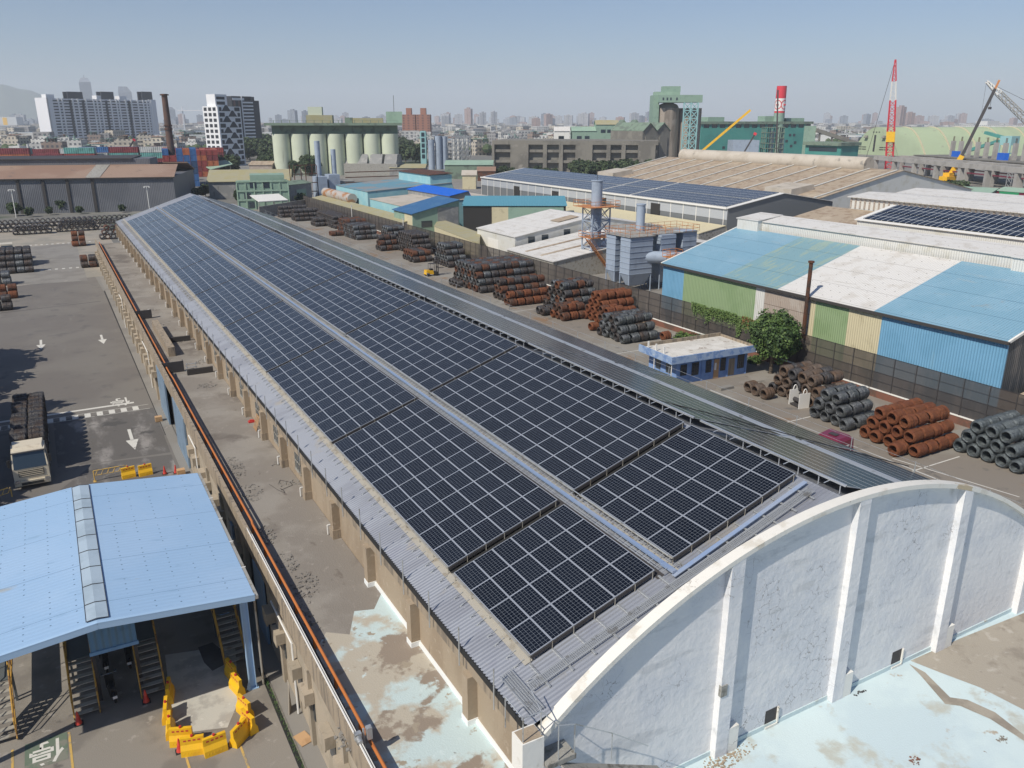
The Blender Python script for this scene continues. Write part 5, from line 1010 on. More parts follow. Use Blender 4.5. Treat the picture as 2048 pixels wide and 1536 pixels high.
# tan ridge-vent warehouse
tn = Bld('tan_warehouse', 'tan roofed warehouse with a long round ridge vent and pale wall', 'building', (165, 236), (165, 141.5)); tn.gable(62, 8.6, 14.5, .5, 'tan_sheet', 'roof_tan', .3)
KIDS[tn.t.name][0].data.materials[0] = MATS['white_sheet']
q = MB(); q.tube((8, 31, 15.4), (84, 31, 15.4), 2.2, 20); tn.part('ridge_vent', 'beige_roof', q)
q = MB(); [q.beam((i*8.5, 0, 8.95), (i*8.5, 30, 14.7), .4, .2) for i in range(12)]; tn.part('roof_strips', 'white_sheet', q)
q = MB(); [q.box(i*4.6, -.2, 0, i*4.6+.7, -.002, 8.3) for i in range(21)]; tn.part('wall_ribs', 'white_sheet', q)
q = MB(); [q.box(i*4.6+2, -.1, 6.2, i*4.6+3, -.003, 7.8) for i in range(19) if i % 3]; tn.part('wall_light', 'coping_white', q)
for i, u in enumerate((2, 78)): q = MB(); q.hull([(u, -1, 0), (u+9, -1, 0), (u+9, 7, 0), (u, 7, 0)], [(u, -1, 10.5), (u+9, -1, 10.5), (u+9, 7, 11.5), (u, 7, 11.5)]); tn.part('stair_bay', 'beige_roof', q)
# solar roof and sawtooth sheds right
p1 = PX(1715, 437, 108); p2 = PYY(1788, 409, p1.y)
kk = (p2.z-p1.z)/(p2.x-p1.x); s2 = Bld('second_solar_shed', 'shed roof covered with dark solar panels behind the patchwork shed', 'building', (p1.x, p1.y), (p1.x, p1.y-75)); Dp = p2.x-p1.x; s2.gable(2*Dp, p1.z-.2, p2.z-.2, .5, 'white_sheet', 'pvc_white', .3)
sarr(s2, .8, 74, .3, Dp*.47, p1.z-.2, kk); sarr(s2, .8, 74, Dp*.5, Dp*.97, p1.z-.2, kk)
for i, (px, py, X, lab) in enumerate(((1703, 392, 150, 'nearer'), (1800, 384, 168, 'farther'))):
    p1 = PX(px, py, X); b = Bld('monitor_shed', 'long white louvred roof monitor shed on the right, the %s of two' % lab, 'building', (p1.x, p1.y), (p1.x, p1.y-100)); b.gable(16, p1.z-.2, p1.z+.5, .4, 'white_sheet', 'roof_white', .6)
    q = MB(); [q.box(u*1.15, -.15, p1.z-2.4, u*1.15+.35, -.01, p1.z-.5) for u in range(86)]; b.part('louvres', 'tan_sheet', q); q = MB(); q.slab((-6, -14, p1.z-5), (100, -14, p1.z-5), (100, -.2, p1.z-2.6), (-6, -.2, p1.z-2.6), .2); b.part('lower_roof', 'roof_tan', q)
    q = MB(); q.box(-5.8, -13.8, 0, 100, -.3, p1.z-5.3); b.part('lower_wall', 'white_sheet', q)

# ---- dust collectors and stack by the fence
mat('plant_grey', (.34, .4, .48), .5, layers=[((.28, .33, .4), .5, .5, .65), ((.3, .2, .14), 2, .7, .76)]); mat('rail_orange', (.55, .22, .07), .6, layers=[((.3, .14, .06), 2, .5, .65)])
pl = thing('dust_collector', 'pale grey filter boxes with ribs, orange railings on top, beyond the fence', 'industrial plant', (81, 105.7, 0))
def BX(nm, x0, y0, z0, x1, y1, z1):
    q = MB(); q.box(x0, y0, z0, x1, y1, z1)
    for z in [z0+.9*i for i in range(int((z1-z0)/.9)+1)]: q.box(x0-.06, y0-.06, z, x1+.06, y1+.06, z+.08)
    q.hull([(x0+.8, y0+.8, z0-2), (x1-.8, y0+.8, z0-2), (x1-.8, y1-.8, z0-2), (x0+.8, y1-.8, z0-2)], [(x0, y0, z0), (x1, y0, z0), (x1, y1, z0), (x0, y1, z0)])
    for x in (x0, x1-.15):
        for y in (y0, y1-.15): q.box(x, y, 0, x+.15, y+.15, z0)
    q.build(nm, 'plant_grey', pl)
BX('filter_box', 0, 0, 3, 4.6, 2.6, 9); BX('filter_box', 0, 4, 3, 3.2, 6.5, 9); BX('filter_box', 6.5, .2, 3, 9.6, 3.4, 9); BX('filter_box', 12, 1.2, 3, 15, 4, 9.2); BX('filter_box', 6.5, 4, 3, 11, 7, 8.6)
q = MB(); q.box(-.2, -.2, 9.02, 5, 6.8, 9.1); q.box(5, 1, 9.02, 15.2, 6.8, 9.1); q.build('deck', 'galv_dull', pl)
q = MB()
for a, b in (((-.2, -.2), (5, -.2)), ((-.2, -.2), (-.2, 6.8)), ((-.2, 6.8), (15.2, 6.8)), ((5, .9), (15.2, .9)), ((15.2, .9), (15.2, 6.8)), ((5, -.2), (5, 6.8)), ((9, .9), (9, 6.8))):
    a, b = Vector((*a, 9.1)), Vector((*b, 9.1)); n = max(2, int((b-a).length/1.3))
    for h in (.55, 1.1): q.tube(a+Vector((0, 0, h)), b+Vector((0, 0, h)), .035, 5)
    for i in range(n+1): p = a.lerp(b, i/n); q.tube(p, p+Vector((0, 0, 1.1)), .035, 5)
q.build('railing', 'rail_orange', pl)
q = MB(); q.tube((3, 1.3, 5.6), (11, -4, 5.4), 1.0, 16); q.build('duct', 'plant_grey', pl)
q = MB(); [q.tube((5+dx, -3.2, 0), (5+dx, -3.2, 7), .05, 5) for dx in (0, .7)]; [q.tube((5, -3.2, .4+i*.4), (5.7, -3.2, .4+i*.4), .03, 5) for i in range(16)]; q.box(4.6, -4.4, 6.0, 7.2, -2.6, 6.1); [q.tube((x, y, 6.1), (x, y, 7.2), .04, 5) for x in (4.6, 5.9, 7.2) for y in (-4.4, -2.6)]; [q.path([(4.6, -4.4, z), (7.2, -4.4, z), (7.2, -2.6, z), (4.6, -2.6, z), (4.6, -4.4, z)], .04, 5) for z in (6.6, 7.2)]; q.build('ladder_platform', 'rail_orange', pl)
MB().tube((6.5, 6, 8.7), (6.5, 6, 13.4), .75, 16).tube((6.5, 6, 13.4), (6.5, 6, 13.6), .85, 16).build('short_stack', 'plant_grey', pl)
ts = thing('exhaust_stack', 'tall pale grey exhaust stack in a braced steel frame with orange platforms', 'chimney', (87.2, 124.3, 0))
q = MB(); q.tube((0, 0, 0), (0, 0, 16.6), 1.0, 20).tube((0, 0, 16.6), (0, 0, 16.75), 1.12, 20); q.build('flue', 'plant_grey', ts); MB().tube((0, 0, 16.7), (0, 0, 18.4), .04, 5).build('lightning_rod', 'dark_steel', ts)
q = MB(); cs = [(-1.9, -1.6), (1.9, -1.6), (1.9, 1.6), (-1.9, 1.6)]
for x, y in cs: q.box(x-.1, y-.1, 0, x+.1, y+.1, 12)
for k in range(5):
    for i in range(4):
        a, b = cs[i], cs[(i+1) % 4]; q.beam((*a, k*2.4), (*b, k*2.4+2.4), .1, .1); q.beam((*b, k*2.4), (*a, k*2.4+2.4), .1, .1); q.beam((*a, k*2.4+2.4), (*b, k*2.4+2.4), .14, .14)
q.build('steel_frame', 'plant_grey', ts)
for z, e in ((12.1, 3.2), (6.6, 2.4)):
    q = MB()
    q.box(-e, -e+.4, z, e, e-.4, z+.1)
    for h in (.55, 1.1): q.path([(-e, -e+.4, z+h), (e, -e+.4, z+h), (e, e-.4, z+h), (-e, e-.4, z+h), (-e, -e+.4, z+h)], .04, 5)
    for i in range(7): [q.tube((-e+i*e/3, y, z), (-e+i*e/3, y, z+1.1), .035, 5) for y in (-e+.4, e-.4)]
    q.build('platform', 'rail_orange', ts)
q = MB()
for y in (-2.1, -2.9): q.beam((-3.5, y, 6.6), (1.5, y, .8), .06, .25); q.beam((-3.5, y, 7.6), (1.5, y, 1.8), .05, .05)
for i in range(14): q.box(-3.4+i*.36, -2.9, 6.4-i*.42, -3.1+i*.36, -2.1, 6.45-i*.42)
q.build('stair_flight', 'rail_orange', ts)
weld('small_tank', 'pvc_white', 'small white tank at the foot of the exhaust stack', 'tank', MB().lathe([(1.1, 0), (1.1, 1.8), (.5, 2.3)], 16), (79.5, 127.5, 0))

# ---- blue sheds in the middle distance
mat('aqua_wall', (.27, .5, .54), .7, layers=[((.33, .54, .56), .3, .45, .6), ((.3, .32, .3), 1.5, .66, .74, (1, 1, .2))]); mat('aqua_roof', (.13, .27, .34), .7, layers=[((.24, .25, .25), .12, .48, .56)], corr=(0, .35, .02)); mat('navy_roof', (.04, .13, .28), .5, layers=[((.06, .16, .3), .3, .5, .6)], corr=(1, .35, .02)); mat('royal_blue', (.01, .13, .62), .45, corr=(0, .35, .02)); pass
mat('grey_sheet', (.25, .25, .24), .8, layers=[((.33, .32, .3), .4, .5, .6), ((.13, .12, .11), 1, .62, .7, (1, 1, .15))], corr=(0, .3, .02)); mat('mint_wall', (.25, .36, .28), .7, layers=[((.21, .31, .24), .4, .5, .65)]); mat('teal_roof', (.1, .3, .38), .6, corr=(0, .4, .02)); mat('mint_roof', (.3, .42, .32), .7, layers=[((.26, .37, .28), .2, .5, .6)], corr=(0, .4, .02))
def mono(name, label, px_near, px_far, X, ze, D, z2, wall, roof, Y2=None):
    n, f = PX(*px_near, X), PX(*px_far, X); b = Bld(name, label, 'building', (X, f.y), (X, n.y)); b.gable(D, ze if ze else n.z, z2, .98, wall, roof, .15); return b
b1 = mono('aqua_shed', 'pale aqua shed with grey-blue roof, left of the beige roof', (735, 386), (672, 371), 80, 7.6, 27, 9.2, 'aqua_wall', 'aqua_roof')
q = MB(); q.box(3, 20, 8.8, b1.L-1, 27, 11.6); b1.part('roof_cabin', 'aqua_wall', q); q = MB(); q.slab((2.7, 19.6, 11.7), (b1.L-.6, 19.6, 11.7), (b1.L-.6, 27.4, 12.1), (2.7, 27.4, 12.1), .15); b1.part('roof_cabin_roof', 'wire_rust_dark', q)
b2 = mono('beige_roof_shed', 'aqua walled shed with large beige roof behind the fence', (806, 419), (740, 398), 78.5, 6.2, 26, 7.6, 'aqua_wall', 'beige_roof')
b3 = Bld('royal_blue_shed', 'narrow shed with vivid royal blue roof', 'building', (91, 224), (91.9, 197.5)); b3.gable(6, 8.2, 9.2, .9, 'grey_sheet', 'royal_blue', .3)
n = PX(825, 429, 75.2); b4 = Bld('navy_roof_shed', 'green-grey shed with sloping navy roof and barred window at the fence', 'building', (75.2, n.y), (87.5, n.y)); L4 = b4.L
q = MB(); q.add([(0, 0, 0), (L4, 0, 0), (L4, 0, 8.6), (0, 0, 5.8)], [(0, 1, 2, 3)]); q.add([(0, 12, 0), (L4, 12, 0), (L4, 12, 8.6), (0, 12, 5.8)], [(3, 2, 1, 0)]); q.add([(0, 0, 0), (0, 12, 0), (0, 12, 5.8), (0, 0, 5.8)], [(3, 2, 1, 0)]); q.add([(L4, 0, 0), (L4, 12, 0), (L4, 12, 8.6), (L4, 0, 8.6)], [(0, 1, 2, 3)]); b4.part('wall', 'mint_wall', q)
q = MB(); q.slab((-.4, -.4, 5.95), (L4, -.4, 8.75), (L4, 12.4, 8.75), (-.4, 12.4, 5.95), .15); b4.part('roof', 'navy_roof', q)
b4.pan('window', 'dark_glass', 2.2, 5, 2.6, 4.1); b4.pan('grey_panel', 'grey_sheet', 6.5, 12, 0, 7); b4.part('end_wall', 'cream_sheet', MB().box(-.06, .2, 0, -.003, 5, 5.6))
b5 = Bld('teal_roof_shed', 'long shed with dark open front and teal roof beside the navy one', 'building', (88.3, n.y-.5), (110, n.y-13)); b5.gable(14, 7.2, 8.4, .9, 'dark_gap', 'teal_roof', .3); b5.pan('cream_wall', 'cream_sheet', 7, 11, 0, 7.0); b5.pan('green_wall', 'mint_wall', 11.003, 24.5, 0, 7.0)
rf_ = Bld('fence_canopy', 'long khaki lean-to roof running just behind the far fence', 'shed', (73, 262), (73, 186)); rf_.gable(5, 3.4, 4.2, .9, 'grey_sheet', 'khaki', .1)
q = MB(); q.tube((0, 0, 0), (0, 26, 0), 1.5, 18); tk_ = tag(q.build('horizontal_tank', ['galv']), 'long horizontal rust-streaked tank above the fence in the distance', 'tank'); tk_.location = (78, PX(705, 400, 78).y, 5.2)
mat('tank_rust', (.42, .38, .34), .6, layers=[((.36, .17, .07), .3, .48, .58)]); tk_.data.materials[0] = MATS['tank_rust']
q = MB(); q.box(-1.2, 3, -5.2, 1.2, 3.4, -1.3); q.box(-1.2, 20, -5.2, 1.2, 20.4, -1.3); o = q.build('cradle', 'dark_steel', tk_)
# distant small dust plant with stack
pf = thing('far_dust_collector', 'distant grey filter plant with slim stack and rusty steelwork before the pale silos', 'industrial plant', (84.5, 292, 0))
MB().box(0, 0, 0, 3.6, 6, 8).build('filter_box', 'plant_grey', pf); MB().box(4.6, 1, 0, 8.6, 6, 8.6).build('filter_box', 'plant_grey', pf); MB().tube((3.4, 9, 0), (3.4, 9, 20), 1.0, 16).build('flue', 'plant_grey', pf); MB().tube((9.5, 10, 5), (9.5, 10, 17), .9, 12).build('flue', 'plant_grey', pf); MB().box(6, 4, 0, 15, 12, 6).build('casing', 'grey_sheet', pf)
q = MB()
for x in (-8, -4, 0): [q.box(x, y, 0, x+.25, y+.25, 12) for y in (0, 6)]
for z in (3, 6, 9, 12): q.box(-8, 0, z, 0, .3, z+.3); q.box(10, -1.2, z*.6+2, 30, -.9, z*.6+2.3)
q.build('steelwork', 'wire_rust_dark', pf)

# ================================================================== silo block
mat('silo_cream', (.55, .59, .46), .8, layers=[((.5, .54, .41), .05, .45, .6), ((.38, .4, .3), .3, .64, .74, (1, 1, .1))]); mat('silo_green', (.17, .23, .17), .8, layers=[((.12, .15, .12), .3, .5, .6)])
sA = P(548, 352); sB = P(800, 350); sB = sA+(sB-sA)*1.0; sb = Bld('silo_block', 'row of seven pale green concrete silos under a dark roof deck', 'silo', sA, sB); L = sb.L
ht = sb.fp(600, 268)[1]; ht2 = sb.fp(600, 246)[1]; rS = L/7*.485
for i in range(7): x = (i+.5)*L/7; sb.part('silo', 'silo_cream', MB().tube((x, rS, 0), (x, rS, ht), rS, 28))
sb.part('back_wall', 'silo_green', MB().box(.5, rS+1, 0, L-.5, 4*rS, ht)); q = MB(); q.box(-2.5, -1.5, ht2-1.2, L+2, 4*rS+2, ht2); q.box(.3, rS*.8, ht+.01, L-.3, 4*rS, ht2-1.21); sb.part('roof_deck', 'silo_green', q)
q = MB(); [q.box(2+i*4, -1.4, ht2, 2.3+i*4, -1.1, ht2+1.2) for i in range(int(L/4))]; q.box(0, -1.35, ht2+1.2, L, -1.2, ht2+1.3); sb.part('deck_railing', 'silo_green', q)
u0, z0 = sb.fp(610, 243); u1, z1 = sb.fp(662, 230); sb.part('penthouse', 'khaki', MB().box(u0, 6, ht2+.01, u1, 16, z1)); sb.part('penthouse_top', 'silo_cream', MB().box(u0+1, 7, z1+.01, u0+8, 14, z1+4))
u0, z0 = sb.fp(704, 243); u1, z1 = sb.fp(765, 236); sb.part('penthouse', 'khaki', MB().box(u0, 6, ht2+.01, u1, 14, z1)); sb.part('penthouse_top', 'silo_green', MB().box(sb.fp(688, 240)[0], 6, ht2+.01, sb.fp(703, 240)[0], 12, sb.fp(700, 235)[1]))
u0, z0 = sb.fp(772, 243); u1, z1 = sb.fp(804, 223); sb.part('lift_tower', 'mint_roof', MB().box(u0, 6, ht2+.01, u1, 16, z1)); sb.part('mast', 'dark_steel', MB().tube(((u0+u1)/2, 8, z1), ((u0+u1)/2, 8, z1+8), .12, 5))
hp = Bld('hopper_house', 'grey concrete hopper building with five hooded vents in front of the silos', 'building', P(650, 350), P(795, 352)); hz = hp.fp(700, 327)[1]; hp.part('wall', 'bare_cement', MB().box(0, 0, 0, hp.L, 12, hz))
for i in range(5): x = i*hp.L/5; q = MB(); q.extX([(1, hz+.01), (11, hz+.01), (8.5, hz+4.6), (3.5, hz+4.6)], x+.5, x+hp.L/5-.8); hp.part('vent_hood', 'grey_sheet', q)
# ================================================================== left: far grey shed, chimney
mat('slate_sheet', (.14, .145, .16), .6, layers=[((.11, .115, .13), .08, .45, .6)], corr=(0, .5, .03)); mat('rust_roof', (.27, .17, .12), .75, layers=[((.32, .22, .16), .05, .45, .6), ((.2, .14, .11), .3, .6, .7)], corr=(0, .5, .02))
gs = Bld('grey_shed', 'huge dark grey corrugated shed with rust-brown roof across the far left yard', 'building', P(-60, 430), P(354, 421)); ez = gs.fp(180, 356)[1]; gs.part('wall', 'slate_sheet', MB().box(0, 0, 0, gs.L, 44, ez))
q = MB(); q.slab((-.5, -.6, ez+.1), (gs.L+.5, -.6, ez+.1), (gs.L-.5, 15, ez+3.2), (-.5, 15, ez+3.2), .3); q.slab((-.5, 29, ez+3.2), (gs.L+.5, 29, ez+3.2), (gs.L+.5, 44.5, ez+.1), (-.5, 44.5, ez+.1), .3); gs.part('roof', 'rust_roof', q)
q = MB(); q.box(-.4, 15, ez, gs.L-9, 29, ez+5.0); gs.part('monitor', 'slate_sheet', q); q = MB(); q.slab((-.4, 14.4, ez+5.2), (gs.L-14, 14.4, ez+5.2), (gs.L-14, 30, ez+5.6), (-.4, 30, ez+5.6), .25); gs.part('monitor_roof', 'dark_steel', q)
for px in ((42, 405), (92, 403), (140, 400), (190, 398)): u, z = gs.fp(*px); gs.part('downpipe', 'bitumen', MB().box(u-.4, -.3, 0, u+.4, -.01, ez-.2))
u, z = gs.fp(186, 380); gs.part('pale_panel', 'galv_dull', MB().slab((u-1.5, -.7, ez+.18), (u+2.5, -.7, ez+.18), (u+2.5, 14.5, ez+3.25), (u-1.5, 14.5, ez+3.25), .05))
gs.part('eaves', 'bitumen', MB().box(-.5, -.75, ez-.25, gs.L+.5, -.62, ez+.05))
for i, px in enumerate(((33, 433), (297, 424))): p = P(*px)+Vector((0, -4, 0)); b = MB(); b.tube((0, 0, 0), (0, 0, 8), .12, 6); b.box(-.7, -.1, 7.9, .7, .1, 8.1); [b.box(x-.2, -.3, 7.6, x+.2, .1, 7.95) for x in (-.7, .7)]; weld('yard_light', 'pvc_white', 'slim yard light pole before the grey shed, %s one' % ('left', 'right')[i], 'lamp post', b, p, 'yard lights before the grey shed')
cpos = P(351, 372); cz = hgt(351, 372, 188); mat('chimney_rust', (.13, .07, .05), .8, layers=[((.09, .06, .05), .15, .45, .6), ((.3, .07, .04), .12, .6, .66)])
ch_ = thing('brown_chimney', 'tall slim rust-brown chimney behind the grey shed', 'chimney', cpos); MB().tube((0, 0, 0), (0, 0, cz), 1.75, 16, 1.15).build('shaft', 'chimney_rust', ch_); q = MB(); [q.tube((0, 0, z), (0, 0, z+.5), 1.75, 16) for z in (cz*.62, cz*.66, cz-.6)]; q.build('bands', 'wire_rust_dark', ch_)
# ---- shipping containers
CC = {'red': (.3, .05, .04), 'orange': (.45, .13, .05), 'blue': (.04, .13, .32), 'navy': (.03, .07, .15), 'teal': (.12, .33, .3), 'white': (.5, .52, .5), 'maroon': (.2, .035, .04)}
CMe = {}
for k_, c in CC.items():
    mat('container_'+k_, c, .6, corr=(0, .9, .05), layers=[(tuple(.7*v for v in c), .3, .5, .65)])
    b = MB(); b.box(0, 0, .1, 12.2, 2.44, 2.55); [b.box(x, y, 0, x+.2, y+.2, 2.6) for x in (-.03, 12.03) for y in (-.03, 2.27)]; b.box(-.06, .5, .3, -.02, .56, 2.4); b.box(-.06, 1.8, .3, -.02, 1.86, 2.4); o = b.build('shipping_container', 'container_'+k_); CMe[k_] = o.data; bpy.data.objects.remove(o)
def cstack(px, nx, ny, nz, rz, cols, where, seed):
    p = P(*px); r_ = random.Random(seed); d = Vector((cos(rz), sin(rz), 0)); e = Vector((-sin(rz), cos(rz), 0)); k = 0
    for i in range(nx):
        for j in range(ny):
            for l in range(nz if r_.random() < .75 else nz-1):
                if j > 0 and l < nz-2 and i > 0: continue
                c = r_.choice(cols); o = bpy.data.objects.new('shipping_container', CMe[c]); COL.objects.link(o); o.location = p+d*i*13+e*j*2.75+Vector((0, 0, l*2.6)); o.rotation_euler = (0, 0, rz)
                tag(o, '%s container %s, stack %d, %s file, tier %d up' % (c, where, i+1, ORD[j], l+1), 'container', 'stacked shipping containers')
LS = ['teal', 'orange', 'white', 'maroon', 'red', 'maroon', 'blue', 'red']
cstack((-60, 372), 4, 2, 6, radians(-14), LS, 'in front row, far left', 1)
cstack((165, 366), 3, 2, 6, radians(-15), LS, 'in front row left of brown chimney', 2)
cstack((-40, 352), 5, 2, 5, radians(-15), ['red', 'maroon', 'orange', 'white', 'blue'], 'in back row, far left', 3)
cstack((250, 347), 4, 2, 5, radians(-16), ['orange', 'red', 'navy', 'maroon'], 'in back row behind chimney', 6)
cstack((400, 373), 2, 5, 6, radians(82), ['blue', 'blue', 'red', 'navy', 'orange', 'blue'], 'of blue block right of chimney', 4)
cstack((440, 353), 2, 8, 5, radians(82), ['orange', 'red', 'orange', 'maroon', 'red'], 'of orange block right of chimney', 5)
# ---- green office and khaki shed near the warehouse end
go = Bld('mint_office', 'mint green two-storey building with small windows beyond the warehouse end', 'building', P(478, 420), P(580, 417)); zt = go.fp(520, 350)[1]; z2 = go.fp(520, 364)[1]; go.part('wall', 'mint_wall', MB().box(0, 0, 0, go.L, 10, z2)); u = go.fp(500, 360)[0]; go.part('upper_storey', 'mint_wall', MB().box(u, 0, z2+.003, go.L-1, 9.8, zt))
q = MB(); [q.box(x*go.L/6-.2, -.25, 0, x*go.L/6+.2, -.01, z2-.3) for x in range(7)]; [q.box(-.2, -.3, z, go.L+.2, -.26, z+.5) for z in (z2*.33, z2*.66, z2)]; go.part('frame_bands', 'mint_roof', q)
for px in ((506, 370), (532, 370), (495, 392), (520, 395), (505, 410)): u, z = go.fp(*px); go.pan('window', 'dark_glass', u-1, u+1, z-.9, z+.9, .1)
ks = Bld('khaki_gable_shed', 'grey walled shed with khaki gabled roof behind the mint office', 'building', P(420, 398), P(582, 395)); zk = ks.fp(500, 362)[1]; ks.gable(20, zk, zk+3.4, .5, 'grey_sheet', 'khaki', .6)
cnp = Bld('cream_canopy', 'cream open canopy on posts beside the mint office', 'canopy', P(520, 428), P(578, 424)); zc = cnp.fp(545, 396)[1]; cnp.part('roof', 'pvc_white', MB().slab((0, 0, zc-.8), (cnp.L, 0, zc-.8), (cnp.L, 7, zc+.6), (0, 7, zc+.6), .2)); cnp.part('post', 'galv_dull', MB().box(0, 0, 0, .2, .2, zc-1).box(cnp.L-.2, 0, 0, cnp.L, .2, zc-1).box(cnp.L/2, 0, 0, cnp.L/2+.2, .2, zc-1))
gc = Bld('green_canopy', 'light green gabled canopy roof beside the stacked containers', 'canopy', P(405, 352), P(468, 352)); zc = gc.fp(430, 328)[1]; gc.part('roof', 'mint_roof', MB().slab((0, 0, zc), (gc.L*.55, -12, zc-2), (gc.L, 0, zc), (gc.L*.5, 16, zc+1.5), .3)); gc.part('post', 'galv_dull', MB().box(1, 1, 0, 1.4, 1.4, zc).box(gc.L-2, 1, 0, gc.L-1.6, 1.4, zc))
yw = Bld('yard_end_wall', 'grey wall at the far end of the coil yard', 'wall', P(520, 436), P(622, 418)); yw.part('wall', 'bare_cement', MB().box(0, 0, 0, yw.L, .3, 3.2))
misc = Bld('dark_workshop', 'dark workshop with green sheeting between the mint office and filter plant', 'building', P(580, 408), P(625, 402)); zc = misc.fp(600, 352)[1]; misc.gable(8, zc*.7, zc*.8, .5, 'grey_sheet', 'silo_green', .3); misc.pan('green_door', 'mint_roof', 4, 9, 0, zc*.5)

# ================================================================== concrete plant on the horizon, centre
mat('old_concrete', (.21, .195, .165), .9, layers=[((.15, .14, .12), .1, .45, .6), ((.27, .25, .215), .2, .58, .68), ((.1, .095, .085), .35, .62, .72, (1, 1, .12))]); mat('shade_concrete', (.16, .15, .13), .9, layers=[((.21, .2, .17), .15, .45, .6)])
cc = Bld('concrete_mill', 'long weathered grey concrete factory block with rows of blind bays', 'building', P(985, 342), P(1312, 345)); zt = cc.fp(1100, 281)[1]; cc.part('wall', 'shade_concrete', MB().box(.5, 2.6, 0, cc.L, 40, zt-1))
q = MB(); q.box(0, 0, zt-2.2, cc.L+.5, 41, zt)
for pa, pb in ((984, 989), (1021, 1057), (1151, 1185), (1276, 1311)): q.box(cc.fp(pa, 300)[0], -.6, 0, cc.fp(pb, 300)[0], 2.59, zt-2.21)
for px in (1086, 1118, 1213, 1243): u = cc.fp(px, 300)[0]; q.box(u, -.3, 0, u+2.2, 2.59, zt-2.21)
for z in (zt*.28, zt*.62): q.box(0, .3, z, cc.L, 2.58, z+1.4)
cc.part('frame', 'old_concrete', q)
q = MB(); [q.box(-.3, 2+i*5.5, 0, .45, 3.2+i*5.5, zt-2.3) for i in range(7)]; cc.part('end_pilaster', 'old_concrete', q)
ms = Bld('zigzag_roof_mill', 'grey concrete block with folded gable roof behind the long mill', 'building', P(1282, 340), P(1336, 338)); zt = ms.fp(1300, 262)[1]; zr_ = ms.fp(1300, 246)[1]
q = MB(); L = ms.L
for i in range(2): a, b = i*L/2, (i+1)*L/2; q.extY([(a+.01, 0), (b-.01, 0), (b-.01, zt), ((a+b)/2, zr_), (a+.01, zt)], 0, 30)
ms.part('wall', 'shade_concrete', q); q = MB()
for i in range(2): a, b = i*L/2, (i+1)*L/2; q.slab((a, -.6, zt+.3), ((a+b)/2, -.6, zr_+.3), ((a+b)/2, 30, zr_+.3), (a, 30, zt+.3), .4); q.slab(((a+b)/2+.01, -.6, zr_+.3), (b, -.6, zt+.3), (b, 30, zt+.3), ((a+b)/2+.01, 30, zr_+.3), .4)
ms.part('roof', 'silo_green', q); ms.pan('panel', 'old_concrete', 2, L/2-2, 4, zt-3, .4); ms.pan('panel', 'old_concrete', L/2+2, L-2, 4, zt-3, .4)
m2 = Bld('zigzag_roof_annex', 'lower concrete block with two small gables left of the tall mill', 'building', P(1232, 330), P(1282, 330)); zt = m2.fp(1250, 256)[1]; m2.part('wall', 'old_concrete', MB().box(0, 0, 0, m2.L, 20, zt)); q = MB(); [q.extY([(i*m2.L/2, zt+.01), ((i+1)*m2.L/2-.01, zt+.01), ((i+.5)*m2.L/2, zt+5)], -.3, 20) for i in range(2)]; m2.part('roof', 'silo_green', q); m2.pan('window', 'dark_glass', 3, 8, zt*.45, zt*.85, .2); m2.pan('window', 'dark_glass', 13, 18, zt*.45, zt*.85, .2)
for (px0, px1, py0, py1, D, lab, w_, r_m) in ((1190, 1234, 330, 249, 12, 'mint green sheet metal house on top of the mill skyline', 'mint_wall', 'khaki'), (1143, 1190, 330, 262, 16, 'lower mint green hall behind the concrete mill', 'mint_wall', 'mint_roof'), (1108, 1138, 330, 262, 10, 'small white gabled house beyond the concrete mill', 'white_paint', 'roof_white')):
    b = Bld('mint_hall' if w_ == 'mint_wall' else 'white_house', lab, 'building', P(px0, py0), P(px1, py0)); z = b.fp(px0, py1)[1]; b.gable(D, z, z+2.5, .5, w_, r_m, .4); b.pan('window', 'dark_glass', 3, 6, z-5, z-3, .1); b.pan('window', 'dark_glass', b.L-7, b.L-4, z-5, z-3, .1)
# hedge of trees before the mill
for i in range(26):
    p = P(1150+i*6.2+R.uniform(-3, 3), 358+R.uniform(-3, 3)); tree_at('mill_tree', 'dark green tree in the row before the concrete mill, %s from the left' % ORD[i], 'tree', p, FC[i % 3], FT, R.uniform(.8, 1.15), i, 'row of trees before the concrete mill')
for i in range(8): p = P(990+i*17, 356); tree_at('mill_tree', 'sparse dark tree at the left foot of the concrete mill, %s from the left' % ORD[i], 'tree', p, FC[i % 3], FT, R.uniform(.5, .75), i, 'sparse trees at the mill foot')
# twin concrete silos with green tower
tw = Bld('silo_tower', 'brown concrete silo pair with mint green head house and lattice frame', 'silo', P(1308, 330), P(1404, 330)); L = tw.L; F = lambda x, y: tw.fp(x, y)
zs = F(1330, 216)[1]; ua, ub = F(1317, 250)[0], F(1360, 250)[0]; r0 = (ub-ua)/2*1.05; mat('silo_brown', (.33, .28, .23), .85, layers=[((.19, .16, .13), .3, .45, .6, (1, 1, .08)), ((.3, .26, .22), .1, .55, .65)])
tw.part('silo', 'silo_brown', MB().tube(((ua+ub)/2, r0, 0), ((ua+ub)/2, r0, zs), r0, 28)); uc = F(1385, 250)[0]; tw.part('silo', 'silo_brown', MB().tube((uc, r0+2, 0), (uc, r0+2, zs), r0, 28))
tw.part('silo_tops', 'old_concrete', MB().lathe([(r0*.95, zs), (r0*.8, zs+2), (r0*.3, zs+3.5)], 20, c=((ua+ub)/2, r0)))
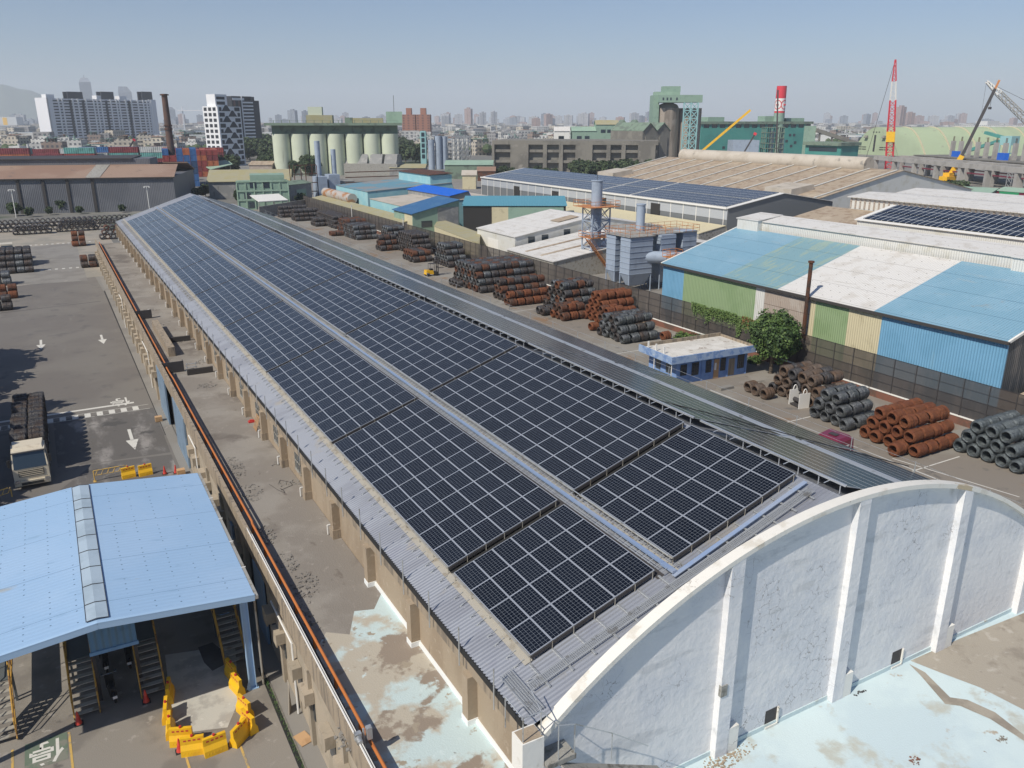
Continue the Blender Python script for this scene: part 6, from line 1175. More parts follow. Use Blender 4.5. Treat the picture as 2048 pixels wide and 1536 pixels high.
z1, z2 = F(1340, 205)[1], F(1340, 190)[1]; tw.part('head_house', 'mint_wall', MB().box(F(1317, 200)[0], -3, z1, F(1403, 200)[0], 14, z2)); tw.part('head_house', 'mint_wall', MB().box(F(1308, 200)[0], 2, 0, F(1320, 200)[0], 16, z2)); tw.part('upper_house', 'mint_roof', MB().box(F(1312, 190)[0], 3, z2+.01, F(1362, 190)[0], 12, F(1340, 183)[1])); tw.part('top_house', 'mint_wall', MB().box(F(1328, 180)[0], 3, F(1340, 183)[1]+.01, F(1363, 180)[0], 11, F(1340, 172)[1]))
q = MB(); us = [F(1364, 250)[0], F(1378, 250)[0], F(1392, 250)[0]]
for u in us: q.box(u-.35, -3, 0, u+.35, -2.3, z1)
nz = 8
for i in range(nz):
    za, zb = z1*i/nz, z1*(i+1)/nz
    for a, b in zip(us, us[1:]): q.beam((a, -2.6, za), (b, -2.6, zb), .45, .45); q.beam((b, -2.6, za), (a, -2.6, zb), .45, .45); q.beam((a, -2.6, zb), (b, -2.6, zb), .5, .5)
mat('lattice_aqua', (.28, .5, .5), .6); tw.part('lattice_frame', 'lattice_aqua', q); q = MB()
for px in (1325, 1333, 1340, 1352): u, z = F(px, 198); q.box(u-.5, -3.1, z-.8, u+.5, -3.01, z+.8)
tw.part('windows', 'dark_glass', q)
for px in (1362, 1380): p = P(px, 318); weld('dome_tank', 'white_paint', 'white domed tank at the foot of the silo tower, %s one' % ('left' if px == 1362 else 'right'), 'tank', MB().lathe([(5, 0), (5, 9), (4, 11), (1.5, 12.5)], 18), p)
# green plant
mat('plant_teal', (.06, .27, .23), .7, layers=[((.05, .23, .2), .08, .45, .6)]); gp = Bld('teal_plant', 'large teal green industrial plant building with window band under its roof', 'building', P(1398, 319), P(1616, 316)); F = gp.fp; zt = F(1500, 243)[1]; gp.part('wall', 'plant_teal', MB().box(0, 0, 0, gp.L, 40, zt-4.5)); gp.part('roof', 'silo_green', MB().box(-.8, -1, zt-1.8, gp.L+.8, 41, zt)); gp.part('window_band', 'dark_glass', MB().box(.4, .3, zt-4.49, gp.L-.4, 39, zt-1.81)); q = MB(); [q.box(i*gp.L/14, 0, zt-4.48, i*gp.L/14+2, .29, zt-1.82) for i in range(14)]; gp.part('window_pier', 'plant_teal', q)
for a, b, t, m in ((1424, 1457, 234, 'mint_wall'), (1539, 1578, 232, 'mint_wall'), (1582, 1618, 236, 'mint_wall')): gp.part('roof_house', m, MB().box(F(a, 240)[0], 6, zt+.01, F(b, 240)[0], 16, F(a, t)[1]))
for px in ((1580, 270), (1588, 270), (1565, 282), (1573, 282), (1590, 285), (1447, 295), (1582, 292)): u, z = F(*px); gp.pan('window', 'dark_glass', u-1, u+1, z-.9, z+.9, .2)
gb = Bld('grey_plant_block', 'pale grey block standing in front of the teal plant', 'building', P(1463, 328), P(1515, 328)); gb.flat(14, gb.fp(1480, 283)[1], 'plant_grey', 'grey_concrete', .8)
gl_ = Bld('low_teal_hall', 'low teal hall with shaded strip windows right of the teal plant', 'building', P(1607, 330), P(1678, 334)); z = gl_.fp(1640, 284)[1]; gl_.part('wall', 'plant_teal', MB().box(0, 0, 0, gl_.L, 16, z-2)); gl_.part('roof', 'silo_green', MB().box(-1, -1.5, z-1.99, gl_.L+1, 17, z)); gl_.pan('window_band', 'dark_glass', 3, gl_.L-3, z-5.5, z-3, .15)
sc_ = Bld('steel_preheater', 'open steel tower with pipes in front of the teal plant', 'steel tower', P(1526, 328), P(1562, 328)); z = sc_.fp(1540, 254)[1]; q = MB()
for i in range(4):
    for j in range(3): q.box(i*sc_.L/3-.25, j*4, 0, i*sc_.L/3+.25, j*4+.5, z)
for k in range(7): q.box(-.5, -.5, z*(k+1)/7-.4, sc_.L+.5, 9, z*(k+1)/7)
sc_.part('frame', 'silo_green', q); sc_.part('pipes', 'plant_grey', MB().tube((5, 3, 0), (5, 3, z*.9), 1.6, 10).tube((12, 3, 0), (12, 3, z*.7), 1.4, 10))
# red white chimney with ring emblems
p = P(1550, 318); p = Vector((p.x*1.02, p.y*1.02, 0)); zt = CAMH+ray(1563, 172).z*hypot(p.x, p.y)/hypot(*ray(1563, 172).xy); zb = [CAMH+ray(1560, y).z*hypot(p.x, p.y)/hypot(*ray(1560, y).xy) for y in (197, 222, 226)]
rw_ = thing('banded_chimney', 'big red and white banded chimney with ring emblem above the teal plant', 'chimney', p); rr = 9/1712*hypot(p.x, p.y)*1.05; mat('sign_red', (.65, .03, .05), .6)
MB().tube((0, 0, zb[0]), (0, 0, zt), rr, 24, rr*.96).build('red_band', 'sign_red', rw_); MB().tube((0, 0, zb[1]), (0, 0, zb[0]-.003), rr*1.02, 24, rr).build('white_band', 'white_refl', rw_); MB().tube((0, 0, zb[2]), (0, 0, zb[1]-.003), rr*1.03, 24, rr*1.02).build('lower_band', 'sign_red', rw_); MB().tube((0, 0, 0), (0, 0, zb[2]-.003), rr*1.25, 24, rr*1.03).build('shaft', 'mint_wall', rw_)
toC = atan2(-p.y, -p.x)
for da in (-.55, .95):
    a = toC+da; q = MB(); zm = (zb[0]+zb[1])/2; n_ = 28
    for k in range(n_):
        pts = []
        for t in (k, k+1):
            t = 2*pi*t/n_
            for rad in (3.4, 2.8): aa = a+rad*cos(t)/rr*.9; pts.append(((rr*1.03)*cos(aa), (rr*1.03)*sin(aa), zm+rad*sin(t)))
        q.add([pts[0], pts[1], pts[3], pts[2]], [(0, 1, 2, 3), (3, 2, 1, 0)])
    q.tube((rr*1.0*cos(a), rr*1.0*sin(a), zm-.4), (rr*1.035*cos(a), rr*1.035*sin(a), zm+.4), 1.1, 6); q.build('ring_emblem', 'sign_red', rw_)
# arched storage hall
mat('hall_green', (.36, .43, .27), .75, layers=[((.32, .38, .24), .03, .45, .6), ((.3, .32, .22), .2, .62, .7)]); pA = P(1703, 308); pB = P(1795, 312)
ah = Bld('arched_hall', 'great pale green arched storage hall with ribs, on the right horizon', 'building', pA, pB); L = ah.L; zt = ah.fp(1746, 254)[1]
pr_ = []
for i in range(17): t = i/16; u = L*t; pr_.append((u, zt*(1-abs(2*t-1)**2.1)))
dq = P(2005, 318)-pB; Lh = dq.dot(ah.n) ; Lh = max(Lh, 140); q = MB(); q.extY(pr_, 0, 1); ah.part('front_gable', 'hall_green', q)
q = MB(); vs = [(u, 1, z) for u, z in pr_]+[(u+dq.dot(ah.d)*.9, Lh, z) for u, z in pr_]; q.add(vs, [(i, i+1, i+18, i+17) for i in range(16)], 0, True); q.add(vs, [tuple(range(17, 34))]); ah.part('vault', 'hall_green', q)
q = MB()
for k in range(1, 7):
    f = k/7
    for (a, b), (c, d_) in zip(pr_, pr_[1:]): s_ = dq.dot(ah.d)*.9*f; q.beam((a+s_, 1+(Lh-1)*f, b+.2), (c+s_, 1+(Lh-1)*f, d_+.2), 1.6, .5)
ah.part('rib', 'cream_sheet', q); ah.part('door_slot', 'dark_gap', MB().box(L*.46, -.1, zt*.12, L*.5, -.01, zt*.72)); q = MB(); [q.box(u*L, -.1, zt*z, (u+.09)*L, -.01, zt*(z+.035)) for u in (.12, .22, .6, .7) for z in (.18, .26)]; ah.part('louvre', 'dark_gap', q); q = MB(); [q.box(u*L, -.1, zt*.8, (u+.03)*L, -.01, zt*.84) for u in (.42, .48, .54)]; ah.part('gable_marks', 'dark_gap', q); q = MB(); [q.hull([(u*L-1.5, -2.5, zt*.62), (u*L+1.5, -2.5, zt*.62), (u*L+1.5, 0, zt*.6), (u*L-1.5, 0, zt*.6)], [(u*L-1, -1, zt*.7), (u*L+1, -1, zt*.7), (u*L+1, 0, zt*.7), (u*L-1, 0, zt*.7)]) for u in (.3, .68)]; ah.part('vent_hood', 'shade_concrete', q)
# conveyor and transfer tower right
cv = Bld('transfer_tower', 'aqua transfer tower on legs with inclined conveyor right of the arched hall', 'tower', P(1993, 318), P(2016, 319)); z1, z2 = cv.fp(2000, 290)[1], cv.fp(2000, 272)[1]; cv.part('house', 'lattice_aqua', MB().box(0, 0, z1, cv.L, 9, z2)); q = MB(); [q.box(x, y, 0, x+.8, y+.8, z1) for x in (0, cv.L-.8) for y in (0, 8)]; q.box(0, 0, z1*.4, cv.L, 9, z1*.45); cv.part('legs', 'lattice_aqua', q)
a0 = cv.fp(1994, 282); a1 = cv.fp(1933, 303); a2 = cv.fp(1965, 268); q = MB(); q.beam((0, -1, a0[1]), (a1[0], -1, a1[1]), 3, 2.2); q.beam((0, 3, z2-1), (a2[0], 3, a2[1]+1), 3, 2); cv.part('conveyor', 'plant_teal', q)
cb2 = Bld('belt_conveyor', 'long dark inclined belt conveyor leaving the teal plant to the right', 'conveyor', P(1630, 322), P(1712, 322)); q = MB(); (ua, za), (ub, zb2) = cb2.fp(1632, 260), cb2.fp(1714, 287); q.beam((ua, 0, za), (ub, 0, zb2), 3, 2.4); [q.box(ua+(ub-ua)*t-.4, -1, 0, ua+(ub-ua)*t+.4, 1, za+(zb2-za)*t) for t in (.1, .4, .7, .95)]; cb2.part('gallery', 'shade_concrete', q); cb2.part('head', 'mint_roof', MB().box(cb2.fp(1618, 260)[0], 0, 0, cb2.fp(1632, 260)[0], 10, cb2.fp(1620, 252)[1]))
# unfinished concrete frame
mat('raw_concrete', (.38, .36, .33), .85, layers=[((.3, .285, .26), .2, .45, .6)]); cf = Bld('unfinished_hall', 'unfinished concrete hall of tall columns and beams on the right', 'building', P(1745, 352), P(2090, 398)); n_ = 7; L = cf.L; zf = cf.fp(1850, 316)[1]*1.0; zf = hgt(1870, 366, 320)
for i in range(n_+1):
    for j in range(3):
        cf.part('column', 'raw_concrete', MB().box(i*L/n_-.9, j*14, 0, i*L/n_+.9, j*14+1.8, zf-2))
q = MB(); [q.box(-1, j*14-.2, zf-1.99, L+1, j*14+2, zf) for j in range(4)]; [q.box(i*L/n_-.7, 2, zf-1.5, i*L/n_+.7, 44, zf-.1) for i in range(n_+1)]; cf.part('beam', 'raw_concrete', q); cf.part('floor', 'shade_concrete', MB().box(0, 20, zf+.01, L+1, 46, zf+.4)); q = MB(); [q.box(0, j*14+.5, zf*.45, L, j*14+1, zf*.45+.6) for j in range(1, 4)]; cf.part('steel_beam', 'maroon', q)
for i in range(16): u = L*.12+i*L*.052; cf.part('upper_column', 'raw_concrete', MB().box(u-.8, 30, zf+.41, u+.8, 31.6, zf+7.5))
q = MB(); [q.tube((L*.12+i*L*.052+dx, 30.8, zf+7.5), (L*.12+i*L*.052+dx, 30.8, zf+9.6), .09, 4) for i in range(16) for dx in (-.5, 0, .5)]; cf.part('rebar', 'wire_rust_dark', q)
q = MB(); 
for i in range(3): x = L*.82+i*L/n_*.55; [q.tube((x+dx, dy, 0), (x+dx, dy, zf-2), .12, 4) for dx in (0, 3) for dy in (0, 3)]; [q.tube((x, 0, z*2.), (x+3, 0, z*2.+2), .1, 4) for z in range(int(zf/2)-1)]; [q.tube((x+3, 0, z*2.), (x, 0, z*2.+2), .1, 4) for z in range(int(zf/2)-1)]
cf.part('scaffold_tower', 'galv', q); cf.part('formwork', 'royal_blue', MB().box(L*.18, 26, zf+.41, L*.21, 28, zf+3).box(L*.45, 26, zf+.41, L*.49, 28, zf+3.4).box(L*.66, 26, zf+.41, L*.69, 28, zf+3))
b = Bld('pale_green_shed', 'pale green low-pitched roof in front of the concrete columns', 'building', P(1825, 399), P(1975, 408)); z = 5; b.gable(20, 3.4, 4.6, .5, 'grey_sheet', 'mint_roof', .4)
for i in range(5): p = P(1885+i*9, 395); tree_at('shed_tree', 'bushy green tree beside the pale green shed roof, %s from the left' % ORD[i], 'tree', p, FC[i % 3], FT, .75, i, 'trees beside the pale green shed')
b = Bld('green_tarp_shed', 'small shed with bright green cover at the right picture edge', 'shed', P(1990, 405), P(2070, 412)); b.gable(8, 4, 5, .5, 'maroon', 'mint_roof', .3); mat('tarp_green', (.02, .25, .1), .6); b.pan('tarp', 'tarp_green', 1, b.L-6, 1.5, 3.9, .2)
# ---- cranes
def lattice(q, a, b, w0, w1, n, r, m=0, skip=()):
    a, b = Vector(a), Vector(b); d = (b-a).normalized(); u = d.orthogonal().normalized(); v = d.cross(u)
    def ring(t): c = a.lerp(b, t); w_ = (w0+(w1-w0)*t)/2; return [c+u*w_*i+v*w_*j for i, j in ((-1, -1), (1, -1), (1, 1), (-1, 1))]
    for k in range(n):
        A_, B_ = ring(k/n), ring((k+1)/n)
        for i in range(4): q.tube(A_[i], B_[i], r, 4, cap=False); q.tube(A_[i], B_[(i+1) % 4], r*.6, 4, cap=False); q.tube(A_[i], A_[(i+1) % 4], r*.6, 4, cap=False)
def jib(px, py, base, D=1): d = ray(px, py); return C0+d*(hypot(base.x, base.y)*D/hypot(d.x, d.y))
p = P(1776, 352); tp = jib(1791, 119, p); cr = thing('lattice_crane', 'tall red lattice boom crane standing before the arched hall', 'crane', p); v_ = tp-p
q = MB(); lattice(q, (0, 0, 2), v_*.42, 3.2, 3.2, 9, .22); q.build('lower_boom', 'sign_red', cr); q = MB(); lattice(q, v_*.42, v_*.66, 3.0, 2.6, 5, .2); q.build('middle_boom', 'sign_red', cr); q = MB(); lattice(q, v_*.66, v_*.82, 2.6, 1.8, 4, .15); q.build('pale_boom', 'white_paint', cr); q = MB(); lattice(q, v_*.82, v_, 1.8, .5, 5, .17); q.build('boom_tip', 'sign_red', cr); MB().box(-4, -3, 0, 4, 3, 2.5).build('crawler', 'sign_red', cr)
jd = (C0-p); jd.z = 0; jd.normalize(); q = MB(); mm = v_*.3; sd = Vector((-jd.y, jd.x, 0)); q.add([mm+jd*2.4-sd*2, mm+jd*2.4+sd*2, mm+v_*.09+jd*2.4+sd*2, mm+v_*.09+jd*2.4-sd*2], [(0, 1, 2, 3)]); q.build('yellow_sign', 'yellow_plastic', cr)
q = MB(); q.tube(v_, (-14, 5, 2), .1, 4); q.build('stay_rope', 'dark_steel', cr)
p = P(1898, 364); tp = jib(1999, 160, p); el = jib(1935, 318, p); cr = thing('mobile_crane', 'yellow mobile crane with long dark telescopic boom on the right', 'crane', p); v_ = tp-p; e_ = Vector((el.x-p.x, el.y-p.y, el.z)); q = MB(); q.beam((0, 0, 3), (0, 0, 3)+(v_-Vector((0, 0, 3)))*.26, 2.2, 2.2) if False else q.beam((0, 0, 3), v_*.27, 2.2, 2.2); q.build('base_boom', 'yellow_plastic', cr); MB().beam(v_*.27, v_*.92, 1.3, 1.3).build('telescopic_boom', 'dark_steel', cr); MB().beam(v_*.92, v_, .9, .9).build('boom_head', 'rail_orange', cr); MB().box(-5, -2, 0, 6, 2, 2.6).box(-3, -1.6, 2.6, 1, 1.6, 4.2).build('carrier', 'yellow_plastic', cr); q = MB(); h_ = v_*.86; q.tube(h_, h_-Vector((0, 0, 5)), .08, 4); q.box(h_.x-.5, h_.y-.5, h_.z-6, h_.x+.5, h_.y+.5, h_.z-5); q.build('hook', 'dark_steel', cr)
p = P(2110, 345); t1 = jib(1973, 163, p); t0 = jib(2075, 262, p); cr = thing('white_lattice_crane', 'lattice crane boom with white tip and red foot leaning in from the right edge', 'crane', p); q = MB(); lattice(q, t0-p, (t1-p)*.75+(t0-p)*.25, 3, 2.6, 10, .22); q.build('boom', 'galv_dull', cr); q = MB(); lattice(q, (t1-p)*.75+(t0-p)*.25, t1-p, 2.6, 1, 4, .26); q.build('boom_tip', 'white_paint', cr); q = MB(); q.beam((0, 0, 0), t0-p, 3, 3); q.build('boom_foot', 'sign_red', cr); q = MB(); q.tube(t1-p, jib(2110, 230, p)-p, .12, 4); q.tube(t1-p, jib(1962, 235, p)-p, .06, 4); q.build('ropes', 'dark_steel', cr)
p = P(1400, 335); q0 = jib(1403, 303, p); q1 = jib(1501, 220, p); cr = thing('yellow_boom_crane', 'bright yellow telescopic crane boom before the teal plant', 'crane', p); MB().beam((0, 0, 2), q0-p, 2.4, 2.4).beam(q0-p, q1-p, 1.3, 1.3).build('boom', 'yellow_plastic', cr); MB().box(-5, -2, 0, 5, 2, 2.5).build('carrier', 'yellow_plastic', cr)
for i, (a, b, c, lab, r_) in enumerate((((1552, 335), (1556, 180), (1556, 180), 'thin dark vertical crane mast in front of the teal plant', .9), ((1470, 335), (1510, 268), (1520, 258), 'short black crane boom leaning right before the teal plant', .9), ((238, 330), (268, 280), (270, 278), 'short black crane boom above the containers on the left', 1.0))):
    p = P(*a); q1 = jib(*b, p); q2 = jib(*c, p); cr = thing('dark_crane', lab, 'crane', p); MB().beam((0, 0, 0), q1-p, r_, r_).build('boom', 'dark_steel', cr)
    if i: d_ = (q1-p); MB().beam(d_*.97, d_*1.04, 1.8, 1.8).build('boom_head', 'sign_red', cr)
# ---- process plant between silos and mill
pp_ = Bld('process_plant', 'tangle of steel frames, pipes and grey cylinders between the silos and the mill', 'industrial plant', P(856, 340), P(940, 338)); F = pp_.fp
for a, b, t in ((861, 873, 280), (875, 888, 272), (888, 899, 273)): u0, u1 = F(a, 300)[0], F(b, 300)[0]; pp_.part('cylinder', 'plant_grey', MB().tube(((u0+u1)/2, 4, 0), ((u0+u1)/2, 4, F(a, t)[1]), (u1-u0)/2, 16))
q = MB(); uu = [F(x, 300)[0] for x in (905, 914, 923, 932, 941)]
for u in uu: [q.box(u-.25, y, 0, u+.25, y+.5, F(910, 272)[1]) for y in (0, 8)]
for k in range(7): z = F(910, 272)[1]*(k+1)/7; q.box(uu[0], 0, z-.4, uu[-1], .5, z); q.box(uu[0], 8, z-.4, uu[-1], 8.5, z)
for k in range(6): [q.beam((uu[i], 0, F(910, 272)[1]*k/7), (uu[i+1], 0, F(910, 272)[1]*(k+1)/7), .3, .3) for i in range(4)]
pp_.part('steel_frame', 'galv', q); q = MB(); [q.tube((uu[i]+2, 4, 0), (uu[i]+2, 4, F(910, 278)[1]), 1.1, 10) for i in range(4)]; pp_.part('vessel', 'pvc_white', q)
sg_ = Bld('lettered_tower', 'slim aqua tower beside the silos', 'tower', P(842, 330), P(853, 330)); z = sg_.fp(848, 262)[1]; sg_.part('shaft', 'lattice_aqua', MB().box(0, 0, 0, sg_.L, 5, z)); q = MB(); [q.box(.8, -.2, z*(.2+k*.16), sg_.L-.8, -.01, z*(.2+k*.16)+2.4) for k in range(5)]; sg_.part('openings', 'dark_glass', q)
for i, (a, b, e, base, top, D, w_, r_m, lab) in enumerate(((890, 985, 0, 358, 330, 24, 'silo_green', 'mint_roof', 'shed with broad pale green roof left of the concrete mill'), (925, 952, 0, 378, 350, 8, 'cream_sheet', 'beige_roof', 'small cream green cabin with flat beige roof left of the solar shed'), (780, 850, 0, 352, 336, 14, 'grey_sheet', 'khaki', 'low khaki roofed shed right of the silo block'), (620, 700, 0, 340, 330, 10, 'grey_sheet', 'beige_roof', 'low dusty roof at the foot of the silo block'), (500, 545, 0, 352, 330, 12, 'tan_sheet', 'roof_tan', 'low tan roofed building left of the silo block'), (535, 560, 0, 340, 315, 10, 'aqua_wall', 'mint_roof', 'small aqua and green building at the left foot of the silos'), (800, 860, 0, 372, 357, 10, 'grey_sheet', 'mint_roof', 'flat green roof behind the royal blue roof'), (955, 990, 0, 362, 342, 10, 'wire_rust_dark', 'rust_roof', 'small rusty roof beside the pale green one'))):
    bb = Bld('workshop', lab, 'building', P(a, base), P(b, base)); z = max(3, bb.fp(a, top)[1]); bb.gable(D, z, z+1.6, .5, w_, r_m, .4)
for i, (x0, x1, y0, y1, n_, s_) in enumerate(((455, 545, 285, 325, 46, 1.6), (425, 470, 325, 350, 9, 1.1), (590, 625, 345, 352, 8, 1.1), (525, 570, 340, 352, 8, 1.2), (385, 420, 275, 300, 10, 1.3), (800, 850, 300, 330, 12, 1.3), (470, 510, 400, 408, 3, .5), (590, 606, 405, 412, 3, .45), (380, 412, 392, 405, 5, .5))):
    for k, px_ in enumerate(sorted(R.uniform(x0, x1) for _ in range(n_))):
        p = P(px_, R.uniform(y0, y1)); tree_at('far_tree', ['broad dark tree between the towers and the silos', 'tree by the green canopy', 'tree at the foot of the silo block', 'tree left of the silo block', 'tree left of the patterned tower', 'tree right of the silo block', 'small tree before the mint office', 'round shrub at the yard end', 'scrubby tree beside the grey shed corner'][i]+', '+ORD[k]+' from left', 'tree', p, FC[k % 3], FT, s_*R.uniform(.8, 1.2), k, 'trees: group %s' % ['between towers and silos', 'by the green canopy', 'at the silo foot', 'left of the silos', 'left of the patterned tower', 'right of the silos', 'before the mint office', 'at the yard end', 'beside the grey shed corner'][i])
# ================================================================== apartment towers
mat('tower_white', (.76, .76, .76), .8); mat('tower_grey', (.7, .7, .72), .8); mat('tower_dark', (.03, .033, .04), .6); mat('tower_brown', (.16, .09, .08), .8); mat('tower_brick', (.32, .15, .1), .8)
ap_ = Bld('apartment_slab', 'wide pale grey apartment block with dark window grid, tallest building on the left skyline', 'building', P(108, 291), P(322, 286)); L = ap_.L; zt = ap_.fp(200, 199)[1]; D = 26
ap_.part('core', 'tower_dark', MB().box(1, 1, 0, L-1, D, zt-1))
q = MB(); nf = 16
for k in range(nf+1): z = zt*(k/nf); q.box(0, .35, z-1.5 if k else 0, L, 1.0, z+.25)
q.box(-.2, .2, 0, .6, D, zt+1); q.box(L-9, .2, 0, L, D, zt+1); ap_.part('floor_bands', 'tower_grey', q)
q = MB(); us = [0, 4, 10.2, 14, 24, 29, 37, 44.5, 48, 52, 62, 68, 71, 78, 84, 91, 97, 101, 106]
for u in [v_*L/112 for v_ in us]: q.box(u, -.4, 0, u+1.7, .33, zt+.5)
q.box(0, -.4, 0, 4.6, .32, zt+1.5); ap_.part('fins', 'tower_white', q)
q = MB(); [q.box(v_*L/112, -.2, 0, v_*L/112+2.6, .34, zt-1) for v_ in (21, 33.5, 57, 81)]; ap_.part('recess', 'tower_dark', q)
for a, b in ((138, 168), (205, 230), (287, 307)): u0, u1 = ap_.fp(a, 190)[0], ap_.fp(b, 190)[0]; z1 = ap_.fp(a, 183)[1]; ap_.part('roof_frame', 'tower_dark', MB().box(u0, 3, zt, u1, 5, z1).box(u0, 12, zt, u1, 14, z1))
q = MB(); [q.box(u, 4, zt, u+9, 14, zt+4.5) for u in (2, 34, 60, 88)]; ap_.part('roof_house', 'tower_white', q)
def apt2():
    b = Bld('patterned_tower', 'slim white apartment tower with triangular balcony pattern', 'building', P(447, 333), P(492, 330)); L = b.L; zt = b.fp(460, 213)[1]; b.part('wall', 'tower_white', MB().box(0, 0, 0, L, 12, zt))
    nf = 11; fh = zt/nf
    for k in range(nf):
        z = k*fh; q = MB(); s_ = .1+.34*(k % 2)
        q.box(L*.06, -.12, z+fh*.15, L*(.28 if k % 2 else .16), -.01, z+fh*.85); q.box(L*.72 if k % 2 == 0 else L*.84, -.12, z+fh*.15, L*.95, -.01, z+fh*.85)
        c = L*(.36 if k % 2 == 0 else .62); q.hull([(c-L*.19, -.13, z+fh*.15), (c+L*.19, -.13, z+fh*.15), (c+L*.19, -.005, z+fh*.15), (c-L*.19, -.005, z+fh*.15)], [(c-L*.03, -.13, z+fh*1.25), (c+L*.04, -.13, z+fh*1.25), (c+L*.04, -.005, z+fh*1.25), (c-L*.03, -.005, z+fh*1.25)]); b.part('balcony_window', 'tower_dark', q)
    q = MB(); [q.box(-.12, 1.5+j*3.6, k*fh+fh*.2, -.01, 3.8+j*3.6, k*fh+fh*.8) for k in range(nf) for j in range(3)]; b.part('side_window', 'tower_dark', q)
    b.part('roof_house', 'tower_white', MB().box(2, 3, zt+.01, L*.6, 10, zt+7)); b.part('roof_house_window', 'tower_dark', MB().box(3, 2.9, zt+1, L*.5, 2.99, zt+2.8).box(3, 2.9, zt+4, L*.5, 2.99, zt+5.6))
apt2()
b = Bld('dark_tower', 'dark brown apartment tower with white balcony bands beside the patterned tower', 'building', P(474, 308), P(527, 306)); L = b.L; zt = b.fp(500, 193)[1]; b.part('wall', 'tower_dark', MB().box(0, 0, 0, L, 22, zt*.93)); q = MB()
for k in range(15): z = zt*.9*(k+1)/15; q.box(L*.38, -.8, z-.9, L*.75, -.01, z+.3)
q.box(L*.02, -.3, zt*.93, L*.45, 12, zt*.97); q.box(L*.34, -.6, 0, L*.37, -.01, zt); b.part('balcony', 'tower_white', q); b.part('stripe', 'tower_brown', MB().box(L*.06, -.4, 0, L*.12, -.01, zt*.93).box(L*.22, -.4, 0, L*.28, -.01, zt*.93)); q = MB(); q.box(0, 0, zt*.931, L*.05, 10, zt); q.box(L*.4, 0, zt*.931, L*.44, 10, zt); q.box(L*.7, 0, zt*.931, L*.74, 10, zt); q.box(L*.05, 0, zt*.97, L*.7, 10, zt); q.box(L*.93, 6, zt*.931, L, 12, zt); b.part('roof_frame', 'tower_dark', q)
for a, c, lab in ((806, 832, 'left'), (834, 861, 'right')):
    b = Bld('brick_tower', 'red-brown brick apartment tower above the process plant, %s of a pair' % lab, 'building', P(a, 290), P(c, 290)); L = b.L; zt = b.fp(a, 229)[1]; b.part('wall', 'tower_brick', MB().box(0, 0, 0, L, 20, zt)); z2 = b.fp(a, 216)[1]; b.part('roof_house', 'tower_brick', MB().box(L*.3, 3, zt+.01, L*.7, 12, z2)); q = MB(); [q.box(u*L, -.15, zt*k/12+1, (u+.13)*L, -.01, zt*k/12+2.4) for k in range(12) for u in (.06, .42, .82)]; b.part('window', 'tower_brown', q)
# ================================================================== the city beyond
FA = [facade('house_white', (.56, .55, .52), (.13, .14, .15), 3.1, 3.2, .5, .5), facade('house_grey', (.35, .34, .33), (.1, .1, .11), 2.7, 3.2, .55, .5), facade('house_cream', (.5, .45, .37), (.12, .12, .12), 3.4, 3.1, .45, .5), facade('house_brown', (.3, .23, .19), (.09, .09, .1), 3, 3.2, .5, .5), facade('high_white', (.5, .5, .51), (.14, .16, .19), 3.4, 3.2, .55, .6), facade('high_pink', (.44, .31, .27), (.15, .14, .15), 3.4, 3.2, .5, .6), facade('high_grey', (.3, .33, .37), (.12, .14, .17), 3.4, 3.2, .6, .6)]
mat('tin_green', (.2, .29, .25), .6); mat('tin_blue', (.14, .24, .36), .6); mat('tin_white', (.55, .55, .53), .6); mat('tin_rust', (.3, .2, .15), .7)
def house(sx, sy, h, wall, roof, seed):
    r_ = random.Random(seed); b = MB(); b.box(0, 0, 0, sx, sy, h, 0)
    for e in ((0, 0, sx, .2), (0, sy-.2, sx, sy), (0, .2, .2, sy-.2), (sx-.2, .2, sx, sy-.2)): b.box(e[0], e[1], h+.002, e[2], e[3], h+.9, 0)
    b.box(sx*.15, sy*.2, h+.002, sx*.5, sy*.7, h+2.8, 0); b.slab((sx*.1, sy*.1, h+3.2), (sx*.9, sy*.1, h+3.6), (sx*.9, sy*.85, h+3.6), (sx*.1, sy*.85, h+3.2), .15, 1) if r_.random() < .6 else b.box(sx*.6, sy*.3, h+.002, sx*.8, sy*.6, h+1.6, 1)
    for i in range(2): x, y = r_.uniform(.2, .8)*sx, r_.uniform(.2, .8)*sy; b.tube((x, y, h), (x, y, h+3.9), .7, 8, m=1)
    b.hull([(.25, -.9, h*.31), (sx-.25, -.9, h*.31), (sx-.25, -.002, h*.31), (.25, -.002, h*.31)], [(.25, -.9, h*.34), (sx-.25, -.9, h*.34), (sx-.25, -.002, h*.34), (.25, -.002, h*.34)], 0)
    b.hull([(.25, -.9, h*.63), (sx-.25, -.9, h*.63), (sx-.25, -.002, h*.63), (.25, -.002, h*.63)], [(.25, -.9, h*.67), (sx-.25, -.9, h*.67), (sx-.25, -.002, h*.67), (.25, -.002, h*.67)], 0)
    o = b.build('city_house', [wall, roof]); me = o.data; bpy.data.objects.remove(o); return me
HN = ['white', 'grey', 'cream', 'brown']; RN = ['green', 'blue', 'white', 'rust']
HM = []
for i, wn in enumerate(HN):
    for j, rn in enumerate(RN): HM.append((house(R.uniform(9, 20), R.uniform(10, 16), R.choice((6.5, 9.5, 12.5, 9.5)), 'house_'+wn, 'tin_'+rn, i*4+j), wn, rn))
def mind(px):     # nearest range at which the open city shows in this column of the photograph
    for a, b, d in ((-300, 100, 520), (100, 330, 540), (330, 415, 520), (415, 530, 760), (530, 810, 700), (810, 950, 560), (950, 1300, 640), (1300, 1690, 900), (1690, 2060, 900), (2060, 2400, 700)):
        if a <= px < b: return d
    return 800
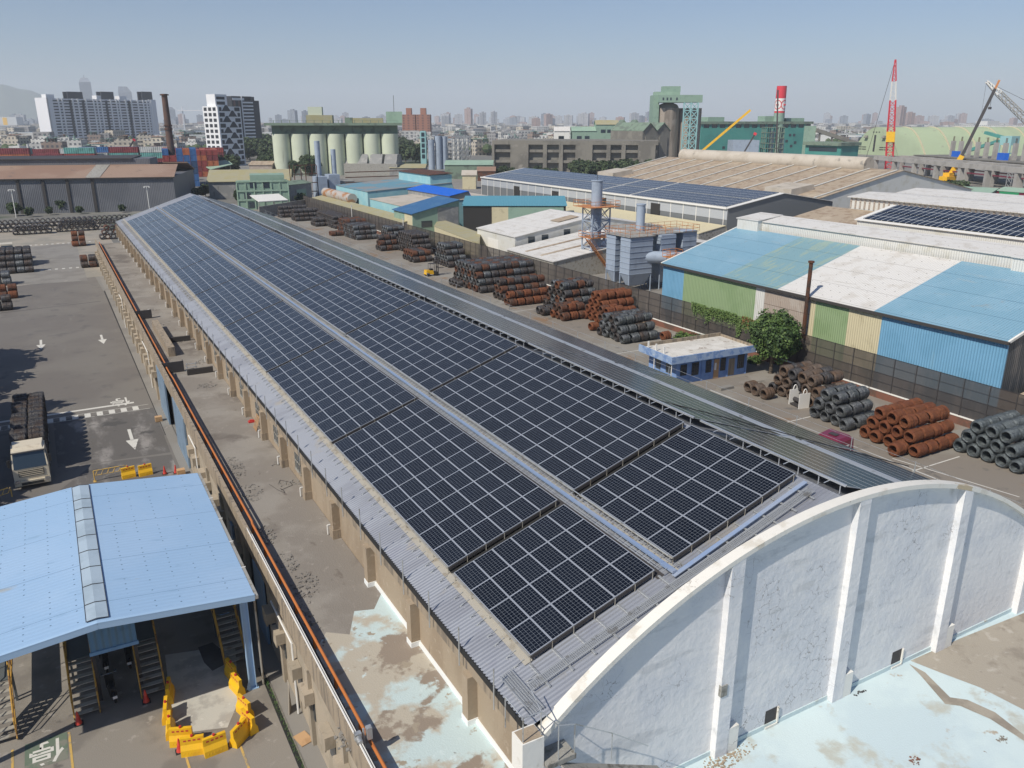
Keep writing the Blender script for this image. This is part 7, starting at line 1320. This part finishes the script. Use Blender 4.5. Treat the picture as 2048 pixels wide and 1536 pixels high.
def sector(n, d0, d1, pw=1.0):
    out = []
    while len(out) < n:
        px = R.uniform(-120, 2170); t = R.random()**pw; d = d0+(d1-d0)*t
        if d < mind(px): continue
        g_ = ray(px, 245); k = d/hypot(g_.x, g_.y); out.append((g_.x*k, g_.y*k, d, px))
    return out
pts = sorted(sector(330, 520, 1250, .8), key=lambda q: q[2])[:300]
sec = [(200, 'behind the containers on the left'), (420, 'left of the patterned tower'), (560, 'between the towers and the silos'), (900, 'right of the silo block'), (1310, 'above the concrete mill'), (1720, 'behind the teal plant'), (9999, 'beyond the arched hall')]
placed = []
for x, y, d, px in pts:
    if any(abs(x-a)+abs(y-b) < 21 for a, b in placed): continue
    if 95 < px < 335 and abs(d-1100) < 70: continue
    placed.append((x, y)); me, wn, rn = R.choice(HM); s_ = [v_ for k, v_ in sec if px < k][0]
    o = bpy.data.objects.new('city_house', me); COL.objects.link(o); o.location = (x, y, 0); o.rotation_euler = (0, 0, R.choice((0, .35, -.28, 1.2))+YAW*-.6); tag(o, '%s low city house with %s sheet roof %s' % (wn, rn, s_), 'house', '%s houses with %s roofs %s' % (wn, rn, s_))
# everything farther as one mass of roofs
def far_block(b, x, y, sx, sy, h, rz, m, rm=None):
    c, s_ = cos(rz), sin(rz); q = [(x+c*u-s_*v, y+s_*u+c*v) for u, v in ((-sx/2, -sy/2), (sx/2, -sy/2), (sx/2, sy/2), (-sx/2, sy/2))]; b.ext(q, -.5, h, m, rm)
ct_ = MB(); mats_ = ['house_white', 'house_grey', 'house_cream', 'house_brown', 'tin_white', 'tin_green', 'tin_blue', 'tin_rust', 'grey_concrete']
for x, y, d, px in sector(5200, 700, 5200, .62):
    s_ = R.uniform(7, 20)*(1+d/4500); far_block(ct_, x, y, s_, s_*R.uniform(.6, 1.3), R.choice((4, 7, 7, 10, 10, 13, 16)), R.uniform(-.5, .6), R.choices(range(4), [6, 3, 3, 1])[0], R.choices([4, 5, 6, 7, 8, 0], [4, 1.2, 1, 1.2, 5, 3])[0])
for x, y, d, px in sector(60, 900, 3500, .9): far_block(ct_, x, y, R.uniform(50, 110), R.uniform(30, 60), R.uniform(9, 14), R.uniform(-.5, .3), 4, R.choice([4, 4, 5, 6]))
ct_.build('distant_city', mats_, kind='stuff')
sm = MB()
for x, y, d, px in sector(900, 560, 3800, .9):
    for k in range(5):
        a = Vector((x+R.uniform(-8, 8), y+R.uniform(-8, 8), 0)); s_ = R.uniform(3, 6); h_ = R.uniform(5, 10)
        sm.lathe([(s_*.6, h_*.25), (s_, h_*.55), (s_*.7, h_*.85), (s_*.15, h_)], 7, 0, (a.x, a.y), False)
sm.build('distant_trees', 'leaf_far', kind='stuff')
# high-rise clusters on the horizon
hr = ['high_white', 'high_pink', 'high_grey']; hc = {'high_white': 'pale', 'high_pink': 'pinkish', 'high_grey': 'grey-blue'}; HR = {}
def hmesh(w_, d_, h, m):
    b = MB(); b.box(0, 0, -1, w_, d_, h); b.box(w_*.3, d_*.2, h, w_*.7, d_*.8, h+h*.06); b.box(w_*.42, -1, 0, w_*.5, -.01, h*1.02); o = b.build('high_rise', m); me = o.data; bpy.data.objects.remove(o); return me
for m in hr: HR[m] = [hmesh(R.uniform(18, 34), 18, R.uniform(42, 72), m) for _ in range(5)]
spots = []
for a, c, n_, d0, d1, w3, lab in ((530, 800, 34, 2300, 4200, (4, 2, 4), 'behind the silo block'), (860, 1020, 26, 2000, 3600, (4, 4, 2), 'on the skyline left of centre'), (1020, 1240, 34, 1800, 3400, (4, 4, 2), 'on the skyline right of the brick pair'), (1240, 1330, 6, 2200, 3000, (2, 2, 2), 'behind the mill'), (1640, 1760, 14, 2600, 4000, (5, 2, 2), 'on the skyline right of the teal plant'), (1790, 1910, 12, 1900, 2900, (2, 4, 1), 'behind the arched hall'), (320, 420, 14, 2300, 3800, (2, 1, 5), 'beyond the brown chimney'), (0, 110, 16, 2400, 4200, (2, 1, 5), 'at the far left under the hills'), (1900, 2100, 10, 2600, 4200, (4, 2, 2), 'at the far right horizon')):
    for i, px in enumerate(sorted(R.uniform(a, c) for _ in range(n_))):
        d = R.uniform(d0, d1)*1.35; g_ = ray(px, 245); k = d/hypot(g_.x, g_.y); m = R.choices(hr, w3)[0]
        o = bpy.data.objects.new('high_rise', R.choice(HR[m])); COL.objects.link(o); o.location = (g_.x*k, g_.y*k, 0); o.rotation_euler[2] = R.uniform(-.6, .3)-YAW*.5; o.scale = (1, 1, R.uniform(.4, .95)); tag(o, '%s high-rise %s, %s in its cluster' % (hc[m], lab, ORD[i]), 'high-rise', '%s high-rises %s' % (hc[m], lab))
def sky_tower(px0, px1, pyt, d, label, kind):
    g_ = ray((px0+px1)/2, 245); k = d/hypot(g_.x, g_.y); w_ = (px1-px0)/1712*d*1.0; g2 = ray((px0+px1)/2, pyt); h = CAMH+g2.z/hypot(g2.x, g2.y)*d
    t = thing('skyscraper', label, 'skyscraper', (g_.x*k, g_.y*k, 0), -atan2(g_.x, g_.y)); b = MB(); b.box(-w_/2, 0, 0, w_/2, w_, h*.86)
    if kind: b.hull([(-w_/2, 0, h*.861), (w_/2, 0, h*.861), (w_/2, w_, h*.861), (-w_/2, w_, h*.861)], [(-w_*.3, w_*.3, h*.95), (w_*.3, w_*.3, h*.95), (w_*.3, w_*.7, h*.95), (-w_*.3, w_*.7, h*.95)]); b.tube((0, w_/2, h*.95), (0, w_/2, h), w_*.03, 5)
    else: b.hull([(-w_/2, 0, h*.861), (w_/2, 0, h*.861), (w_/2, w_, h*.861), (-w_/2, w_, h*.861)], [(-w_*.45, w_*.1, h), (w_*.2, w_*.1, h), (w_*.2, w_*.9, h), (-w_*.45, w_*.9, h)])
    b.build('shaft', 'high_grey', t)
sky_tower(172, 191, 150, 4600, 'very tall hazy skyscraper with stepped crown above the apartment slab', 1); sky_tower(247, 269, 173, 4600, 'hazy skyscraper with slanted top right of the tallest one', 0); sky_tower(88, 101, 206, 3800, 'hazy dark tower left of the apartment slab', 0); sky_tower(336, 352, 214, 3900, 'hazy tower right of the brown chimney', 0)
b = Bld('white_factory', 'long bright white factory on the right horizon', 'building', P(1905, 276), P(2110, 280)); z = b.fp(1950, 250)[1]; b.part('wall', 'house_white', MB().box(0, 0, 0, b.L, 90, z)); b.part('roof_house', 'tin_white', MB().box(b.L*.18, 10, z+.01, b.L*.3, 40, z+6))
b = Bld('cream_depot', 'pale depot with yellow sign panel at the far left', 'building', P(2, 258), P(36, 258)); z = b.fp(20, 234)[1]; b.part('wall', 'tin_white', MB().box(0, 0, 0, b.L, 40, z)); b.pan('sign_panel', 'yellow_plastic', b.L*.2, b.L*.45, z*.3, z*.95, .3)
g_ = ray(366, 230); k = 1500/hypot(g_.x, g_.y); tc_ = thing('tower_crane', 'pale tower crane with long horizontal jib left of the patterned tower', 'crane', (g_.x*k, g_.y*k, 0)); q = MB(); zj = CAMH+ray(366, 221).z/hypot(g_.x, g_.y)*1500; q.beam((0, 0, 0), (0, 0, zj+6), 2, 2); q.beam((-8, 0, zj), (44, -14, zj), 1.6, 1.6); q.build('mast_and_jib', 'tower_white', tc_)
# hills
hl = MB(); n_ = 60; vs = []
for i in range(n_+1):
    px = -260+i*9; g_ = ray(px, 245); d = 8300; k = d/hypot(g_.x, g_.y); h = 330*max(0, 1-((px-10)/150)**2)**.7 if abs(px-10) < 150 else 0; h = max(h, 170*max(0, 1-((px+150)/260)**2))+20*noise.noise(Vector((px*.03, 0, 0))); h = max(h, 2)
    vs += [(g_.x*k, g_.y*k, -5), (g_.x*k*1.04, g_.y*k*1.04, h*.9), (g_.x*k*1.1, g_.y*k*1.1, h), (g_.x*k*1.25, g_.y*k*1.25, -5)]
hl.add(vs, [(4*i+j, 4*i+4+j, 4*i+5+j, 4*i+1+j) for i in range(n_) for j in range(3)], 0, True); hl.build('hills', 'leaf_far', kind='structure')
# ================================================================== haze
m = bpy.data.materials.new('haze'); m.use_nodes = True; n = m.node_tree; n.nodes.clear(); pv = n.nodes.new('ShaderNodeVolumePrincipled'); pv.inputs['Color'].default_value = (.87, .93, 1, 1); pv.inputs['Density'].default_value = HAZE; pv.inputs['Anisotropy'].default_value = 0
oo = n.nodes.new('ShaderNodeOutputMaterial'); n.links.new(pv.outputs[0], oo.inputs['Volume']); MATS['haze'] = m
MB().box(-9300, -320, -6, 9600, 12600, 460).build('haze', 'haze', kind='stuff')
